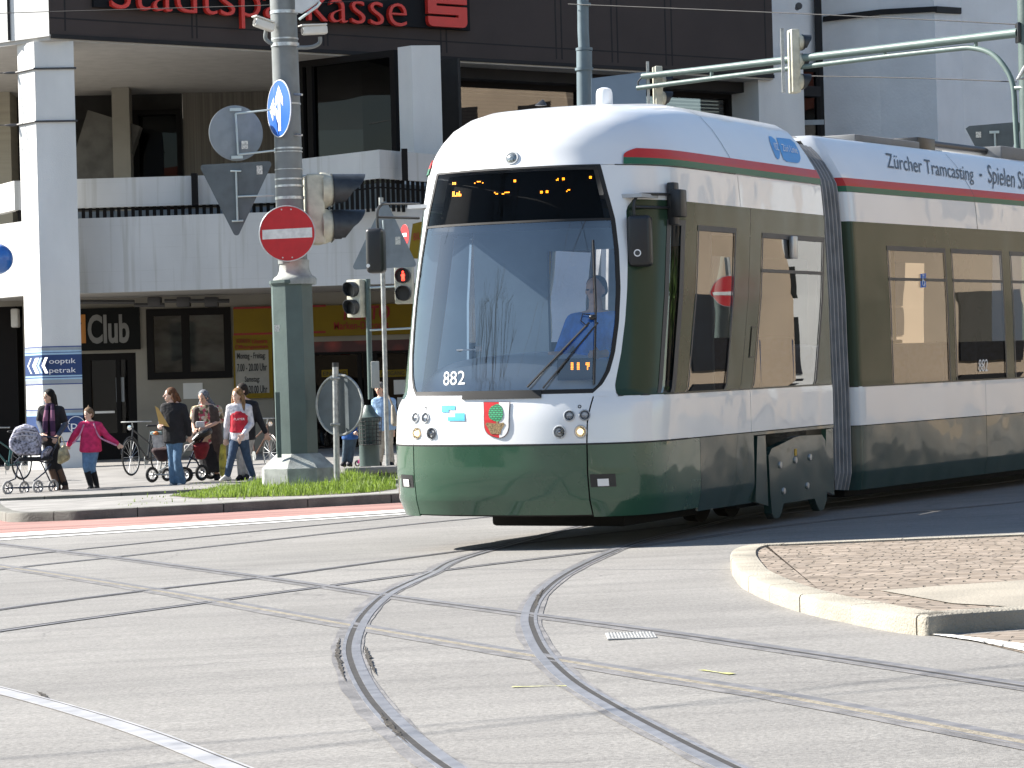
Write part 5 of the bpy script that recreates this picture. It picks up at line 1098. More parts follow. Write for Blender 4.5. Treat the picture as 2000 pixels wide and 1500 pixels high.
# ---- white office block at the right, folded front, black slot
blk = thing('white_building', (12, 76, 0), 'tall plain white building with a folded front behind the tram roof', 'building')
M_wb = mat("white_render", (.62, .63, .64), .85, var=.06, vscale=.7, bump=.15, bscale=20); M_wb2 = mat("white_render_weathered", (.74, .75, .76), .9, var=.05, vscale=1.2, bump=.5, bscale=14)
def vcol(px, Z, py=200): p = P(px, py, Z); return (p.x, p.y)
zt_ = 22
wp_ = [vcol(1512, 70.2), vcol(1606, 71.5), vcol(1607, 71.8), vcol(1720, 71.0), vcol(1830, 70.0), vcol(1882, 71.5), vcol(2330, 74), vcol(2330, 84), vcol(1470, 84)]
MB().prism(wp_, (0, 0, 0), X3, Y3, Z3, -.5, zt_).build('wall', M_wb2, blk, smooth=False)
p = vcol(1602, 71.3); MB().box((p[0], p[1] - .02, 11), (.16, .3, 23)).build('dark_joint', M_fas2, blk, smooth=False)
def strip(pa, pb, Za, Zb, hpx):                       # dark cornice strip
    a0, a1, b0, b1 = P(*pa, Za), P(pa[0], pa[1] + hpx, Za), P(*pb, Zb), P(pb[0], pb[1] + hpx, Zb); o = Vector((0, .3, 0))
    return MB().add([a0, b0, b1, a1, a0 + o, b0 + o, b1 + o, a1 + o], [(0, 1, 2, 3), (4, 7, 6, 5), (0, 4, 5, 1), (3, 2, 6, 7), (0, 3, 7, 4), (1, 5, 6, 2)])
strip((1608, 32), (1720, 18), 71.65, 70.85, 10).build('cornice', M_fas2, blk, smooth=False); strip((1720, 18), (1830, 12), 70.85, 69.85, 10).build('cornice', M_fas2, blk, smooth=False); strip((1830, 12), (1878, 15), 69.85, 71.3, 11).build('cornice', M_fas2, blk, smooth=False)
Wd = Wall(vcol(1512, 70.1), math.atan2(1.3, 1.25))
fw4, _ = framed(Wall((vcol(1512, 70.0)), math.radians(35)), 1518, 130, 1600, 340, blk, .12, (), room=False, depth=.06)
q_ = P(1560, 240, 69.9); MB().box((q_.x, q_.y, q_.z), (1.25, .1, .12)).box((q_.x - .05, q_.y, q_.z - .35), (.09, .1, .6)).build('window_bar', mat("bar_grey", (.3, .33, .35), .6), blk, smooth=False)
MB().lathe(P(1557, 16, 70.2), (0, -1, 0), [(0, .06), (.35, .05), (.4, .09), (.45, .07)], 12).build('wall_fitting', M_frame, blk)
# ================================================================== STREET FURNITURE
M_pole = mat("painted_pole_grey", (.185, .20, .20), .5, var=.12, vscale=5, bump=.1, bscale=30)
M_poleg = mat("pole_green", (.070, .105, .098), .5, var=.14, vscale=3, bump=.1, bscale=30)
M_poleb = mat("pole_base_stone", (.34, .36, .34), .8, var=.25, vscale=6, bump=.3)
M_strap = mat("steel_strap", (.55, .57, .58), .35, metal=.6, var=.2, vscale=20)
M_sback = mat("sign_back_grey", (.20, .235, .26), .5, var=.12, vscale=6)
M_sback2 = mat("sign_back_dark", (.095, .115, .125), .5, var=.15, vscale=6)
M_brk = mat("bracket_pale", (.50, .58, .58), .45, metal=.3)
M_sred2 = mat("traffic_red", (.50, .012, .018), .4, var=.08, vscale=9)
M_sblu = mat("traffic_blue", (.010, .095, .42), .4, var=.05)
M_cream = mat("signal_cream", (.50, .49, .40), .5, var=.2, vscale=7)
M_hood = mat("signal_hood", (.028, .033, .040), .45, var=.3, vscale=12)
M_gant = mat("gantry_green", (.115, .165, .155), .45, var=.12, vscale=4)
M_galv = mat("galvanised", (.38, .39, .38), .45, metal=.5, var=.25, vscale=14)
M_stick = mat("sticker_paper", (.65, .65, .6), .6, var=.4, vscale=60)
ISL = 0.112
def zi(x): return gz(x) + ISL
# ---- the big pole
ZP = 39.0; sP = F_PX / ZP
def pp_(px, py, dz=0): return P(px, py, ZP + dz)
b0 = pp_(577, 900); bz = zi(b0.x); axis = (pp_(554, 0) - pp_(566, 400)).normalized()
base_pt = Vector((pp_(580, 900).x, ZP, bz))
pole = thing('mast', base_pt, 'thick grey green steel mast on a stone base carrying signs and cameras', 'mast')
top = pp_(553, 0) + axis * 2.6
MB().tube([pp_(572, 515), pp_(566, 400), pp_(560, 200), pp_(553, 0), top], [.205, .192, .186, .183, .175], 28).build('shaft', M_pole, pole)
MB().lathe(pp_(576, 556), axis, [(0, .30), (.07, .305), (.10, .285), (.13, .24), (.20, .21), (.26, .205), (.34, .21)], 28).build('collar', M_poleb, pole)
MB().lathe(pp_(581, 900), (pp_(569, 556) - pp_(581, 900)).normalized(), [(0, .30), (2.42, .295), (2.46, .32), (2.50, .32)], 8, a0=.22).build('base_column', M_poleg, pole, smooth=False)
zf = pp_(581, 918).z
MB().lathe(Vector((pp_(583, 900).x, ZP, bz - .05)), Z3, [(0, .535), (zf - bz + .08, .535), (zf - bz + .28, .31), (zf - bz + .285, .1)], 8, a0=.22).build('plinth', M_poleb, pole, smooth=False)
for i, (py, hgt, r_) in enumerate(((28, .045, .195), (92, .05, .197), (78, .02, .19), (205, .02, .194), (292, .022, .198), (298, .012, .198), (332, .01, .199), (352, .022, .2), (366, .03, .2), (390, .04, .202))):
    MB().lathe(P(554 + py * .031, py, ZP), axis, [(0, r_), (hgt, r_)], 24).build('strap', M_strap, pole)
mb = MB(); q = pp_(544, 830, -.32); mb.box(q, (.06, .02, .9), ax=(X3, Y3, axis)); mb.build('access_door', M_poleg, pole)
MB().box(pp_(541, 641, -.31), (.07, .01, .09)).build('sticker', M_stick, pole)
# ---- generic signs
def disc(name, c, n, r, m, rim=None, label='', group=None, th=.012, cat='road sign'):
    n = n.normalized(); c = Vector(c); bot = c - Z3 * r; t = thing(name, bot, label, cat, group)
    MB().lathe(c - n * th, n, [(0, r), (th, r)], 44).build('plate', m, t)
    if rim: MB().torus(c - n * th * .3, n, r * .985, r * .022, 48, 6).build('rim', rim, t)
    return t, c, n, Z3.cross(n).normalized()
nN = Vector((.06, -1, 0)).normalized()
t, c, n, xd = disc('no_entry_sign', pp_(561, 456, -.38), nN, .385, M_sred2, M_strap, 'round red no entry sign with a white bar on the thick mast', None)
ctr_ = [(x, y) for x, y in ((-.34, -.075), (.34, -.06), (.34, .075), (-.34, .055))]
MB().prism(ctr_, c, xd, Z3, n, 0, .004).build('bar', M_white, t, smooth=False)
for sx, sy in ((-.07, .33), (.06, .33), (-.07, -.33), (.06, -.33)): MB().lathe(c + xd * sx + Z3 * sy, n, [(0, .011), (.004, .01)], 10).build('screw', M_strap, t)
nB = Vector((-.875, -.484, 0)).normalized()
t, c, n, xd = disc('direction_sign', pp_(545, 212, -.22), nB, .395, M_sblu, M_white, 'round blue sign with white straight and left arrows, turned sideways on the mast', None)
up_ = Z3
arr = [(-.03, -.31), (.05, -.31), (.05, .10), (.14, .02), (.14, .14), (.01, .32), (-.12, .14), (-.12, .02), (-.03, .10)]
MB().prism(arr, c, xd, up_, n, 0, .004).build('arrow', M_white, t, smooth=False)
arr2 = [(-.03, -.20), (-.03, -.08), (-.14, .0), (-.14, .10), (-.28, .0), (-.17, -.16), (-.17, -.08), (-.09, -.13)]
arr2 = [(-.035, -.20), (-.035, -.04), (-.10, .03), (-.17, .06), (-.16, .17), (-.31, .01), (-.20, -.16), (-.19, -.06), (-.12, -.09), (-.075, -.14)]
MB().prism(arr2, c, xd, up_, n, 0, .005).build('arrow', M_white, t, smooth=False)
for py in (183, 262): MB().tube([pp_(548, py), pp_(590, py + 2, -.22)], .018, 6).build('bracket', M_strap, t)
# round sign seen from behind, on two arms
t = thing('round_sign', pp_(461, 315), 'round sign seen from behind on two arms left of the mast', 'road sign'); c = pp_(461, 260); n = Vector((-.35, .94, 0)).normalized()
MB().lathe(c, n, [(0, .385), (.012, .385)], 44).build('plate', M_sback, t)
mb = MB().tube([pp_(460, 222, -.05), pp_(465, 302, -.05)], .014, 6).tube([pp_(460, 222, -.05), pp_(530, 214, -.1)], .014, 6).tube([pp_(465, 302, -.05), pp_(538, 294, -.1)], .014, 6).box(pp_(460, 214, -.05), (.16, .02, .04)).box(pp_(463, 307, -.05), (.16, .02, .04)); mb.build('bracket', M_brk, t)
MB().box(pp_(478, 283, -.04), (.09, .006, .11)).build('sticker', M_stick, t)
# give way triangle from behind
def rtri(pts, r=.05, k=5):
    out = []; n = len(pts)
    for i in range(n):
        p = Vector(pts[i]); a = Vector(pts[i - 1]) - p; b = Vector(pts[(i + 1) % n]) - p; a.normalize(); b.normalize()
        h = a.angle(b) / 2; d = r / math.tan(h); c = p + (a + b).normalized() * (r / math.sin(h)); p1 = p + a * d; p2_ = p + b * d; v1 = p1 - c; v2 = p2_ - c; tot = v1.angle_signed(v2) if v1.length else 0
        for j in range(k + 1):
            w_a = -tot * j / k; out.append(tuple(c + Vector((v1.x * math.cos(w_a) - v1.y * math.sin(w_a), v1.x * math.sin(w_a) + v1.y * math.cos(w_a)))))
    return out
def tri_sign(pix, Z, label, m, brk_pts, st):
    ps = [P(*q, Z) for q in pix]; o = (ps[0] + ps[1] + ps[2]) / 3; low = min(p.z for p in ps)
    t = thing('triangle_sign', (o.x, o.y, low), label, 'road sign'); pl = rtri([(p.x - o.x, p.z - o.z) for p in ps], .045)
    MB().prism(pl, o, X3, Z3, Y3, 0, .012).build('plate', m, t, smooth=False)
    mb = MB()
    for a, b in brk_pts: mb.tube([P(*a, Z - .03), P(*b, Z - .03)], .014, 6)
    mb.build('bracket', M_brk, t); MB().box(P(*st, Z - .01), (.08, .006, .12)).build('sticker', M_stick, t); return t
tri_sign([(388, 322), (534, 314), (462, 468)], ZP, 'triangular sign seen from behind hanging point down left of the mast', M_sback2, [((461, 334), (464, 432)), ((450, 334), (471, 334)), ((453, 432), (475, 431)), ((464, 384), (535, 381))], (507, 332))
# ---- surveillance cameras and the top box
def cctv(a, b, Z, label, arm):
    pa, pb = P(*a, Z), P(*b, Z - .15); d = (pb - pa).normalized(); side = d.cross(Z3).normalized(); up = side.cross(d)
    t = thing('surveillance_camera', min((pa, pb), key=lambda v: v.z), label, 'camera')
    MB().rbox((pa + pb) / 2, ((pb - pa).length, .12, .125), .03, (d, side, up), 3).build('housing', mat("camera_white", (.62, .62, .58), .4, var=.1), t)
    MB().rbox((pa + pb) / 2 + up * .07 + d * .02, ((pb - pa).length * 1.05, .15, .02), .006, (d, side, up)).build('sun_shield', mat("camera_white", (.6,) * 3), t)
    MB().lathe(pb - d * .003, d, [(0, .045), (.006, .045)], 20).build('lens', M_blk, t)
    MB().tube(smooth_path([P(*q, Z) for q in arm], 4), .028, 8).build('mounting_arm', M_pole, t)
cctv((534, 55), (497, 42), 38.8, 'white security camera on the left of the mast, pointing left', [(520, 58), (519, 76), (532, 86)])
cctv((638, 58), (590, 60), 38.8, 'white security camera on the right of the mast, below the lettering', [(625, 72), (624, 84), (608, 92), (580, 93)])
q0 = pp_(580, -30); bx = thing('sign_box', pp_(600, 36), 'white angled panel fixed to the top of the mast', 'panel')
MB().prism([(p.x - q0.x, p.z - q0.z) for p in (pp_(579, -40), pp_(626, -40), pp_(626, 6), pp_(614, 15), pp_(592, 30), pp_(579, 28))], q0, X3, Z3, Y3, -.25, -.18).build('panel', mat("panel_white", (.60, .62, .62), .5), bx)
MB().tube([pp_(626, 4, -.28), pp_(620, 12, -.28), pp_(584, 38, -.28)], .02, 6).build('frame', M_brk, bx)
# ---- traffic signals seen from the side
def signal_side(Z, hx, mods, hoodx, label, group=None, backplate=None, dirv=Vector((.97, .24, 0)), name='traffic_light', r=.115, top=None, bot=None):
    dirv = dirv.normalized(); sd_ = Z3.cross(dirv)
    y0 = top; y1 = bot; c = (P(hx, y0, Z) + P(hx, y1, Z)) / 2; hgt = P(hx, y0, Z).z - P(hx, y1, Z).z
    t = thing(name, c - Z3 * hgt / 2, label, 'traffic light', group)
    kk = r / .205 * 1.15; MB().rbox(c + dirv * (.01 * kk), (.22 * kk, .30 * kk + .03, hgt), .03 * kk, (dirv, sd_, Z3), 3).build('housing', M_cream, t)
    L_ = (hoodx - hx) / (F_PX / Z) / dirv.x
    for my in mods:
        q = P(hx, my, Z) + dirv * .09 * kk
        cone = MB().lathe(q, dirv, [(0, r * 1.22), (.06 * kk, r * 1.2), (.12 * kk, r * 1.05), (.16 * kk, r * .95)], 24).build('lamp_unit', M_cream, t)
        q2 = q + dirv * .13 * kk; n = 20; prof = []; mb = MB()
        for off, rr in ((0, r * 1.12), (0, r * 1.05)):
            pass
        ring = []
        for i in range(n + 1):
            w = math.radians(-50 + 280 * i / n); dd = sd_ * math.cos(w) + Z3 * math.sin(w); ln = max(.12, L_ - .22 * kk) * (0.62 + 0.38 * max(0, math.sin(w)) ** .6 if math.sin(w) > 0 else .62 - .35 * -math.sin(w))
            ring.append((q2 + dd * r * 1.12, q2 + dd * r * 1.10 + dirv * ln, q2 + dd * r * 1.03 + dirv * ln, q2 + dd * r * 1.03))
        vs = [v for rr in ring for v in rr]; mb.add(vs, [(i * 4 + j, (i + 1) * 4 + j, (i + 1) * 4 + (j + 1) % 4, i * 4 + (j + 1) % 4) for i in range(n) for j in range(4)] + [(0, 1, 2, 3), (n * 4, n * 4 + 1, n * 4 + 2, n * 4 + 3)])
        mb.build('visor', M_hood, cone)
        MB().lathe(q2, dirv, [(0, r * 1.15), (.03, r * 1.0), (.035, .001)], 24).build('lens', M_blkp, cone)
    return t, c, hgt
t, c, hgt = signal_side(39.15, 612, [372, 442], 712, 'large cream traffic light with two long dark visors beside the mast', None, r=.205, top=341, bot=478)
MB().tube([pp_(590, 345), pp_(606, 343)], .02, 6).build('bracket', M_brk, t); MB().tube([pp_(590, 470), pp_(606, 472)], .02, 6).build('bracket', M_brk, t)
# ---- gantry arm with mast
ZG0, ZG1 = 37.0, 41.5                                 # mast end, far end
def gg_(px, py): return P(px, py, ZG0 + (ZG1 - ZG0) * (1990 - px) / 735)
gm = P(2010, 700, ZG0); gan = thing('signal_gantry', (gm.x, ZG0, gz(gm.x)), 'green tubular gantry arm reaching over the tram with two traffic lights', 'gantry')
MB().tube([(P(2012, 700, ZG0).x, ZG0, gz(gm.x)), P(2010, 320, ZG0), P(2003, 0, ZG0), P(2000, -200, ZG0)], [.12, .115, .11, .10], 18).build('mast', M_poleg, gan)
MB().tube([gg_(1988, 64), gg_(1700, 98), gg_(1400, 133), gg_(1255, 149)], [.062, .056, .050, .045], 14).build('upper_tube', M_gant, gan)
MB().tube(smooth_path([gg_(1245, 172), gg_(1400, 152), gg_(1700, 114), gg_(1860, 96), gg_(1900, 94), gg_(1935, 104), gg_(1960, 128), gg_(1978, 165), gg_(1983, 230), gg_(1987, 298)], 6), .036, 12).build('lower_tube', M_gant, gan)
for a, b in (((1390, 134), (1390, 150)), ((1556, 116), (1556, 131)), ((1728, 96), (1728, 111)), ((1906, 74), (1906, 95))): MB().tube([gg_(*a), gg_(*b)], .026, 10).build('strut', M_gant, gan)
MB().tube([gg_(1255, 149), gg_(1246, 160), gg_(1247, 173)], .012, 6).build('cable', M_blkp, gan)
MB().tube([gg_(1983, 172), gg_(2000, 171)], .03, 8).build('tube_joint', M_gant, gan)
MB().rbox(gg_(1988, 64), (.04, .2, .26), .01).build('flange', M_blkp, gan)
t, c, h_ = signal_side(ZG0 + 2.6, 1550, [83, 120, 160], 1584, 'cream three lamp traffic light seen from the side on the gantry tubes', 'traffic lights on the gantry', r=.10, top=58, bot=182); 
MB().box(P(1529, 118, ZG0 + 2.6), (.045, .06, .90)).build('mounting_rail', M_galv, t)
t, c, h_ = signal_side(ZG1, 1284, [158, 192], 1312, 'cream traffic light at the far end of the gantry above the tram roof', 'traffic lights on the gantry', r=.09, top=130, bot=212)
MB().box(P(1266, 168, ZG1), (.04, .06, .72)).build('mounting_rail', M_galv, t)
# sign back on the gantry mast, above the tram
t = thing('road_sign', P(1945, 300, 38.2), 'dark sign seen from behind low on the gantry mast at the right', 'road sign')
ps = [P(*q, 38.2) for q in ((1886, 251), (1893, 246), (1988, 238), (1996, 243), (1993, 252), (1960, 330), (1930, 335))]; o = ps[0]
MB().prism([(p.x - o.x, p.z - o.z) for p in ps], o, X3, Z3, Y3, 0, .012).build('plate', M_sback2, t, smooth=False)
MB().tube([P(1943, 260, 38.17), P(1945, 320, 38.17)], .014, 6).box(P(1942, 258, 38.17), (.13, .02, .035)).build('bracket', M_brk, t); MB().box(P(1911, 263, 38.18), (.07, .004, .08)).build('sticker', M_stick, t)
MB().tube([P(2003, 130, 36.7), P(1988, 154, 36.7), P(2010, 152, 36.7)], .03, 8).build('clamp', M_galv, gan)
# ---- slim mast behind the tram with a blue grey direction board
zq = 52.0; g0 = P(1146, 700, zq); t = thing('slim_mast', (g0.x, zq, gz(g0.x)), 'slim blue grey mast rising behind the tram roof', 'mast')
MB().tube([(g0.x, zq, gz(g0.x)), P(1142, 200, zq), P(1141, 100, zq)], .145, 18).tube([P(1141, 100, zq), P(1139, 60, zq), P(1137, -150, zq)], .105, 18).build('shaft', mat("mast_blue_grey", (.12, .165, .19), .5, var=.1), t)
for py, r_ in ((138, .17), (99, .155), (12, .125)): MB().lathe(P(1141, py, zq), Z3, [(0, r_), (.05, r_)], 20).build('ring', mat("mast_blue_grey", (.1,) * 3), t)
t = thing('direction_board', P(1210, 215, 50), 'blue grey back of a large direction board beside the slim mast', 'road sign')
ps = [P(*q, 50.5) for q in ((1155, 153), (1262, 140), (1262, 290), (1155, 290))]; o = ps[0]
MB().prism([(p.x - o.x, p.z - o.z) for p in ps], o, X3, Z3, Y3, 0, .05).build('board', mat("board_blue_grey", (.16, .22, .29), .5, var=.08), t, smooth=False)
# ---- low round sign seen from behind on its own post
ZL = 38.5; q = P(657, 900, ZL); zb_ = zi(q.x)
t = thing('round_sign', (q.x, ZL, zb_), 'low round sign seen from behind on a short post in the grass', 'road sign')
MB().tube([(q.x, ZL - .05, zb_ - .1), P(655, 715, ZL - .05)], .042, 14).build('post', M_galv, t)
MB().lathe(P(655, 714, ZL - .05) - Z3 * .02, Z3, [(0, .044), (.06, .044)], 14).build('cap', M_blkp, t)
n = Vector((.60, .80, 0)).normalized(); c = P(663, 791, ZL + .04)
MB().lathe(c, n, [(0, .41), (.02, .41)], 44).build('plate', M_sback2, t); MB().torus(c, n, .41, .018, 48, 6).build('rim', M_galv, t)
for py in (739, 829): MB().rbox(P(655, py, ZL - .05), (.13, .1, .035), .008).build('clamp', M_galv, t)
MB().box(P(693, 802, ZL - .0), (.075, .004, .09), ax=(Vector((.8, -.6, 0)), Vector((.6, .8, 0)), Z3)).build('sticker', mat("yellow_paper", (.6, .5, .15), .6, var=.3, vscale=40), t)
# ---- temporary sign on a grey post with plastic foot, beside the tram
ZS = 43.6; q = P(757, 905, ZS); zb_ = gz(q.x) + .112
t = thing('post', (q.x, ZS, gz(q.x) + .11), 'tall thin grey sign post standing in a flat foot left of the tram', 'post')
MB().tube([P(757, 912, ZS), P(744, 386, ZS)], .036, 12).build('tube', M_galv, t)
ft = P(725, 915, ZS - .2); 
MB().rbox((ft.x, ZS - .2, gz(ft.x) + .20), (.80, .42, .11), .03).rbox((ft.x + .1, ZS - .1, gz(ft.x) + .10), (.6, .40, .10), .02).build('foot', mat("recycled_plastic_foot", (.20, .195, .185), .8, var=.2), t)
MB().box((ft.x - .08, ZS - .30, gz(ft.x) + .257), (.16, .14, .004)).build('slot', M_blk, t)
tri_sign([(752, 386), (686, 527), (816, 521)], ZS - .1, 'upright triangular sign seen from behind beside the left tram mirror', M_sback, [((748, 430), (752, 500))], (777, 470))
nR = Vector((-.9, -.44, 0)); t, c, n, xd = disc('small_round_sign', P(790, 459, 45), nR, .17, M_sred2, M_white, 'small red round sign showing behind the triangular sign', None)
MB().prism([(-.09, -.03), (.09, -.03), (.09, .03), (-.09, .03)], c, xd, Z3, n, 0, .004).build('bar', M_white, t)
ps = [P(*q, 47) for q in ((797, 505), (806, 437), (835, 430), (835, 505))]; o = ps[0]; t = thing('poster', P(815, 505, 47), 'yellow poster board just left of the tram windscreen', 'poster')
MB().prism([(p.x - o.x, p.z - o.z) for p in ps], o, X3, Z3, Y3, 0, .03).build('board', M_yw, t, smooth=False); text("BILLIG", P(808, 470, 46.98), Vector((.98, 0, .2)), Z3, .25, .12, M_rd, t, .004)
# ---- pedestrian signals on a green lamp post
ZT_ = 46.2; q = P(722, 905, ZT_); t = thing('signal_post', (q.x, ZT_, gz(q.x) + .05), 'dark green post with a thick foot carrying pedestrian signals', 'post'); gpost = t
MB().tube([P(724, 780, ZT_), P(718, 545, ZT_)], .045, 12).build('shaft', M_poleg, t)
MB().lathe((P(722, 905, ZT_).x, ZT_, gz(q.x)), Z3, [(0, .17), (.9, .16), (.95, .20), (1.0, .20), (1.03, .16), (1.1, .11), (1.2, .06)], 12).build('foot', M_poleg, t)
for py in (558, 641): MB().tube([P(722, py + 4, ZT_ - .05), P(806, py, ZT_ - .05)], .018, 6).build('arm', M_brk, t)
MB().rbox(P(733, 732, ZT_ - .1), (.13, .12, .44), .01).build('control_box', mat("box_grey", (.36, .37, .35), .6), t)
def ped(c_, n, name, label, lit=None, side=1):
    n = n.normalized(); sd_ = Z3.cross(n)
    t = thing('pedestrian_signal', c_ - Z3 * .33, label, 'traffic light'); MB().rbox(c_ - n * .10, (.30, .20, .62), .02, (sd_, n, Z3)).build('housing', M_cream, t)
    for k_, dz in ((0, .145), (1, -.145)):
        q = c_ + Z3 * dz; u = MB().lathe(q - n * .01, n, [(0, .125), (.03, .118), (.032, .001)], 24).build('lamp_unit', M_blkp, t)
        mb = MB(); ring = []; nn = 22
        for i in range(nn + 1):
            w = math.radians(-55 + 290 * i / nn); dd = sd_ * math.cos(w) + Z3 * math.sin(w); ln = .16 * (0.75 + .25 * math.sin(w))
            ring.append((q + dd * .130, q + dd * .126 + n * ln, q + dd * .118 + n * ln, q + dd * .118))
        mb.add([v for rr in ring for v in rr], [(i * 4 + j, (i + 1) * 4 + j, (i + 1) * 4 + (j + 1) % 4, i * 4 + (j + 1) % 4) for i in range(nn) for j in range(4)]).build('visor', M_hood, u)
        if lit and k_ == 0:
            f = emit("red_man", (1.0, .035, .02), 2.6); m2 = q + n * .03
            MB().hull([(m2 + Z3 * .01, (.032, .006, .03)), (m2 - Z3 * .03, (.022, .006, .02))], 10, 6).ball(m2 + Z3 * .062, (.018, .006, .018), 10, 6).tube([m2 + sd_ * .014 - Z3 * .02, m2 + sd_ * .016 - Z3 * .08], .011, 6).tube([m2 - sd_ * .014 - Z3 * .02, m2 - sd_ * .016 - Z3 * .08], .011, 6).build('lit_figure', f, u)
    return t
ped(P(690, 583, ZT_), Vector((-.62, -.78, 0)), '', 'pedestrian signal with dark lamps, left of the green post')
ped(P(788, 556, ZT_ - .1), Vector((-.12, -1, 0)), '', 'pedestrian signal showing a red standing figure beside the tram', lit=True)
# wire litter basket on the post
c = P(722, 842, ZT_ - .24); t = thing('litter_basket', c - Z3 * .22, 'black wire litter basket hung on the green post', 'litter bin')
mb = MB(); R0 = .20
for i in range(20):
    w = 2 * math.pi * i / 20; d = Vector((math.cos(w), math.sin(w), 0)); mb.tube([c + d * R0 + Z3 * .22, c + d * R0 * .9 - Z3 * .22], .0045, 4)
for k_ in range(8): mb.torus(c + Z3 * (-.22 + .063 * k_), Z3, R0 * (.9 + .1 * k_ / 7), .005, 20, 4)
mb.build('wire_mesh', M_blk, t); MB().lathe(c - Z3 * .225, Z3, [(0, R0 * .9), (.01, R0 * .9)], 20).build('bottom', M_blk, t)
# ---- overhead wires
def wire(pts, r, label, Z):
    ps = [P(px, py, z) for (px, py), z in zip(pts, Z)]; sm = smooth_path(ps, 6); o = MB().tube(sm, r, 5).build('overhead_wire', M_blk if r < .02 else M_frame, origin=sm[len(sm) // 2]); tag(o, label, 'wire', 'overhead wires'); return o
wire([(-200, 36), (0, 26), (300, 17), (552, 9), (900, -8)], .006, 'thin pale wire crossing in front of the red lettering to the mast', [41, 40.5, 39.8, 39, 38])
wire([(1110, 8), (1500, 24), (1800, 38), (1990, 48)], .008, 'upper dark wire crossing the white building to the gantry mast', [52, 47, 41, 37.2])
wire([(1560, 148), (1800, 153), (1985, 160)], .008, 'lower dark wire below the gantry tubes at the right', [46, 41, 37.2])
# contact wires above the crossing, out of the picture, their thin shadows lie on the street
def hwire(a, b, z): 
    sm = [Vector((*a, z)), Vector((*b, z))]; o = MB().tube(sm, .009, 5).build('overhead_wire', M_blk, origin=sm[0]); tag(o, 'contact wire high above the tram tracks', 'wire', 'contact wires above the tracks')
for a, b, z in (((-14, 9), (6, 20), 5.6), ((-10, 24), (14, 5), 5.6), ((-12, 12), (10, 17), 6.0)): hwire(a, b, z)
# ================================================================== PEOPLE
def remesh(mb, name, m, parent, vox=.012, smooth_it=2, disp=0.0):
    pi = PW[parent.name].inverted(); me = bpy.data.meshes.new(name); me.from_pydata([tuple(pi @ Vector(v)) for v in mb.v], [], mb.f)
    bm = bmesh.new(); bm.from_mesh(me); bmesh.ops.recalc_face_normals(bm, faces=bm.faces); bm.to_mesh(me); bm.free()
    o = bpy.data.objects.new(name, me); scene.collection.objects.link(o)
    r = o.modifiers.new('r', 'REMESH'); r.mode = 'VOXEL'; r.voxel_size = vox; s = o.modifiers.new('s', 'SMOOTH'); s.iterations = smooth_it; s.factor = .5
    bpy.context.view_layer.update(); dg = bpy.context.evaluated_depsgraph_get(); m2 = bpy.data.meshes.new_from_object(o.evaluated_get(dg)); o.modifiers.clear(); o.data = m2; bpy.data.meshes.remove(me)
    m2.name = name; m2.materials.clear(); m2.materials.append(m); m2.polygons.foreach_set('use_smooth', [True] * len(m2.polygons)); o.parent = parent; PW[o.name] = PW[parent.name]; return o
M_skin = mat("skin", (.58, .36, .26), .5, var=.06, vscale=8); M_skin2 = mat("skin_pale", (.66, .44, .35), .5, var=.06, vscale=8)
def cloth(name, c, **k): return mat("cloth_" + name, c, k.pop('rough', .9), var=k.pop('var', .22), vscale=k.pop('vscale', 14), bump=.5, bscale=25, **k)
M_eye = mat("eye_dark", (.02, .015, .012), .3); M_lip = mat("lips", (.35, .12, .10), .5)
def limb(mb, pts, rs):
    for i in range(len(pts) - 1): mb.hull([(pts[i], (rs[i],) * 3), (pts[i + 1], (rs[i + 1],) * 3)], 12, 8)
    return mb
def foot(mb, an, toe, r, up=0.0):
    d = Vector((toe.x - an.x, toe.y - an.y, 0)); d = d.normalized() if d.length > 1e-4 else Vector((-1, 0, 0))
    heel = an + Vector((0, 0, -.055)) - d * .03; mb.hull([(heel, (r * .8, r * .8, .03)), (an, (r * .8,) * 3), (toe, (r * .75, r * .75, .022))], 10, 7); return mb
def hand(mb, wr, hd, s=1.0, curl=.5, side=1):
    d = (hd - wr).normalized(); a = d.cross(Vector((0, 1, 0)));
    if a.length < .1: a = d.cross(Z3)
    a.normalize(); n = a.cross(d).normalized()
    pc = wr + d * .05 * s; mb.hull([(wr, (.022 * s,) * 3), (pc + a * .022 * s, (.02 * s,) * 3), (pc - a * .022 * s, (.02 * s,) * 3), (pc + d * .03 * s, (.03 * s, .016 * s, .018 * s))], 8, 6)
    for i, ln in enumerate((.066, .075, .070, .055)):
        b = pc + d * .035 * s + a * (.030 - .020 * i) * s; k1 = b + (d * math.cos(curl * .6) + n * math.sin(curl * .6)) * ln * .5 * s; k2 = k1 + (d * math.cos(curl * 1.6) + n * math.sin(curl * 1.6)) * ln * .5 * s
        limb(mb, [b, k1, k2], [.0098 * s, .009 * s, .008 * s])
    t0 = pc - d * .01 * s + a * .03 * s * side; limb(mb, [t0, t0 + (a * side * .6 + d * .7) * .04 * s, t0 + (a * side * .45 + d * .9) * .065 * s], [.013 * s, .011 * s, .009 * s]); return mb
def rvec(f): f = f.normalized(); return f, Vector((-f.y, f.x, 0)) * -1   # forward, person's right (seen from above)
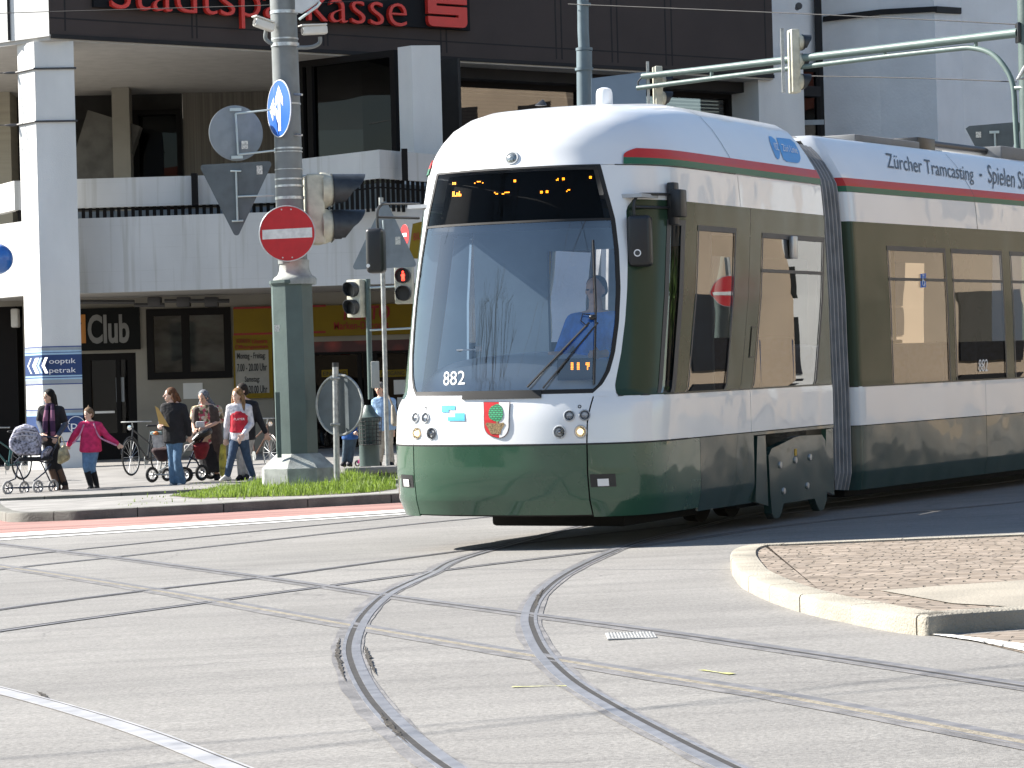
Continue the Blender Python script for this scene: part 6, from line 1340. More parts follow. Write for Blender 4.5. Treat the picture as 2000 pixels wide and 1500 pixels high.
def person(label, Z, J, face, body=None, s=1.0, skin=None, parts=(), bodyr=1.0):
    """J: pixel joints (px, py[, dy]); face: forward direction of the head"""
    skin = skin or M_skin; Q = {}
    for k_, v in J.items(): Q[k_] = P(v[0], v[1], Z + (v[2] if len(v) > 2 else 0))
    fx = min(Q['anL'].z, Q['anR'].z); t = thing('person', ((Q['anL'].x + Q['anR'].x) / 2, Z, min(Q['anL'].z, Q['anR'].z) - .07), label, 'person')
    F_, R_ = Vector(face).normalized(), None; fl = Vector((F_.x, F_.y, 0)).normalized(); R_ = fl.cross(Z3).normalized(); Upv = R_.cross(F_).normalized()
    ax = (R_, F_, Upv); h = Q['head']; mb = MB()
    def E_(o, r): return (h + R_ * o[0] * s + F_ * o[1] * s + Upv * o[2] * s, tuple(x * s for x in r))
    mb.ball(*E_((0, -.01, .03), (.074, .092, .085)), 18, 12, ax); mb.hull([E_((0, .03, -.03), (.052, .05, .05)), E_((0, .052, -.085), (.022, .022, .02)), E_((0, -.0, -.01), (.062, .07, .06))], 14, 10)
    mb.hull([E_((0, .088, .012), (.009, .008, .01)), E_((0, .112, -.025), (.013, .012, .010))], 8, 6)
    for e in (-1, 1): mb.ball(*E_((e * .076, -.005, -.005), (.012, .02, .03)), 8, 6, ax)
    ch = Q['chest']; hp = (Q['hipL'] + Q['hipR']) / 2
    limb(mb, [h - Upv * .06 * s - F_ * .01, Q['neck']], [.047 * s, .052 * s])
    sd = (Q['shL'] - Q['shR']); bf = Vector(body or face).normalized(); br_ = Vector((bf.x, bf.y, 0)).normalized().cross(Z3); bax = (br_, Vector((bf.x, bf.y, 0)).normalized(), Z3)
    mb.hull([(Q['shL'], (.05 * s,) * 3), (Q['shR'], (.05 * s,) * 3), (ch, (.12 * s, .09 * s, .10 * s)), (Q['neck'], (.05 * s,) * 3)], 12, 8); mb.hull([(ch, (.11 * s, .09 * s, .09 * s)), (hp, (.13 * s, .10 * s, .09 * s))], 12, 8)
    for S_ in 'LR':
        limb(mb, [Q['sh' + S_], Q['el' + S_], Q['ha' + S_]], [.046 * s, .037 * s, .027 * s]); d = (Q['ha' + S_] - Q['el' + S_]).normalized(); hand(mb, Q['ha' + S_], Q['ha' + S_] + d * .1, s, .7, 1 if S_ == 'L' else -1)
        limb(mb, [Q['hip' + S_], Q['kn' + S_], Q['an' + S_]], [.078 * s, .05 * s, .036 * s]); foot(mb, Q['an' + S_], Q['toe' + S_], .042 * s)
    b_o = remesh(mb, 'body', skin, t, .011, 1)
    for e in (-1, 1): MB().ball(*E_((e * .030, .080, .008), (.013, .006, .008)), 8, 6, ax).build('eye', M_eye, t)
    MB().ball(*E_((0, .084, -.058), (.021, .006, .006)), 8, 6, ax).build('mouth', M_lip, t)
    return t, Q, E_, ax, bax
def jacket(t, Q, m, s=1.0, arms=('L', 'R'), hem=None, r=1.0, sleeve=1.0, name='jacket', bax=None, hemw=.165, cut=.92):
    mb = MB(); ch = Q['chest']; hp = (Q['hipL'] + Q['hipR']) / 2 if hem is None else hem; nk = Q['neck'] - Z3 * .015
    mb.hull([(Q['shL'], (.068 * s * r,) * 3), (Q['shR'], (.068 * s * r,) * 3), (ch, (.155 * s * r, .12 * s * r, .12 * s)), (nk, (.062 * s, .062 * s, .03))], 14, 9)
    mb.hull([(ch, (.15 * s * r, .12 * s * r, .1 * s)), (hp, (hemw * s * r, .13 * s * r, .05 * s))], 14, 9)
    for S_ in arms:
        a, e, h = Q['sh' + S_], Q['el' + S_], Q['ha' + S_]; end = e + (h - e) * cut
        if sleeve >= 1: limb(mb, [a, e, end], [.062 * s * r, .052 * s * r, .042 * s * r])
        else: limb(mb, [a, a + (e - a) * sleeve], [.066 * s * r, .058 * s * r])
    return remesh(mb, name, m, t, .013, 3)
def trousers(t, Q, m, s=1.0, flare=.0, name='trousers', top=1.0, end=.93, r=1.0):
    mb = MB(); hp = (Q['hipL'] + Q['hipR']) / 2; mb.hull([(Q['hipL'], (.09 * s * r, .10 * s, .07 * s)), (Q['hipR'], (.09 * s * r, .10 * s, .07 * s)), (hp + Z3 * .10 * s, (.125 * s, .10 * s, .03 * s))], 12, 8)
    for S_ in 'LR':
        k_, a = Q['kn' + S_], Q['an' + S_]; e = k_ + (a - k_) * end; limb(mb, [Q['hip' + S_], k_, e], [.092 * s * r, .064 * s * r, (.054 + flare) * s * r])
    return remesh(mb, name, m, t, .012, 2)
def shoes(t, Q, m, s=1.0, boot=0.0):
    for S_ in 'LR':
        mb = MB(); foot(mb, Q['an' + S_], Q['toe' + S_], .052 * s)
        if boot: k_, a = Q['kn' + S_], Q['an' + S_]; limb(mb, [a + (k_ - a) * boot, a + (k_ - a) * .3, a], [.062 * s, .058 * s, .048 * s])
        remesh(mb, 'boot' if boot else 'shoe', m, t, .011, 1)
def hair(t, E_, ax, m, long=0.0, back=.03, w=1.0, extra=None, front=True, name='hair'):
    mb = MB(); mb.hull([E_((0, -.022, .048), (.090, .098, .086)), E_((0, -.05, -.01), (.086, .07, .07))], 18, 12)
    if long > 0:
        for e in (-1, 1): mb.hull([E_((e * .062 * w, -.03, 0), (.034, .06, .05)), E_((e * .085 * w, -.025 - back, -long), (.030, .05, .03))], 12, 8)
        mb.hull([E_((0, -.07, 0), (.08, .04, .06)), E_((0, -.075 - back, -long * 1.05), (.085 * w, .04, .03))], 12, 8)
    if extra: extra(mb)
    return remesh(mb, name, m, t, .011, 1)
def hairmat(n, c): return mat("hair_" + n, c, .7, var=.5, vscale=18, stretch=(5, 5, 1), bump=.6, bscale=80, spec=.2)
ZPp = 45.6
# 1 woman pushing the grey pram
L_ = Vector((-.85, -.5, 0))
JA = dict(head=(95, 775), neck=(99, 792), chest=(100, 812), shL=(82, 800), shR=(118, 801), elL=(76, 825), haL=(84, 848, -.25), elR=(128, 828), haR=(112, 852, -.25), hipL=(92, 862), hipR=(106, 862), knL=(98, 908, -.05), knR=(112, 908), anL=(113, 950), anR=(128, 949, .05), toeL=(106, 961, -.1), toeR=(122, 961, -.05))
t, Q, E_, ax, bax = person('dark haired woman in black with a purple scarf pushing a grey pram', ZPp, JA, (-.62, -.78, -.05), body=(-.5, -.86, 0))
hair(t, E_, ax, hairmat('black', (.012, .009, .008)), long=.26, back=.02)
kb = cloth('black', (.012, .012, .015)); jacket(t, Q, cloth('greyblue_sleeve', (.07, .085, .11)), name='undershirt', r=.92); jacket(t, Q, kb, sleeve=.75, name='top', r=1.04, hem=Q['hipL'].lerp(Q['hipR'], .5) - Z3 * .02)
trousers(t, Q, kb, name='trousers'); shoes(t, Q, mat("brown_leather", (.085, .042, .022), .5, var=.2), boot=.8)
mb = MB(); fr = Vector((-.5, -.86, 0)) * .13; nk = Q['neck']
for a, b in ((nk + Vector((-.05, -.07, 0)), P(88, 846, ZPp - .2)), (nk + Vector((.04, -.08, 0)), P(104, 850, ZPp - .2))):
    mb.hull([(a, (.03, .02, .03)), ((a + b) / 2 + Vector((0, -.05, 0)), (.045, .014, .05)), (b, (.045, .012, .02))], 10, 7)
mb.hull([(nk + Vector((-.05, -.05, .01)), (.03, .03, .03)), (nk + Vector((.05, -.04, .01)), (.03, .03, .03))], 8, 6)
m, nt, b = _new("scarf_purple"); tc = N(nt, "ShaderNodeTexCoord"); wv = N(nt, "ShaderNodeTexWave", bands_direction='Z'); wv.inputs['Scale'].default_value = .9; nt.links.new(tc.outputs['Object'], wv.inputs[0]); rp = N(nt, "ShaderNodeValToRGB"); rp.color_ramp.interpolation = 'CONSTANT'; e = rp.color_ramp.elements
e[0].color = (.055, .022, .06, 1); e[1].position = .5; e[1].color = (.22, .09, .15, 1); nt.links.new(wv.outputs[1], rp.inputs[0]); nt.links.new(rp.outputs[0], b.inputs[0]); b.inputs['Roughness'].default_value = .95
remesh(mb, 'scarf', m, t, .011, 1)
# 2 girl in pink
JB = dict(head=(172, 809), neck=(174, 823), chest=(177, 842), shL=(160, 832), shR=(193, 832), elL=(145, 850), haL=(135, 868, .1), elR=(210, 853), haR=(228, 866), hipL=(170, 883), hipR=(183, 883), knL=(168, 912, -.08), knR=(180, 913), anL=(178, 950, .02), anR=(189, 948, .12), toeL=(172, 958, -.1), toeR=(184, 957, .05))
t, Q, E_, ax, bax = person('girl in a bright pink jacket and light jeans with arms held out', ZPp, JB, (-.45, -.88, -.08), s=.86, skin=M_skin2)
hair(t, E_, ax, hairmat('lightbrown', (.20, .13, .08)), extra=lambda mb: mb.hull([E_((0, -.03, .13), (.02, .02, .03)), E_((.01, -.05, .165), (.01, .01, .012))], 8, 6))
jacket(t, Q, cloth('pink', (.62, .030, .13)), s=.93, r=1.12, hem=P(177, 880, ZPp), hemw=.18, cut=1.0); trousers(t, Q, cloth('light_denim', (.13, .24, .40)), s=.92, end=.35); shoes(t, Q, kb, s=.9, boot=.75)
mb = MB()
for pts in ([(183, 826), (188, 842), (196, 855), (214, 864), (228, 870)], [(164, 829), (158, 845), (150, 858), (142, 866)]): mb.tube(smooth_path([P(*q, ZPp - .085) for q in pts], 4), .014, 6)
mb.build('sleeve_stripe', cloth('pale_pink', (.60, .28, .42)), t)
# 3 woman in black jacket with the yellow envelope
JC = dict(head=(332, 772), neck=(338, 786), chest=(338, 810), shL=(322, 796), shR=(357, 797), elL=(316, 823), haL=(313, 830, -.28), elR=(367, 824), haR=(370, 850, .05), hipL=(334, 857), hipR=(348, 857), knL=(336, 898), knR=(346, 899, -.1), anL=(341, 940, .06), anR=(354, 941), toeL=(332, 951, .02), toeR=(349, 951, -.1))
t, Q, E_, ax, bax = person('woman in black jacket and flared jeans holding a yellow envelope', ZPp - .3, JC, (-.93, -.35, .02), body=(-.7, -.7, 0), skin=M_skin2)
hair(t, E_, ax, hairmat('auburn', (.13, .06, .03)), long=.09, back=.03, w=1.05); jacket(t, Q, kb, r=1.12, hem=P(341, 862, ZPp - .3), hemw=.17)
trousers(t, Q, cloth('denim_blue', (.085, .16, .26)), flare=.03, end=.97); shoes(t, Q, cloth('white_shoe', (.5, .48, .45)))
zq = ZPp - .62; env = thing('envelope', P(318, 838, zq), 'large yellow brown envelope held upright by the woman in black', 'envelope')
ps = [P(*q, zq) for q in ((302, 798), (306, 793), (333, 832), (313, 833))]; o = ps[0]
ps = [P(*q, zq) for q in ((303, 793), (309, 797), (331, 834), (311, 829))]
MB().prism([(p.x - o.x, p.z - o.z) for p in ps], o, X3, Z3, Y3, -.01, .01).build('paper', mat("manila", (.52, .33, .11), .8), env)
# 4 woman with headscarf pushing the second pushchair
JD = dict(head=(397, 777), neck=(402, 791), chest=(404, 815), shL=(381, 801), shR=(426, 800), elL=(376, 826), haL=(379, 838, -.25), elR=(432, 822), haR=(402, 835, -.3), hipL=(398, 866), hipR=(414, 866), knL=(402, 900), knR=(416, 900), anL=(408, 926), anR=(425, 928), toeL=(404, 932, -.1), toeR=(422, 936, -.1))
t, Q, E_, ax, bax = person('older woman in a grey headscarf, flowered blouse and brown vest', ZPp + .8, JD, (-.35, -.88, -.32), skin=M_skin)
mfl, nt, b = _new("flowered_blouse"); tc = N(nt, "ShaderNodeTexCoord"); vo = N(nt, "ShaderNodeTexVoronoi"); vo.inputs['Scale'].default_value = 22; nt.links.new(tc.outputs['Object'], vo.inputs[0]); sp_ = N(nt, "ShaderNodeSeparateColor"); nt.links.new(vo.outputs['Color'], sp_.inputs[0]); rp = N(nt, "ShaderNodeValToRGB"); rp.color_ramp.interpolation = 'CONSTANT'; e = rp.color_ramp.elements
e[0].color = (.48, .38, .24, 1); e[1].position = .4; e[1].color = (.42, .07, .10, 1); x = e.new(.6); x.color = (.12, .10, .05, 1); x = e.new(.75); x.color = (.55, .50, .42, 1); nt.links.new(sp_.outputs[0], rp.inputs[0]); nt.links.new(rp.outputs[0], b.inputs[0]); b.inputs['Roughness'].default_value = .9
jacket(t, Q, mfl, name='blouse', sleeve=.9, r=1.08); mb = MB()
for a, b in (((420, 800), (430, 900)), ((412, 796), (420, 880)), ((384, 800), (382, 868))): mb.hull([(P(*a, ZPp + .78), (.07, .10, .05)), (P(*b, ZPp + .8), (.10, .14, .05))], 10, 7)
remesh(mb, 'vest', cloth('brown', (.075, .055, .045)), t, .014, 2)
mb = MB(); mb.hull([(Q['hipL'], (.15, .13, .06)), (Q['hipR'], (.15, .13, .06)), ((Q['anL'] + Q['anR']) / 2 + Z3 * .06, (.19, .16, .03))], 14, 8); remesh(mb, 'skirt', kb, t, .016, 2); shoes(t, Q, kb)
mb = MB(); mb.hull([E_((0, -.03, .035), (.096, .10, .096)), E_((0, -.05, -.06), (.085, .07, .05))], 16, 10); mb.hull([E_((0, -.06, -.04), (.09, .06, .04)), E_((0, -.07, -.17), (.16, .07, .04))], 12, 8); mb.hull([E_((-.03, .02, -.115), (.05, .03, .02)), E_((.03, .02, -.12), (.05, .03, .02))], 8, 6)
remesh(mb, 'headscarf', mat("headscarf_grey", (.16, .17, .19), .8, var=.7, vscale=30), t, .011, 1)
# 5 teenage girl in red top
JE = dict(head=(463, 773), neck=(467, 788), chest=(467, 812), shL=(449, 797), shR=(485, 797), elL=(443, 828), haL=(441, 856, .08), elR=(491, 828), haR=(475, 849, -.22), hipL=(459, 858), hipR=(475, 858), knL=(453, 890, -.12), knR=(482, 892, .08), anL=(444, 929, -.1), anR=(494, 930, .15), toeL=(432, 938, -.14), toeR=(488, 940, .1))
t, Q, E_, ax, bax = person('long haired teenage girl in a red top with white sleeves and jeans', ZPp - .6, JE, (-.5, -.86, .02), body=(-.3, -.95, 0), skin=M_skin2)
hair(t, E_, ax, hairmat('darkblonde', (.27, .155, .075)), long=.26, back=.0, w=1.4); jacket(t, Q, cloth('white_top', (.62, .60, .64)), name='shirt', r=.98); trousers(t, Q, cloth('dark_denim', (.035, .065, .12)), end=.96); shoes(t, Q, cloth('white_shoe', (.5, .48, .45)))
Q2 = dict(Q); mm_ = (Q['shL'] + Q['shR']) / 2; Q2['shL'] = Q['shL'].lerp(mm_, .42) - Z3 * .05; Q2['shR'] = Q['shR'].lerp(mm_, .42) - Z3 * .05; Q2['neck'] = Q['neck'] - Z3 * .08; jacket(t, Q2, cloth('red', (.48, .02, .04)), arms=(), r=1.05, hem=P(467, 843, ZPp - .6), hemw=.150, name='red_top')
text("PLAYER", P(457, 821, ZPp - .79), X3, Z3, .17, .035, M_wt, t, .003)
# 6 man in dark jacket hidden behind her
JF = dict(head=(471, 764), neck=(475, 780), chest=(480, 806), shL=(466, 793), shR=(497, 791), elL=(462, 825), haL=(462, 855), elR=(508, 822), haR=(519, 845), hipL=(472, 857), hipR=(486, 857), knL=(470, 893), knR=(481, 893), anL=(471, 928), anR=(484, 927), toeL=(464, 936, -.1), toeR=(478, 934, -.1))
t, Q, E_, ax, bax = person('person in a dark jacket and pale trousers walking behind the teenage girl', ZPp + .3, JF, (-.8, -.6, 0), s=1.02)
hair(t, E_, ax, hairmat('dark', (.03, .022, .018))); jacket(t, Q, kb, r=1.06); trousers(t, Q, cloth('pale_trousers', (.42, .40, .37)), r=1.1); shoes(t, Q, kb)
# 7 woman in light blue shirt behind the post
JG = dict(head=(741, 760), neck=(745, 775), chest=(749, 797), shL=(733, 785), shR=(766, 785), elL=(729, 812), haL=(732, 835, -.1), elR=(769, 812), haR=(768, 838), hipL=(743, 838), hipR=(758, 838), knL=(744, 872), knR=(760, 872), anL=(741, 902), anR=(765, 903), toeL=(738, 909, -.1), toeR=(762, 910, -.1))
t, Q, E_, ax, bax = person('person in a light blue shirt and beige trousers behind the green post', 49.5, JG, (-.3, -.95, 0))
hair(t, E_, ax, hairmat('grey', (.22, .20, .18))); jacket(t, Q, cloth('light_blue', (.30, .45, .66)), name='shirt', r=1.1); trousers(t, Q, cloth('beige', (.42, .38, .31)), r=1.1); shoes(t, Q, kb)
bgx = thing('shoulder_bag', P(770, 833, 49.3), 'long beige shoulder bag carried by the person in light blue', 'bag'); mb = MB(); mb.hull([(P(767, 795, 49.3), (.03, .06, .05)), (P(771, 825, 49.3), (.07, .08, .07))], 10, 7); remesh(mb, 'bag_body', cloth('bag_beige', (.33, .29, .23)), bgx, .012, 1); MB().tube([P(756, 770, 49.3), P(762, 780, 49.25), P(768, 796, 49.3)], .016, 6).build('strap', cloth('bag_beige', (.3,) * 3), bgx)
# 8 child with scooter
JH = dict(head=(682, 806), neck=(683, 818), chest=(683, 832), shL=(672, 825), shR=(694, 825), elL=(668, 842), haL=(690, 846, -.15), elR=(701, 838), haR=(703, 846, -.15), hipL=(678, 856), hipR=(689, 856), knL=(675, 880), knR=(687, 880), anL=(672, 903), anR=(684, 903), toeL=(668, 908, -.1), toeR=(680, 908, -.1))
t, Q, E_, ax, bax = person('child in a blue jacket and jeans holding a pink scooter', 48.3, JH, (.6, -.8, 0), s=.72)
hair(t, E_, ax, hairmat('dark', (.03, .022, .018))); jacket(t, Q, cloth('royal_blue', (.03, .11, .34)), s=.8, r=1.1); trousers(t, Q, cloth('mid_denim', (.05, .08, .11)), s=.85); shoes(t, Q, kb, s=.8)
sc = thing('kick_scooter', P(710, 908, 48.1), 'pink and silver kick scooter held by the child in blue', 'scooter')
MB().tube([P(704, 836, 48.1), P(714, 897, 48.1)], .015, 8).build('steering_column', M_alu, sc); MB().tube([P(698, 837, 48.1), P(711, 835, 48.1)], .014, 8).build('handlebar', M_blkp, sc)
MB().rbox(P(708, 901, 48.2), (.13, .10, .10), .03).hull([(P(712, 892, 48.15), (.03, .03, .03)), (P(700, 903, 48.3), (.03, .03, .02))], 8, 6).build('deck', mat("scooter_pink", (.55, .03, .22), .4), sc)
for px in (714, 698): MB().torus(P(px, 905, 48.1 if px > 700 else 48.4), (.6, .8, 0), .045, .015, 16, 6).build('wheel', M_blk, sc)
# the man driving the tram
c = S1.L3(1.15, .40, 2.05); t = thing('person', S1.L3(1.25, .42, 1.1), 'tram driver in a blue shirt sitting behind the windscreen', 'person')
F_ = -u_; R_ = F_.cross(Z3).normalized(); ax = (R_, F_, Z3); h = c
def E_(o, r): return (h + R_ * o[0] + F_ * o[1] + Z3 * o[2], r)
mb = MB(); mb.ball(*E_((0, -.01, .03), (.078, .095, .088)), 18, 12, ax); mb.hull([E_((0, .03, -.03), (.055, .05, .05)), E_((0, .052, -.09), (.025, .022, .02)), E_((0, 0, -.01), (.065, .07, .06))], 12, 8); mb.hull([E_((0, .09, .01), (.01, .01, .01)), E_((0, .115, -.025), (.014, .012, .01))], 8, 6)
for e in (-1, 1): mb.ball(*E_((e * .08, 0, -.005), (.012, .02, .03)), 8, 6)
limb(mb, [h - Z3 * .07, h - Z3 * .17], [.055, .06]); mb.hull([E_((-.19, 0, -.24), (.06,) * 3), E_((.19, 0, -.24), (.06,) * 3), E_((0, 0, -.36), (.15, .11, .1)), E_((0, 0, -.18), (.06, .06, .04))]); mb.hull([E_((0, 0, -.36), (.15, .11, .1)), E_((0, -.02, -.72), (.17, .13, .1))])
ar = []
for e in (-1, 1):
    a, b, d = E_((e * .20, 0, -.25), 0)[0], E_((e * .27, .12, -.50), 0)[0], E_((e * .18, .34, -.52), 0)[0]; ar.append((a, b, d)); limb(mb, [a, b, d], [.05, .042, .03]); hand(mb, d, d + F_ * .1, 1, .8, e)
    k1, k2, k3 = E_((e * .1, 0, -.75), 0)[0], E_((e * .14, .42, -.72), 0)[0], E_((e * .14, .46, -1.12), 0)[0]; limb(mb, [k1, k2, k3], [.085, .06, .045])
remesh(mb, 'body', M_skin, t, .012, 1); mb = MB(); mb.hull([E_((0, -.03, .05), (.088, .09, .08)), E_((0, -.05, 0), (.085, .06, .06))], 14, 9); remesh(mb, 'hair', hairmat('dark', (.03, .02, .015)), t, .011, 1)
mb = MB(); mb.hull([E_((-.19, 0, -.25), (.08,) * 3), E_((.19, 0, -.25), (.08,) * 3), E_((0, .01, -.38), (.19, .14, .12)), E_((0, 0, -.19), (.07, .07, .03))]); mb.hull([E_((0, .01, -.38), (.18, .14, .1)), E_((0, -.02, -.72), (.19, .15, .08))])
for a, b, d in ar: limb(mb, [a, b, b + (d - b) * .55], [.075, .06, .052])
remesh(mb, 'shirt', cloth('driver_blue', (.03, .20, .70)), t, .013, 2)
for e in (-1, 1): MB().ball(*E_((e * .032, .082, .008), (.013, .006, .008)), 8, 6, ax).build('eye', M_eye, t)
# grey haired passenger
h = S2.L3(2.0, .70, 1.46); t = thing('person', h - Z3 * .5, 'grey haired passenger in a dark red coat at the tram window', 'person'); F_ = U2 * .9 + W2 * .3 - Z3 * .25; F_.normalize(); R_ = F_.cross(Z3).normalized(); ax = (R_, F_, Z3)
mb = MB(); mb.ball(*E_((0, -.01, .03), (.078, .095, .088)), 16, 10, ax); mb.hull([E_((0, .03, -.03), (.055, .05, .05)), E_((0, .052, -.09), (.025, .022, .02))], 10, 7); mb.hull([E_((0, .09, .01), (.01, .01, .01)), E_((0, .112, -.025), (.014, .012, .01))], 8, 6); limb(mb, [h - Z3 * .07, h - Z3 * .2], [.055, .06])
remesh(mb, 'body', M_skin2, t, .012, 1); mb = MB(); mb.hull([E_((0, -.035, .045), (.09, .095, .085)), E_((0, -.06, -.01), (.085, .06, .07))], 14, 9); remesh(mb, 'hair', hairmat('silver', (.42, .41, .40)), t, .011, 1)
mb = MB(); mb.hull([E_((-.16, -.05, -.24), (.09,) * 3), E_((.16, -.05, -.24), (.09,) * 3), E_((0, -.03, -.6), (.2, .16, .12)), E_((0, -.02, -.18), (.07, .07, .03))]); remesh(mb, 'coat', cloth('dark_red', (.16, .02, .03)), t, .014, 2)
# ================================================================== PRAMS, BAGS, BICYCLES
def wheel(c, ax_, R, tyre, parent, hub=M_alu, spokes=8, tr=.014, rimm=None):
    ax_ = Vector(ax_).normalized(); o = MB().torus(c, ax_, R - tr, tr, 30, 8).build('wheel', tyre, parent)
    MB().torus(c, ax_, R - tr * 2.2, tr * .4, 28, 5).build('rim', rimm or hub, o); u = Vector((0, 0, 1)); a = ax_.cross(u).normalized(); mb = MB()
    for i in range(spokes): w = 2 * math.pi * i / spokes; mb.tube([c, c + (a * math.cos(w) + u * math.sin(w)) * (R - tr * 2)], .0035 if spokes > 10 else .008, 4)
    mb.lathe(c - ax_ * .03, ax_, [(0, .018), (.06, .018)], 10).build('spokes', hub, o); return o
M_navy = mat("pram_frame_navy", (.02, .028, .055), .35, metal=.3); M_tyre = mat("grey_tyre", (.40, .39, .38), .8); M_tyreb = mat("black_tyre", (.02, .02, .02), .8)
M_pfab = mat("pram_fabric", (.30, .30, .38), .85, var=1.1, vscale=26)
zp = ZPp - .45; pr = thing('pram', P(60, 963, zp), 'grey patterned pram with a folding hood and small grey wheels', 'pram')
for (px, py, dz) in ((15, 953, -.15), (47, 953, .25), (74, 951, -.15), (104, 950, .25)): wheel(P(px, py, zp + dz), (.80, -.60, 0), .115, M_tyre, pr, hub=M_navy, spokes=6, tr=.017, rimm=M_alu)
mb = MB(); R = lambda px, py, dz=0: P(px, py, zp + dz)
for pts in ([(15, 953, -.15), (74, 951, -.15)], [(47, 953, .25), (104, 950, .25)], [(18, 940, -.1), (30, 935, 0), (36, 905, 0), (29, 903, 0), (42, 890, 0)], [(47, 940, .2), (38, 918, .1), (28, 902, .1), (40, 900, .1)], [(66, 940, -.1), (88, 922, 0), (100, 906, 0)], [(98, 940, .2), (84, 910, .1), (75, 893, .1)], [(36, 900, 0), (75, 900, 0), (95, 905, 0)], [(95, 905, 0), (104, 880, 0), (114, 862, -.05), (113, 856, -.05)], [(84, 852, -.3), (113, 855, -.05)], [(15, 953, -.15), (47, 953, .25)], [(74, 951, -.15), (104, 950, .25)]):
    mb.tube([R(*q) for q in pts], .012, 7)
mb.build('frame', M_navy, pr)
mb = MB(); pf = [(20, 852), (18, 862), (24, 876), (34, 889), (48, 893), (70, 893), (86, 889), (94, 878), (88, 868), (70, 862)]
mb = MB().hull([(R(26, 872), (.06, .17, .06)), (R(38, 884), (.05, .19, .05)), (R(74, 884), (.06, .18, .05)), (R(74, 866), (.04, .19, .04)), (R(24, 860), (.04, .19, .04))], 14, 9); remesh(mb, 'carrycot', M_pfab, pr, .015, 2)
mb = MB().hull([(R(24, 858), (.03, .17, .04)), (R(34, 842), (.05, .18, .07)), (R(50, 835), (.05, .19, .06)), (R(66, 840), (.05, .19, .06)), (R(74, 858), (.06, .19, .06)), (R(74, 872), (.06, .18, .04))], 14, 9); hd_ = remesh(mb, 'hood', mat("pram_hood", (.36, .36, .44), .85, var=.9, vscale=26), pr, .015, 1)
mb = MB()
for a in ([(22, 856), (44, 850), (72, 852)], [(27, 848), (46, 842), (74, 846)], [(34, 841), (50, 836), (68, 840)]): mb.tube(smooth_path([R(*q, -.2) for q in a], 4), .010, 6)
mb.build('hood_hoops', mat("hood_pale", (.46, .45, .52), .8), hd_)
MB().hull([(R(96, 876), (.05, .15, .04)), (R(88, 884), (.06, .16, .05)), (R(84, 896), (.06, .15, .04))], 12, 8).build('foot_cover', M_pfab, pr); MB().rbox(R(70, 896), (.85 * .6, .30, .06), .02).build('seat_tray', kb, pr)
hb_ = thing('handbag', P(124, 908, zp - .1), 'shiny gold handbag hanging from the pram handle', 'handbag'); mb = MB().hull([(P(120, 882, zp - .1), (.05, .09, .06)), (P(130, 892, zp - .1), (.06, .09, .07)), (P(118, 902, zp - .1), (.05, .08, .04)), (P(125, 875, zp - .1), (.05, .07, .05))], 14, 9)
remesh(mb, 'bag_body', mat("gold_leather", (.42, .36, .22), .3, metal=.3, var=.5, vscale=9, bump=1, bscale=14), hb_, .012, 1); MB().tube(smooth_path([P(118, 875, zp - .1), P(115, 860, zp - .1), P(119, 852, zp - .15), P(124, 862, zp - .1), P(128, 872, zp - .1)], 4), .008, 6).build('handle', mat("gold_leather", (.4,) * 3), hb_)
# second pushchair: dark seat with a white basket
zp = ZPp + .15; R = lambda px, py, dz=0: P(px, py, zp + dz); pr = thing('pushchair', R(330, 943), 'dark pushchair with a white bag hung on the front, behind the woman with the envelope', 'pushchair')
for px, py, dz, rr in ((297, 927, 0, .13), (326, 927, .3, .11), (361, 927, 0, .13)): wheel(R(px, py, dz), (.72, -.69, 0), rr, M_tyreb, pr, spokes=5, tr=.022)
mb = MB()
for pts in ([(297, 927, 0), (361, 927, 0)], [(312, 925, .1), (316, 898, .1)], [(310, 920, 0), (345, 900, 0), (372, 868, 0), (380, 862, 0)], [(361, 925, 0), (352, 905, 0), (340, 895, 0)]): mb.tube([R(*q) for q in pts], .014, 7)
mb.build('frame', M_galv, pr); remesh(MB().hull([(R(304, 880), (.07, .17, .05)), (R(330, 886), (.12, .17, .08)), (R(318, 896), (.10, .15, .05)), (R(342, 878), (.06, .16, .06))], 14, 9), 'seat', cloth('maroon_black', (.035, .016, .018)), pr, .015, 2)
bk_ = thing('bag', P(310, 876, zp - .35), 'white fabric basket bag with an orange item on top, on the dark pushchair', 'bag')
ps = [(296, 851), (323, 849), (322, 870), (310, 875), (299, 874)]; o = P(296, 851, zp - .42); v = [P(*q, zp - .42) for q in ps]
MB().prism([(p.x - o.x, p.z - o.z) for p in v], o, X3, Z3, Y3, 0, .22).build('basket', cloth('off_white', (.48, .45, .44)), bk_); MB().rbox(P(305, 846, zp - .3), (.17, .18, .05), .02).build('folded_cloth', cloth('pale_cyan', (.35, .50, .52)), bk_); MB().ball(P(305, 846, zp - .4), (.05, .05, .028)).build('orange_item', mat("orange_item", (.6, .2, .05), .6), bk_)
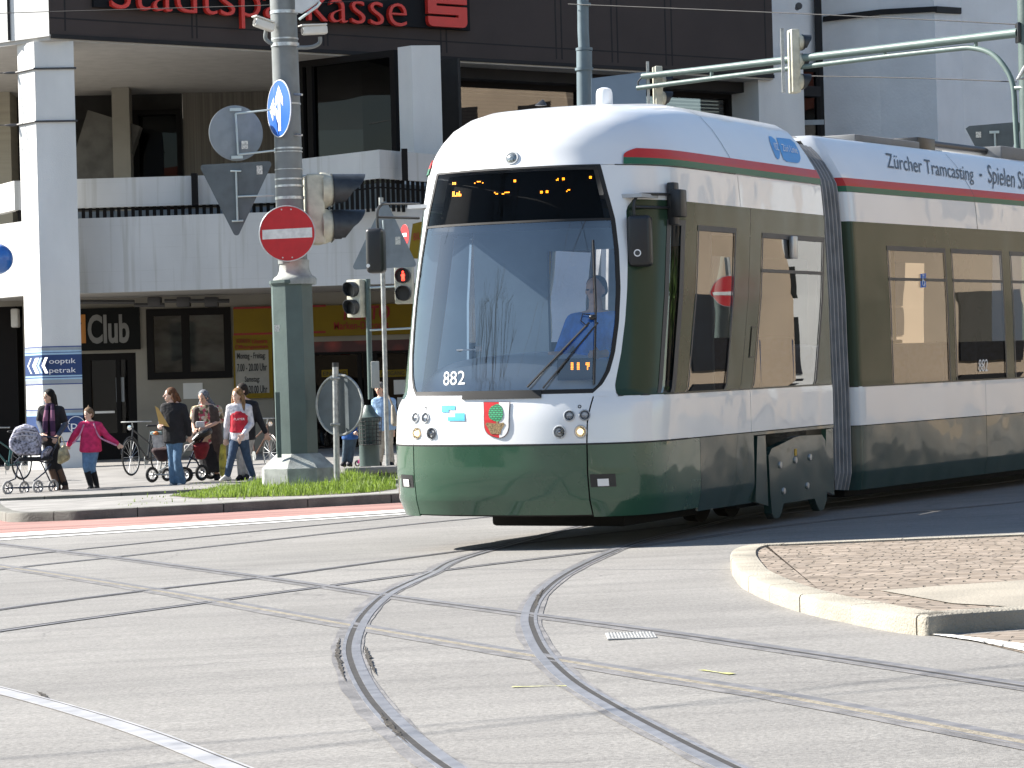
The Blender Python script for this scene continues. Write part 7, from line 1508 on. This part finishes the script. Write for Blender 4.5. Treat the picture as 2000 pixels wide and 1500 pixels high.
# third pushchair: red seat
zp = ZPp + .35; R = lambda px, py, dz=0: P(px, py, zp + dz); pr = thing('pushchair', R(392, 940), 'red pushchair with silver wheel pushed by the woman in the headscarf', 'pushchair')
wheel(R(394, 923, 0), (.72, -.69, 0), .135, M_tyreb, pr, spokes=5, tr=.024); wheel(R(412, 921, .4), (.72, -.69, 0), .13, M_tyreb, pr, spokes=5, tr=.024); wheel(R(366, 927, 0), (.72, -.69, 0), .115, M_tyreb, pr, spokes=5, tr=.02)
mb = MB()
for pts in ([(394, 920, 0), (384, 900, 0), (370, 892, 0)], [(362, 920, 0), (380, 880, 0), (384, 872, 0)], [(366, 925, 0), (394, 922, 0)], [(384, 872, 0), (402, 850, 0), (412, 838, 0)]): mb.tube([R(*q) for q in pts], .015, 7)
mb.build('frame', M_navy, pr); remesh(MB().hull([(R(384, 874), (.06, .16, .07)), (R(402, 872), (.06, .16, .08)), (R(392, 892), (.09, .15, .05))], 14, 9), 'seat', cloth('dark_red_seat', (.20, .012, .018)), pr, .014, 2)
remesh(MB().hull([(R(376, 862), (.04, .14, .04)), (R(390, 850), (.06, .15, .06)), (R(408, 842), (.06, .14, .06))], 12, 8), 'hood', mat("shiny_black_fabric", (.025, .025, .022), .3, var=.8, vscale=8, bump=1, bscale=16), pr, .013, 1)
MB().rbox(R(369, 874, -.1), (.14, .2, .1), .03).build('side_bag', cloth('off_white', (.4,) * 3), pr)
MB().rbox(P(391, 829, zp - .1), (.14, .06, .10), .015).build('paper_bag', mat("white_paper", (.6, .6, .6), .7), origin=P(391, 835, zp - .1)); tag(scene.objects['paper_bag'], 'small white packet in the hands of the woman with the headscarf', 'packet')
yb = thing('shopping_bag', P(436, 934, ZPp + .2), 'tall yellow plastic shopping bag carried beside the teenage girl', 'bag'); remesh(MB().hull([(P(436, 870, ZPp + .2), (.05, .06, .03)), (P(436, 925, ZPp + .2), (.06, .08, .06)), (P(434, 895, ZPp + .2), (.055, .08, .05))], 12, 8), 'bag_body', mat("yellow_plastic", (.48, .42, .05), .4, var=.5, vscale=8, bump=1, bscale=12), yb, .013, 1)
# bicycles
def bike(label, Z, fw, rw, R_, hb, frame, mcol, axis=(.5, -.86, 0), group='bicycles leaning in the arcade'):
    t = thing('bicycle', P(fw[0], fw[1], Z) - Z3 * R_, label, 'bicycle', group); a = Vector(axis).normalized(); d = 0
    f, r = P(fw[0], fw[1], Z), P(rw[0], rw[1], Z + .9); ln = r - f; ln.z = 0; ln = ln.normalized() * 1.05; r = f + ln; ax_ = ln.normalized().cross(Z3)
    for c in (f, r): wheel(c, ax_, R_, M_tyreb, t, spokes=16, tr=.016, rimm=M_galv)
    e = ln.normalized(); bb = f + e * .62 - Z3 * .06; st = bb + e * .14 + Z3 * .52; hd1 = f + e * .10 + Z3 * .52; hd0 = f + e * .06 + Z3 * .36
    mb = MB().tube([hd0, bb], .018, 8).tube([hd1 - Z3 * .04, bb.lerp(st, .55)], .014, 8).tube([bb, st], .016, 8).tube([r, bb], .012, 7).tube([r, st - Z3 * .1], .01, 7).tube([f, hd0, hd1], .014, 8); mb.build('frame', mcol, t)
    h = hd1 + Z3 * .10; MB().tube(smooth_path([h + ax_ * .28 + e * .16, h + ax_ * .22, h - e * .04, h - ax_ * .22, h - ax_ * .28 + e * .16], 4), .012, 7).tube([hd1, h - e * .04], .012, 7).build('handlebar', M_galv, t)
    MB().hull([(st + Z3 * .08 + e * .1, (.07, .07, .025)), (st + Z3 * .08 - e * .1, (.03, .03, .02))], 10, 7).build('saddle', M_blk, t); MB().lathe(bb - ax_ * .03, ax_, [(0, .085), (.01, .085)], 20).tube([bb - ax_ * .06, bb - ax_ * .06 - Z3 * .16], .008, 6).build('crank', M_galv, t)
    mb = MB(); 
    for c in (f, r):
        pts = [c + (e * math.cos(w) + Z3 * math.sin(w)) * (R_ + .03) for w in [math.radians(20 + 15 * i) for i in range(11)]]; mb.tube(pts, .012, 5)
    mb.build('mudguard', mcol, t); MB().lathe(hd1 - e * .08, -e, [(0, .03), (.05, .045), (.055, .001)], 12).build('lamp', M_chrome, t); return t
bike('black city bicycle parked in the dark doorway', 49.6, (256, 893), (306, 895), .33, None, None, M_blkp)
bike('teal bicycle parked against the wall at the left edge', 49.4, (-22, 905), (38, 900), .33, None, None, mat("teal_frame", (.02, .10, .10), .35))
bike('brown bicycle parked behind the thick mast', 51.0, (528, 884), (478, 890), .30, None, None, mat("brown_frame", (.10, .05, .03), .4))
# ================================================================== SURROUNDINGS MIRRORED IN THE TRAM (they stand beside and behind the viewpoint)
M_sand = mat("sandstone_facade", (.31, .24, .17), .85, var=.12, vscale=.6, bump=.2); M_wht = mat("white_facade", (.62, .62, .60), .85, var=.08, vscale=.5); M_rof = mat("roof_red", (.22, .07, .045), .8)
def block(label, x, y, sx, sy, h, ang, m, rows=4, cols=5, hip=True):
    t = thing('building', (x, y, gz(x)), label, 'building'); ca, sa = math.cos(ang), math.sin(ang); X_, Y_ = Vector((ca, sa, 0)), Vector((-sa, ca, 0)); o = Vector((x, y, gz(x)))
    MB().box(o + Z3 * (h / 2 - .5), (sx, sy, h + 1), ax=(X_, Y_, Z3)).build('wall', m, t, smooth=False)
    for s_, N_, T_, hw_, w_n in ((1, X_, Y_, sx / 2, sy), (-1, X_, Y_, sx / 2, sy), (1, Y_, X_, sy / 2, sx), (-1, Y_, X_, sy / 2, sx)):
        mb = MB(); n = max(2, int(w_n / 3.2))
        for i in range(n):
            for j in range(rows): mb.box(o + N_ * (s_ * (hw_ + .01)) + T_ * ((i + .5) / n - .5) * w_n + Z3 * (1.9 + j * (h - 1.2) / rows), (1.3, .08, 1.6), ax=(T_, N_, Z3))
        mb.build('window', M_dkfr, t, smooth=False)['kind'] = 'stuff'
    if hip: a = [o + X_ * i * (sx / 2 + .5) + Y_ * j * (sy / 2 + .5) + Z3 * (h - .0) for i, j in ((-1, -1), (1, -1), (1, 1), (-1, 1))] + [o + X_ * i * sx / 4 + Z3 * (h + 3) for i in (-1, 1)]; MB().add(a, [(0, 1, 5, 4), (2, 3, 4, 5), (1, 2, 5), (3, 0, 4), (3, 2, 1, 0)]).build('roof', M_rof, t, smooth=False)
    return t
block('sandstone office building beyond the right edge of the picture', 25, 38.9, 8, 6.8, 15, 0, M_sand, hip=False)
block('tall sandstone tower house further right', 47, 49.5, 7, 6, 17, 0, M_sand, rows=5, hip=False)
block('narrow sandstone house beyond the first sandstone building', 31.5, 46.9, 6, 5.2, 13, 0, M_sand, hip=False)
block('white house with red roof further right along the side street', 46, 66, 11, 14, 11, math.radians(30), M_wht)
block('pale house with red roof far right', 30, 82, 12, 12, 12, math.radians(35), M_wht)
block('sandstone building to the right of the viewpoint', 33, 18, 10, 18, 14, math.radians(8), M_sand, hip=False)
block('long sandstone building behind the viewpoint', -6, -34, 34, 10, 13, math.radians(4), M_sand)
block('grey house behind the viewpoint on the left', -46, -12, 10, 22, 12, math.radians(-22), mat('grey_facade', (.30, .30, .30), .85))
M_bark = mat("bark", (.075, .06, .045), .95, var=.4, vscale=8); M_leaf = mat("spring_leaves", (.07, .13, .02), .7, var=.6, vscale=2)
def tree(x, y, h, seed, label, leafy=False, depth=5):
    rnd = random.Random(seed); o = Vector((x, y, gz(x))); t = thing('tree', o, label, 'tree', 'trees across the square'); mb = MB(); lf = MB()
    def br(p, d, ln, r, k_):
        q = p + d * ln * .5 + Vector((rnd.uniform(-1, 1), rnd.uniform(-1, 1), rnd.uniform(-.3, .6))) * ln * .06; e = q + d * ln * .5; mb.tube([p, q, e], [r, r * .85, r * .7], 6 if k_ < 3 else 4, caps=False)
        if leafy and k_ >= 2:
            for _ in range(26):
                c = e + Vector((rnd.gauss(0, 1), rnd.gauss(0, 1), rnd.gauss(0, .8))) * ln * .45; a = Vector((rnd.uniform(-1, 1), rnd.uniform(-1, 1), rnd.uniform(-1, 1))).normalized() * .12; b = a.cross(Vector((rnd.uniform(-1, 1), 1, rnd.uniform(-1, 1)))).normalized() * .10; lf.add([c - a - b, c + a - b, c + a + b, c - a + b], [(0, 1, 2, 3)])
        if k_ < depth:
            for i in range(rnd.choice((2, 3, 3))):
                v = Vector((rnd.uniform(-1, 1), rnd.uniform(-1, 1), rnd.uniform(-.1, .7))); br(e, (d + v * .75).normalized(), ln * rnd.uniform(.6, .8), r * .6, k_ + 1)
    br(o - Z3 * .3, Z3, h * .32, h * .016, 0); mb.build('trunk', M_bark, t)
    if leafy: lf.build('crown', M_leaf, t, smooth=False)
tree(-23, 5, 15, 3, 'tall bare tree left of the viewpoint'); tree(-29, -6, 12, 8, 'leafing tree behind the bare tree', True, 4); tree(-34, 8, 9, 12, 'round leafing tree at the far side of the square', True, 4); r0_ = S1.pt(*S1.solve(1428, 556)); dd_ = ray(1428, 556).normalized(); rr_ = dd_ - w1 * 2 * dd_.dot(w1); sc_ = r0_ + rr_ * 5
t_, c_, n_, xd_ = disc('no_entry_sign', sc_, Vector((-rr_.x, -rr_.y, 0)), .21, M_sred2, M_strap, 'round no entry sign on its own post beyond the right edge, mirrored in the tram', None); MB().prism([(-.18, -.035), (.18, -.035), (.18, .035), (-.18, .035)], c_, xd_, Z3, n_, 0, .004).build('bar', M_white, t_); MB().tube([(c_.x + .05, c_.y + .05, gz(c_.x)), (c_.x + .05, c_.y + .05, c_.z + .4)], .03, 8).build('post', M_galv, t_)
tree(21, 33, 5, 21, 'small leafing street tree beside the sandstone building', True, 3)
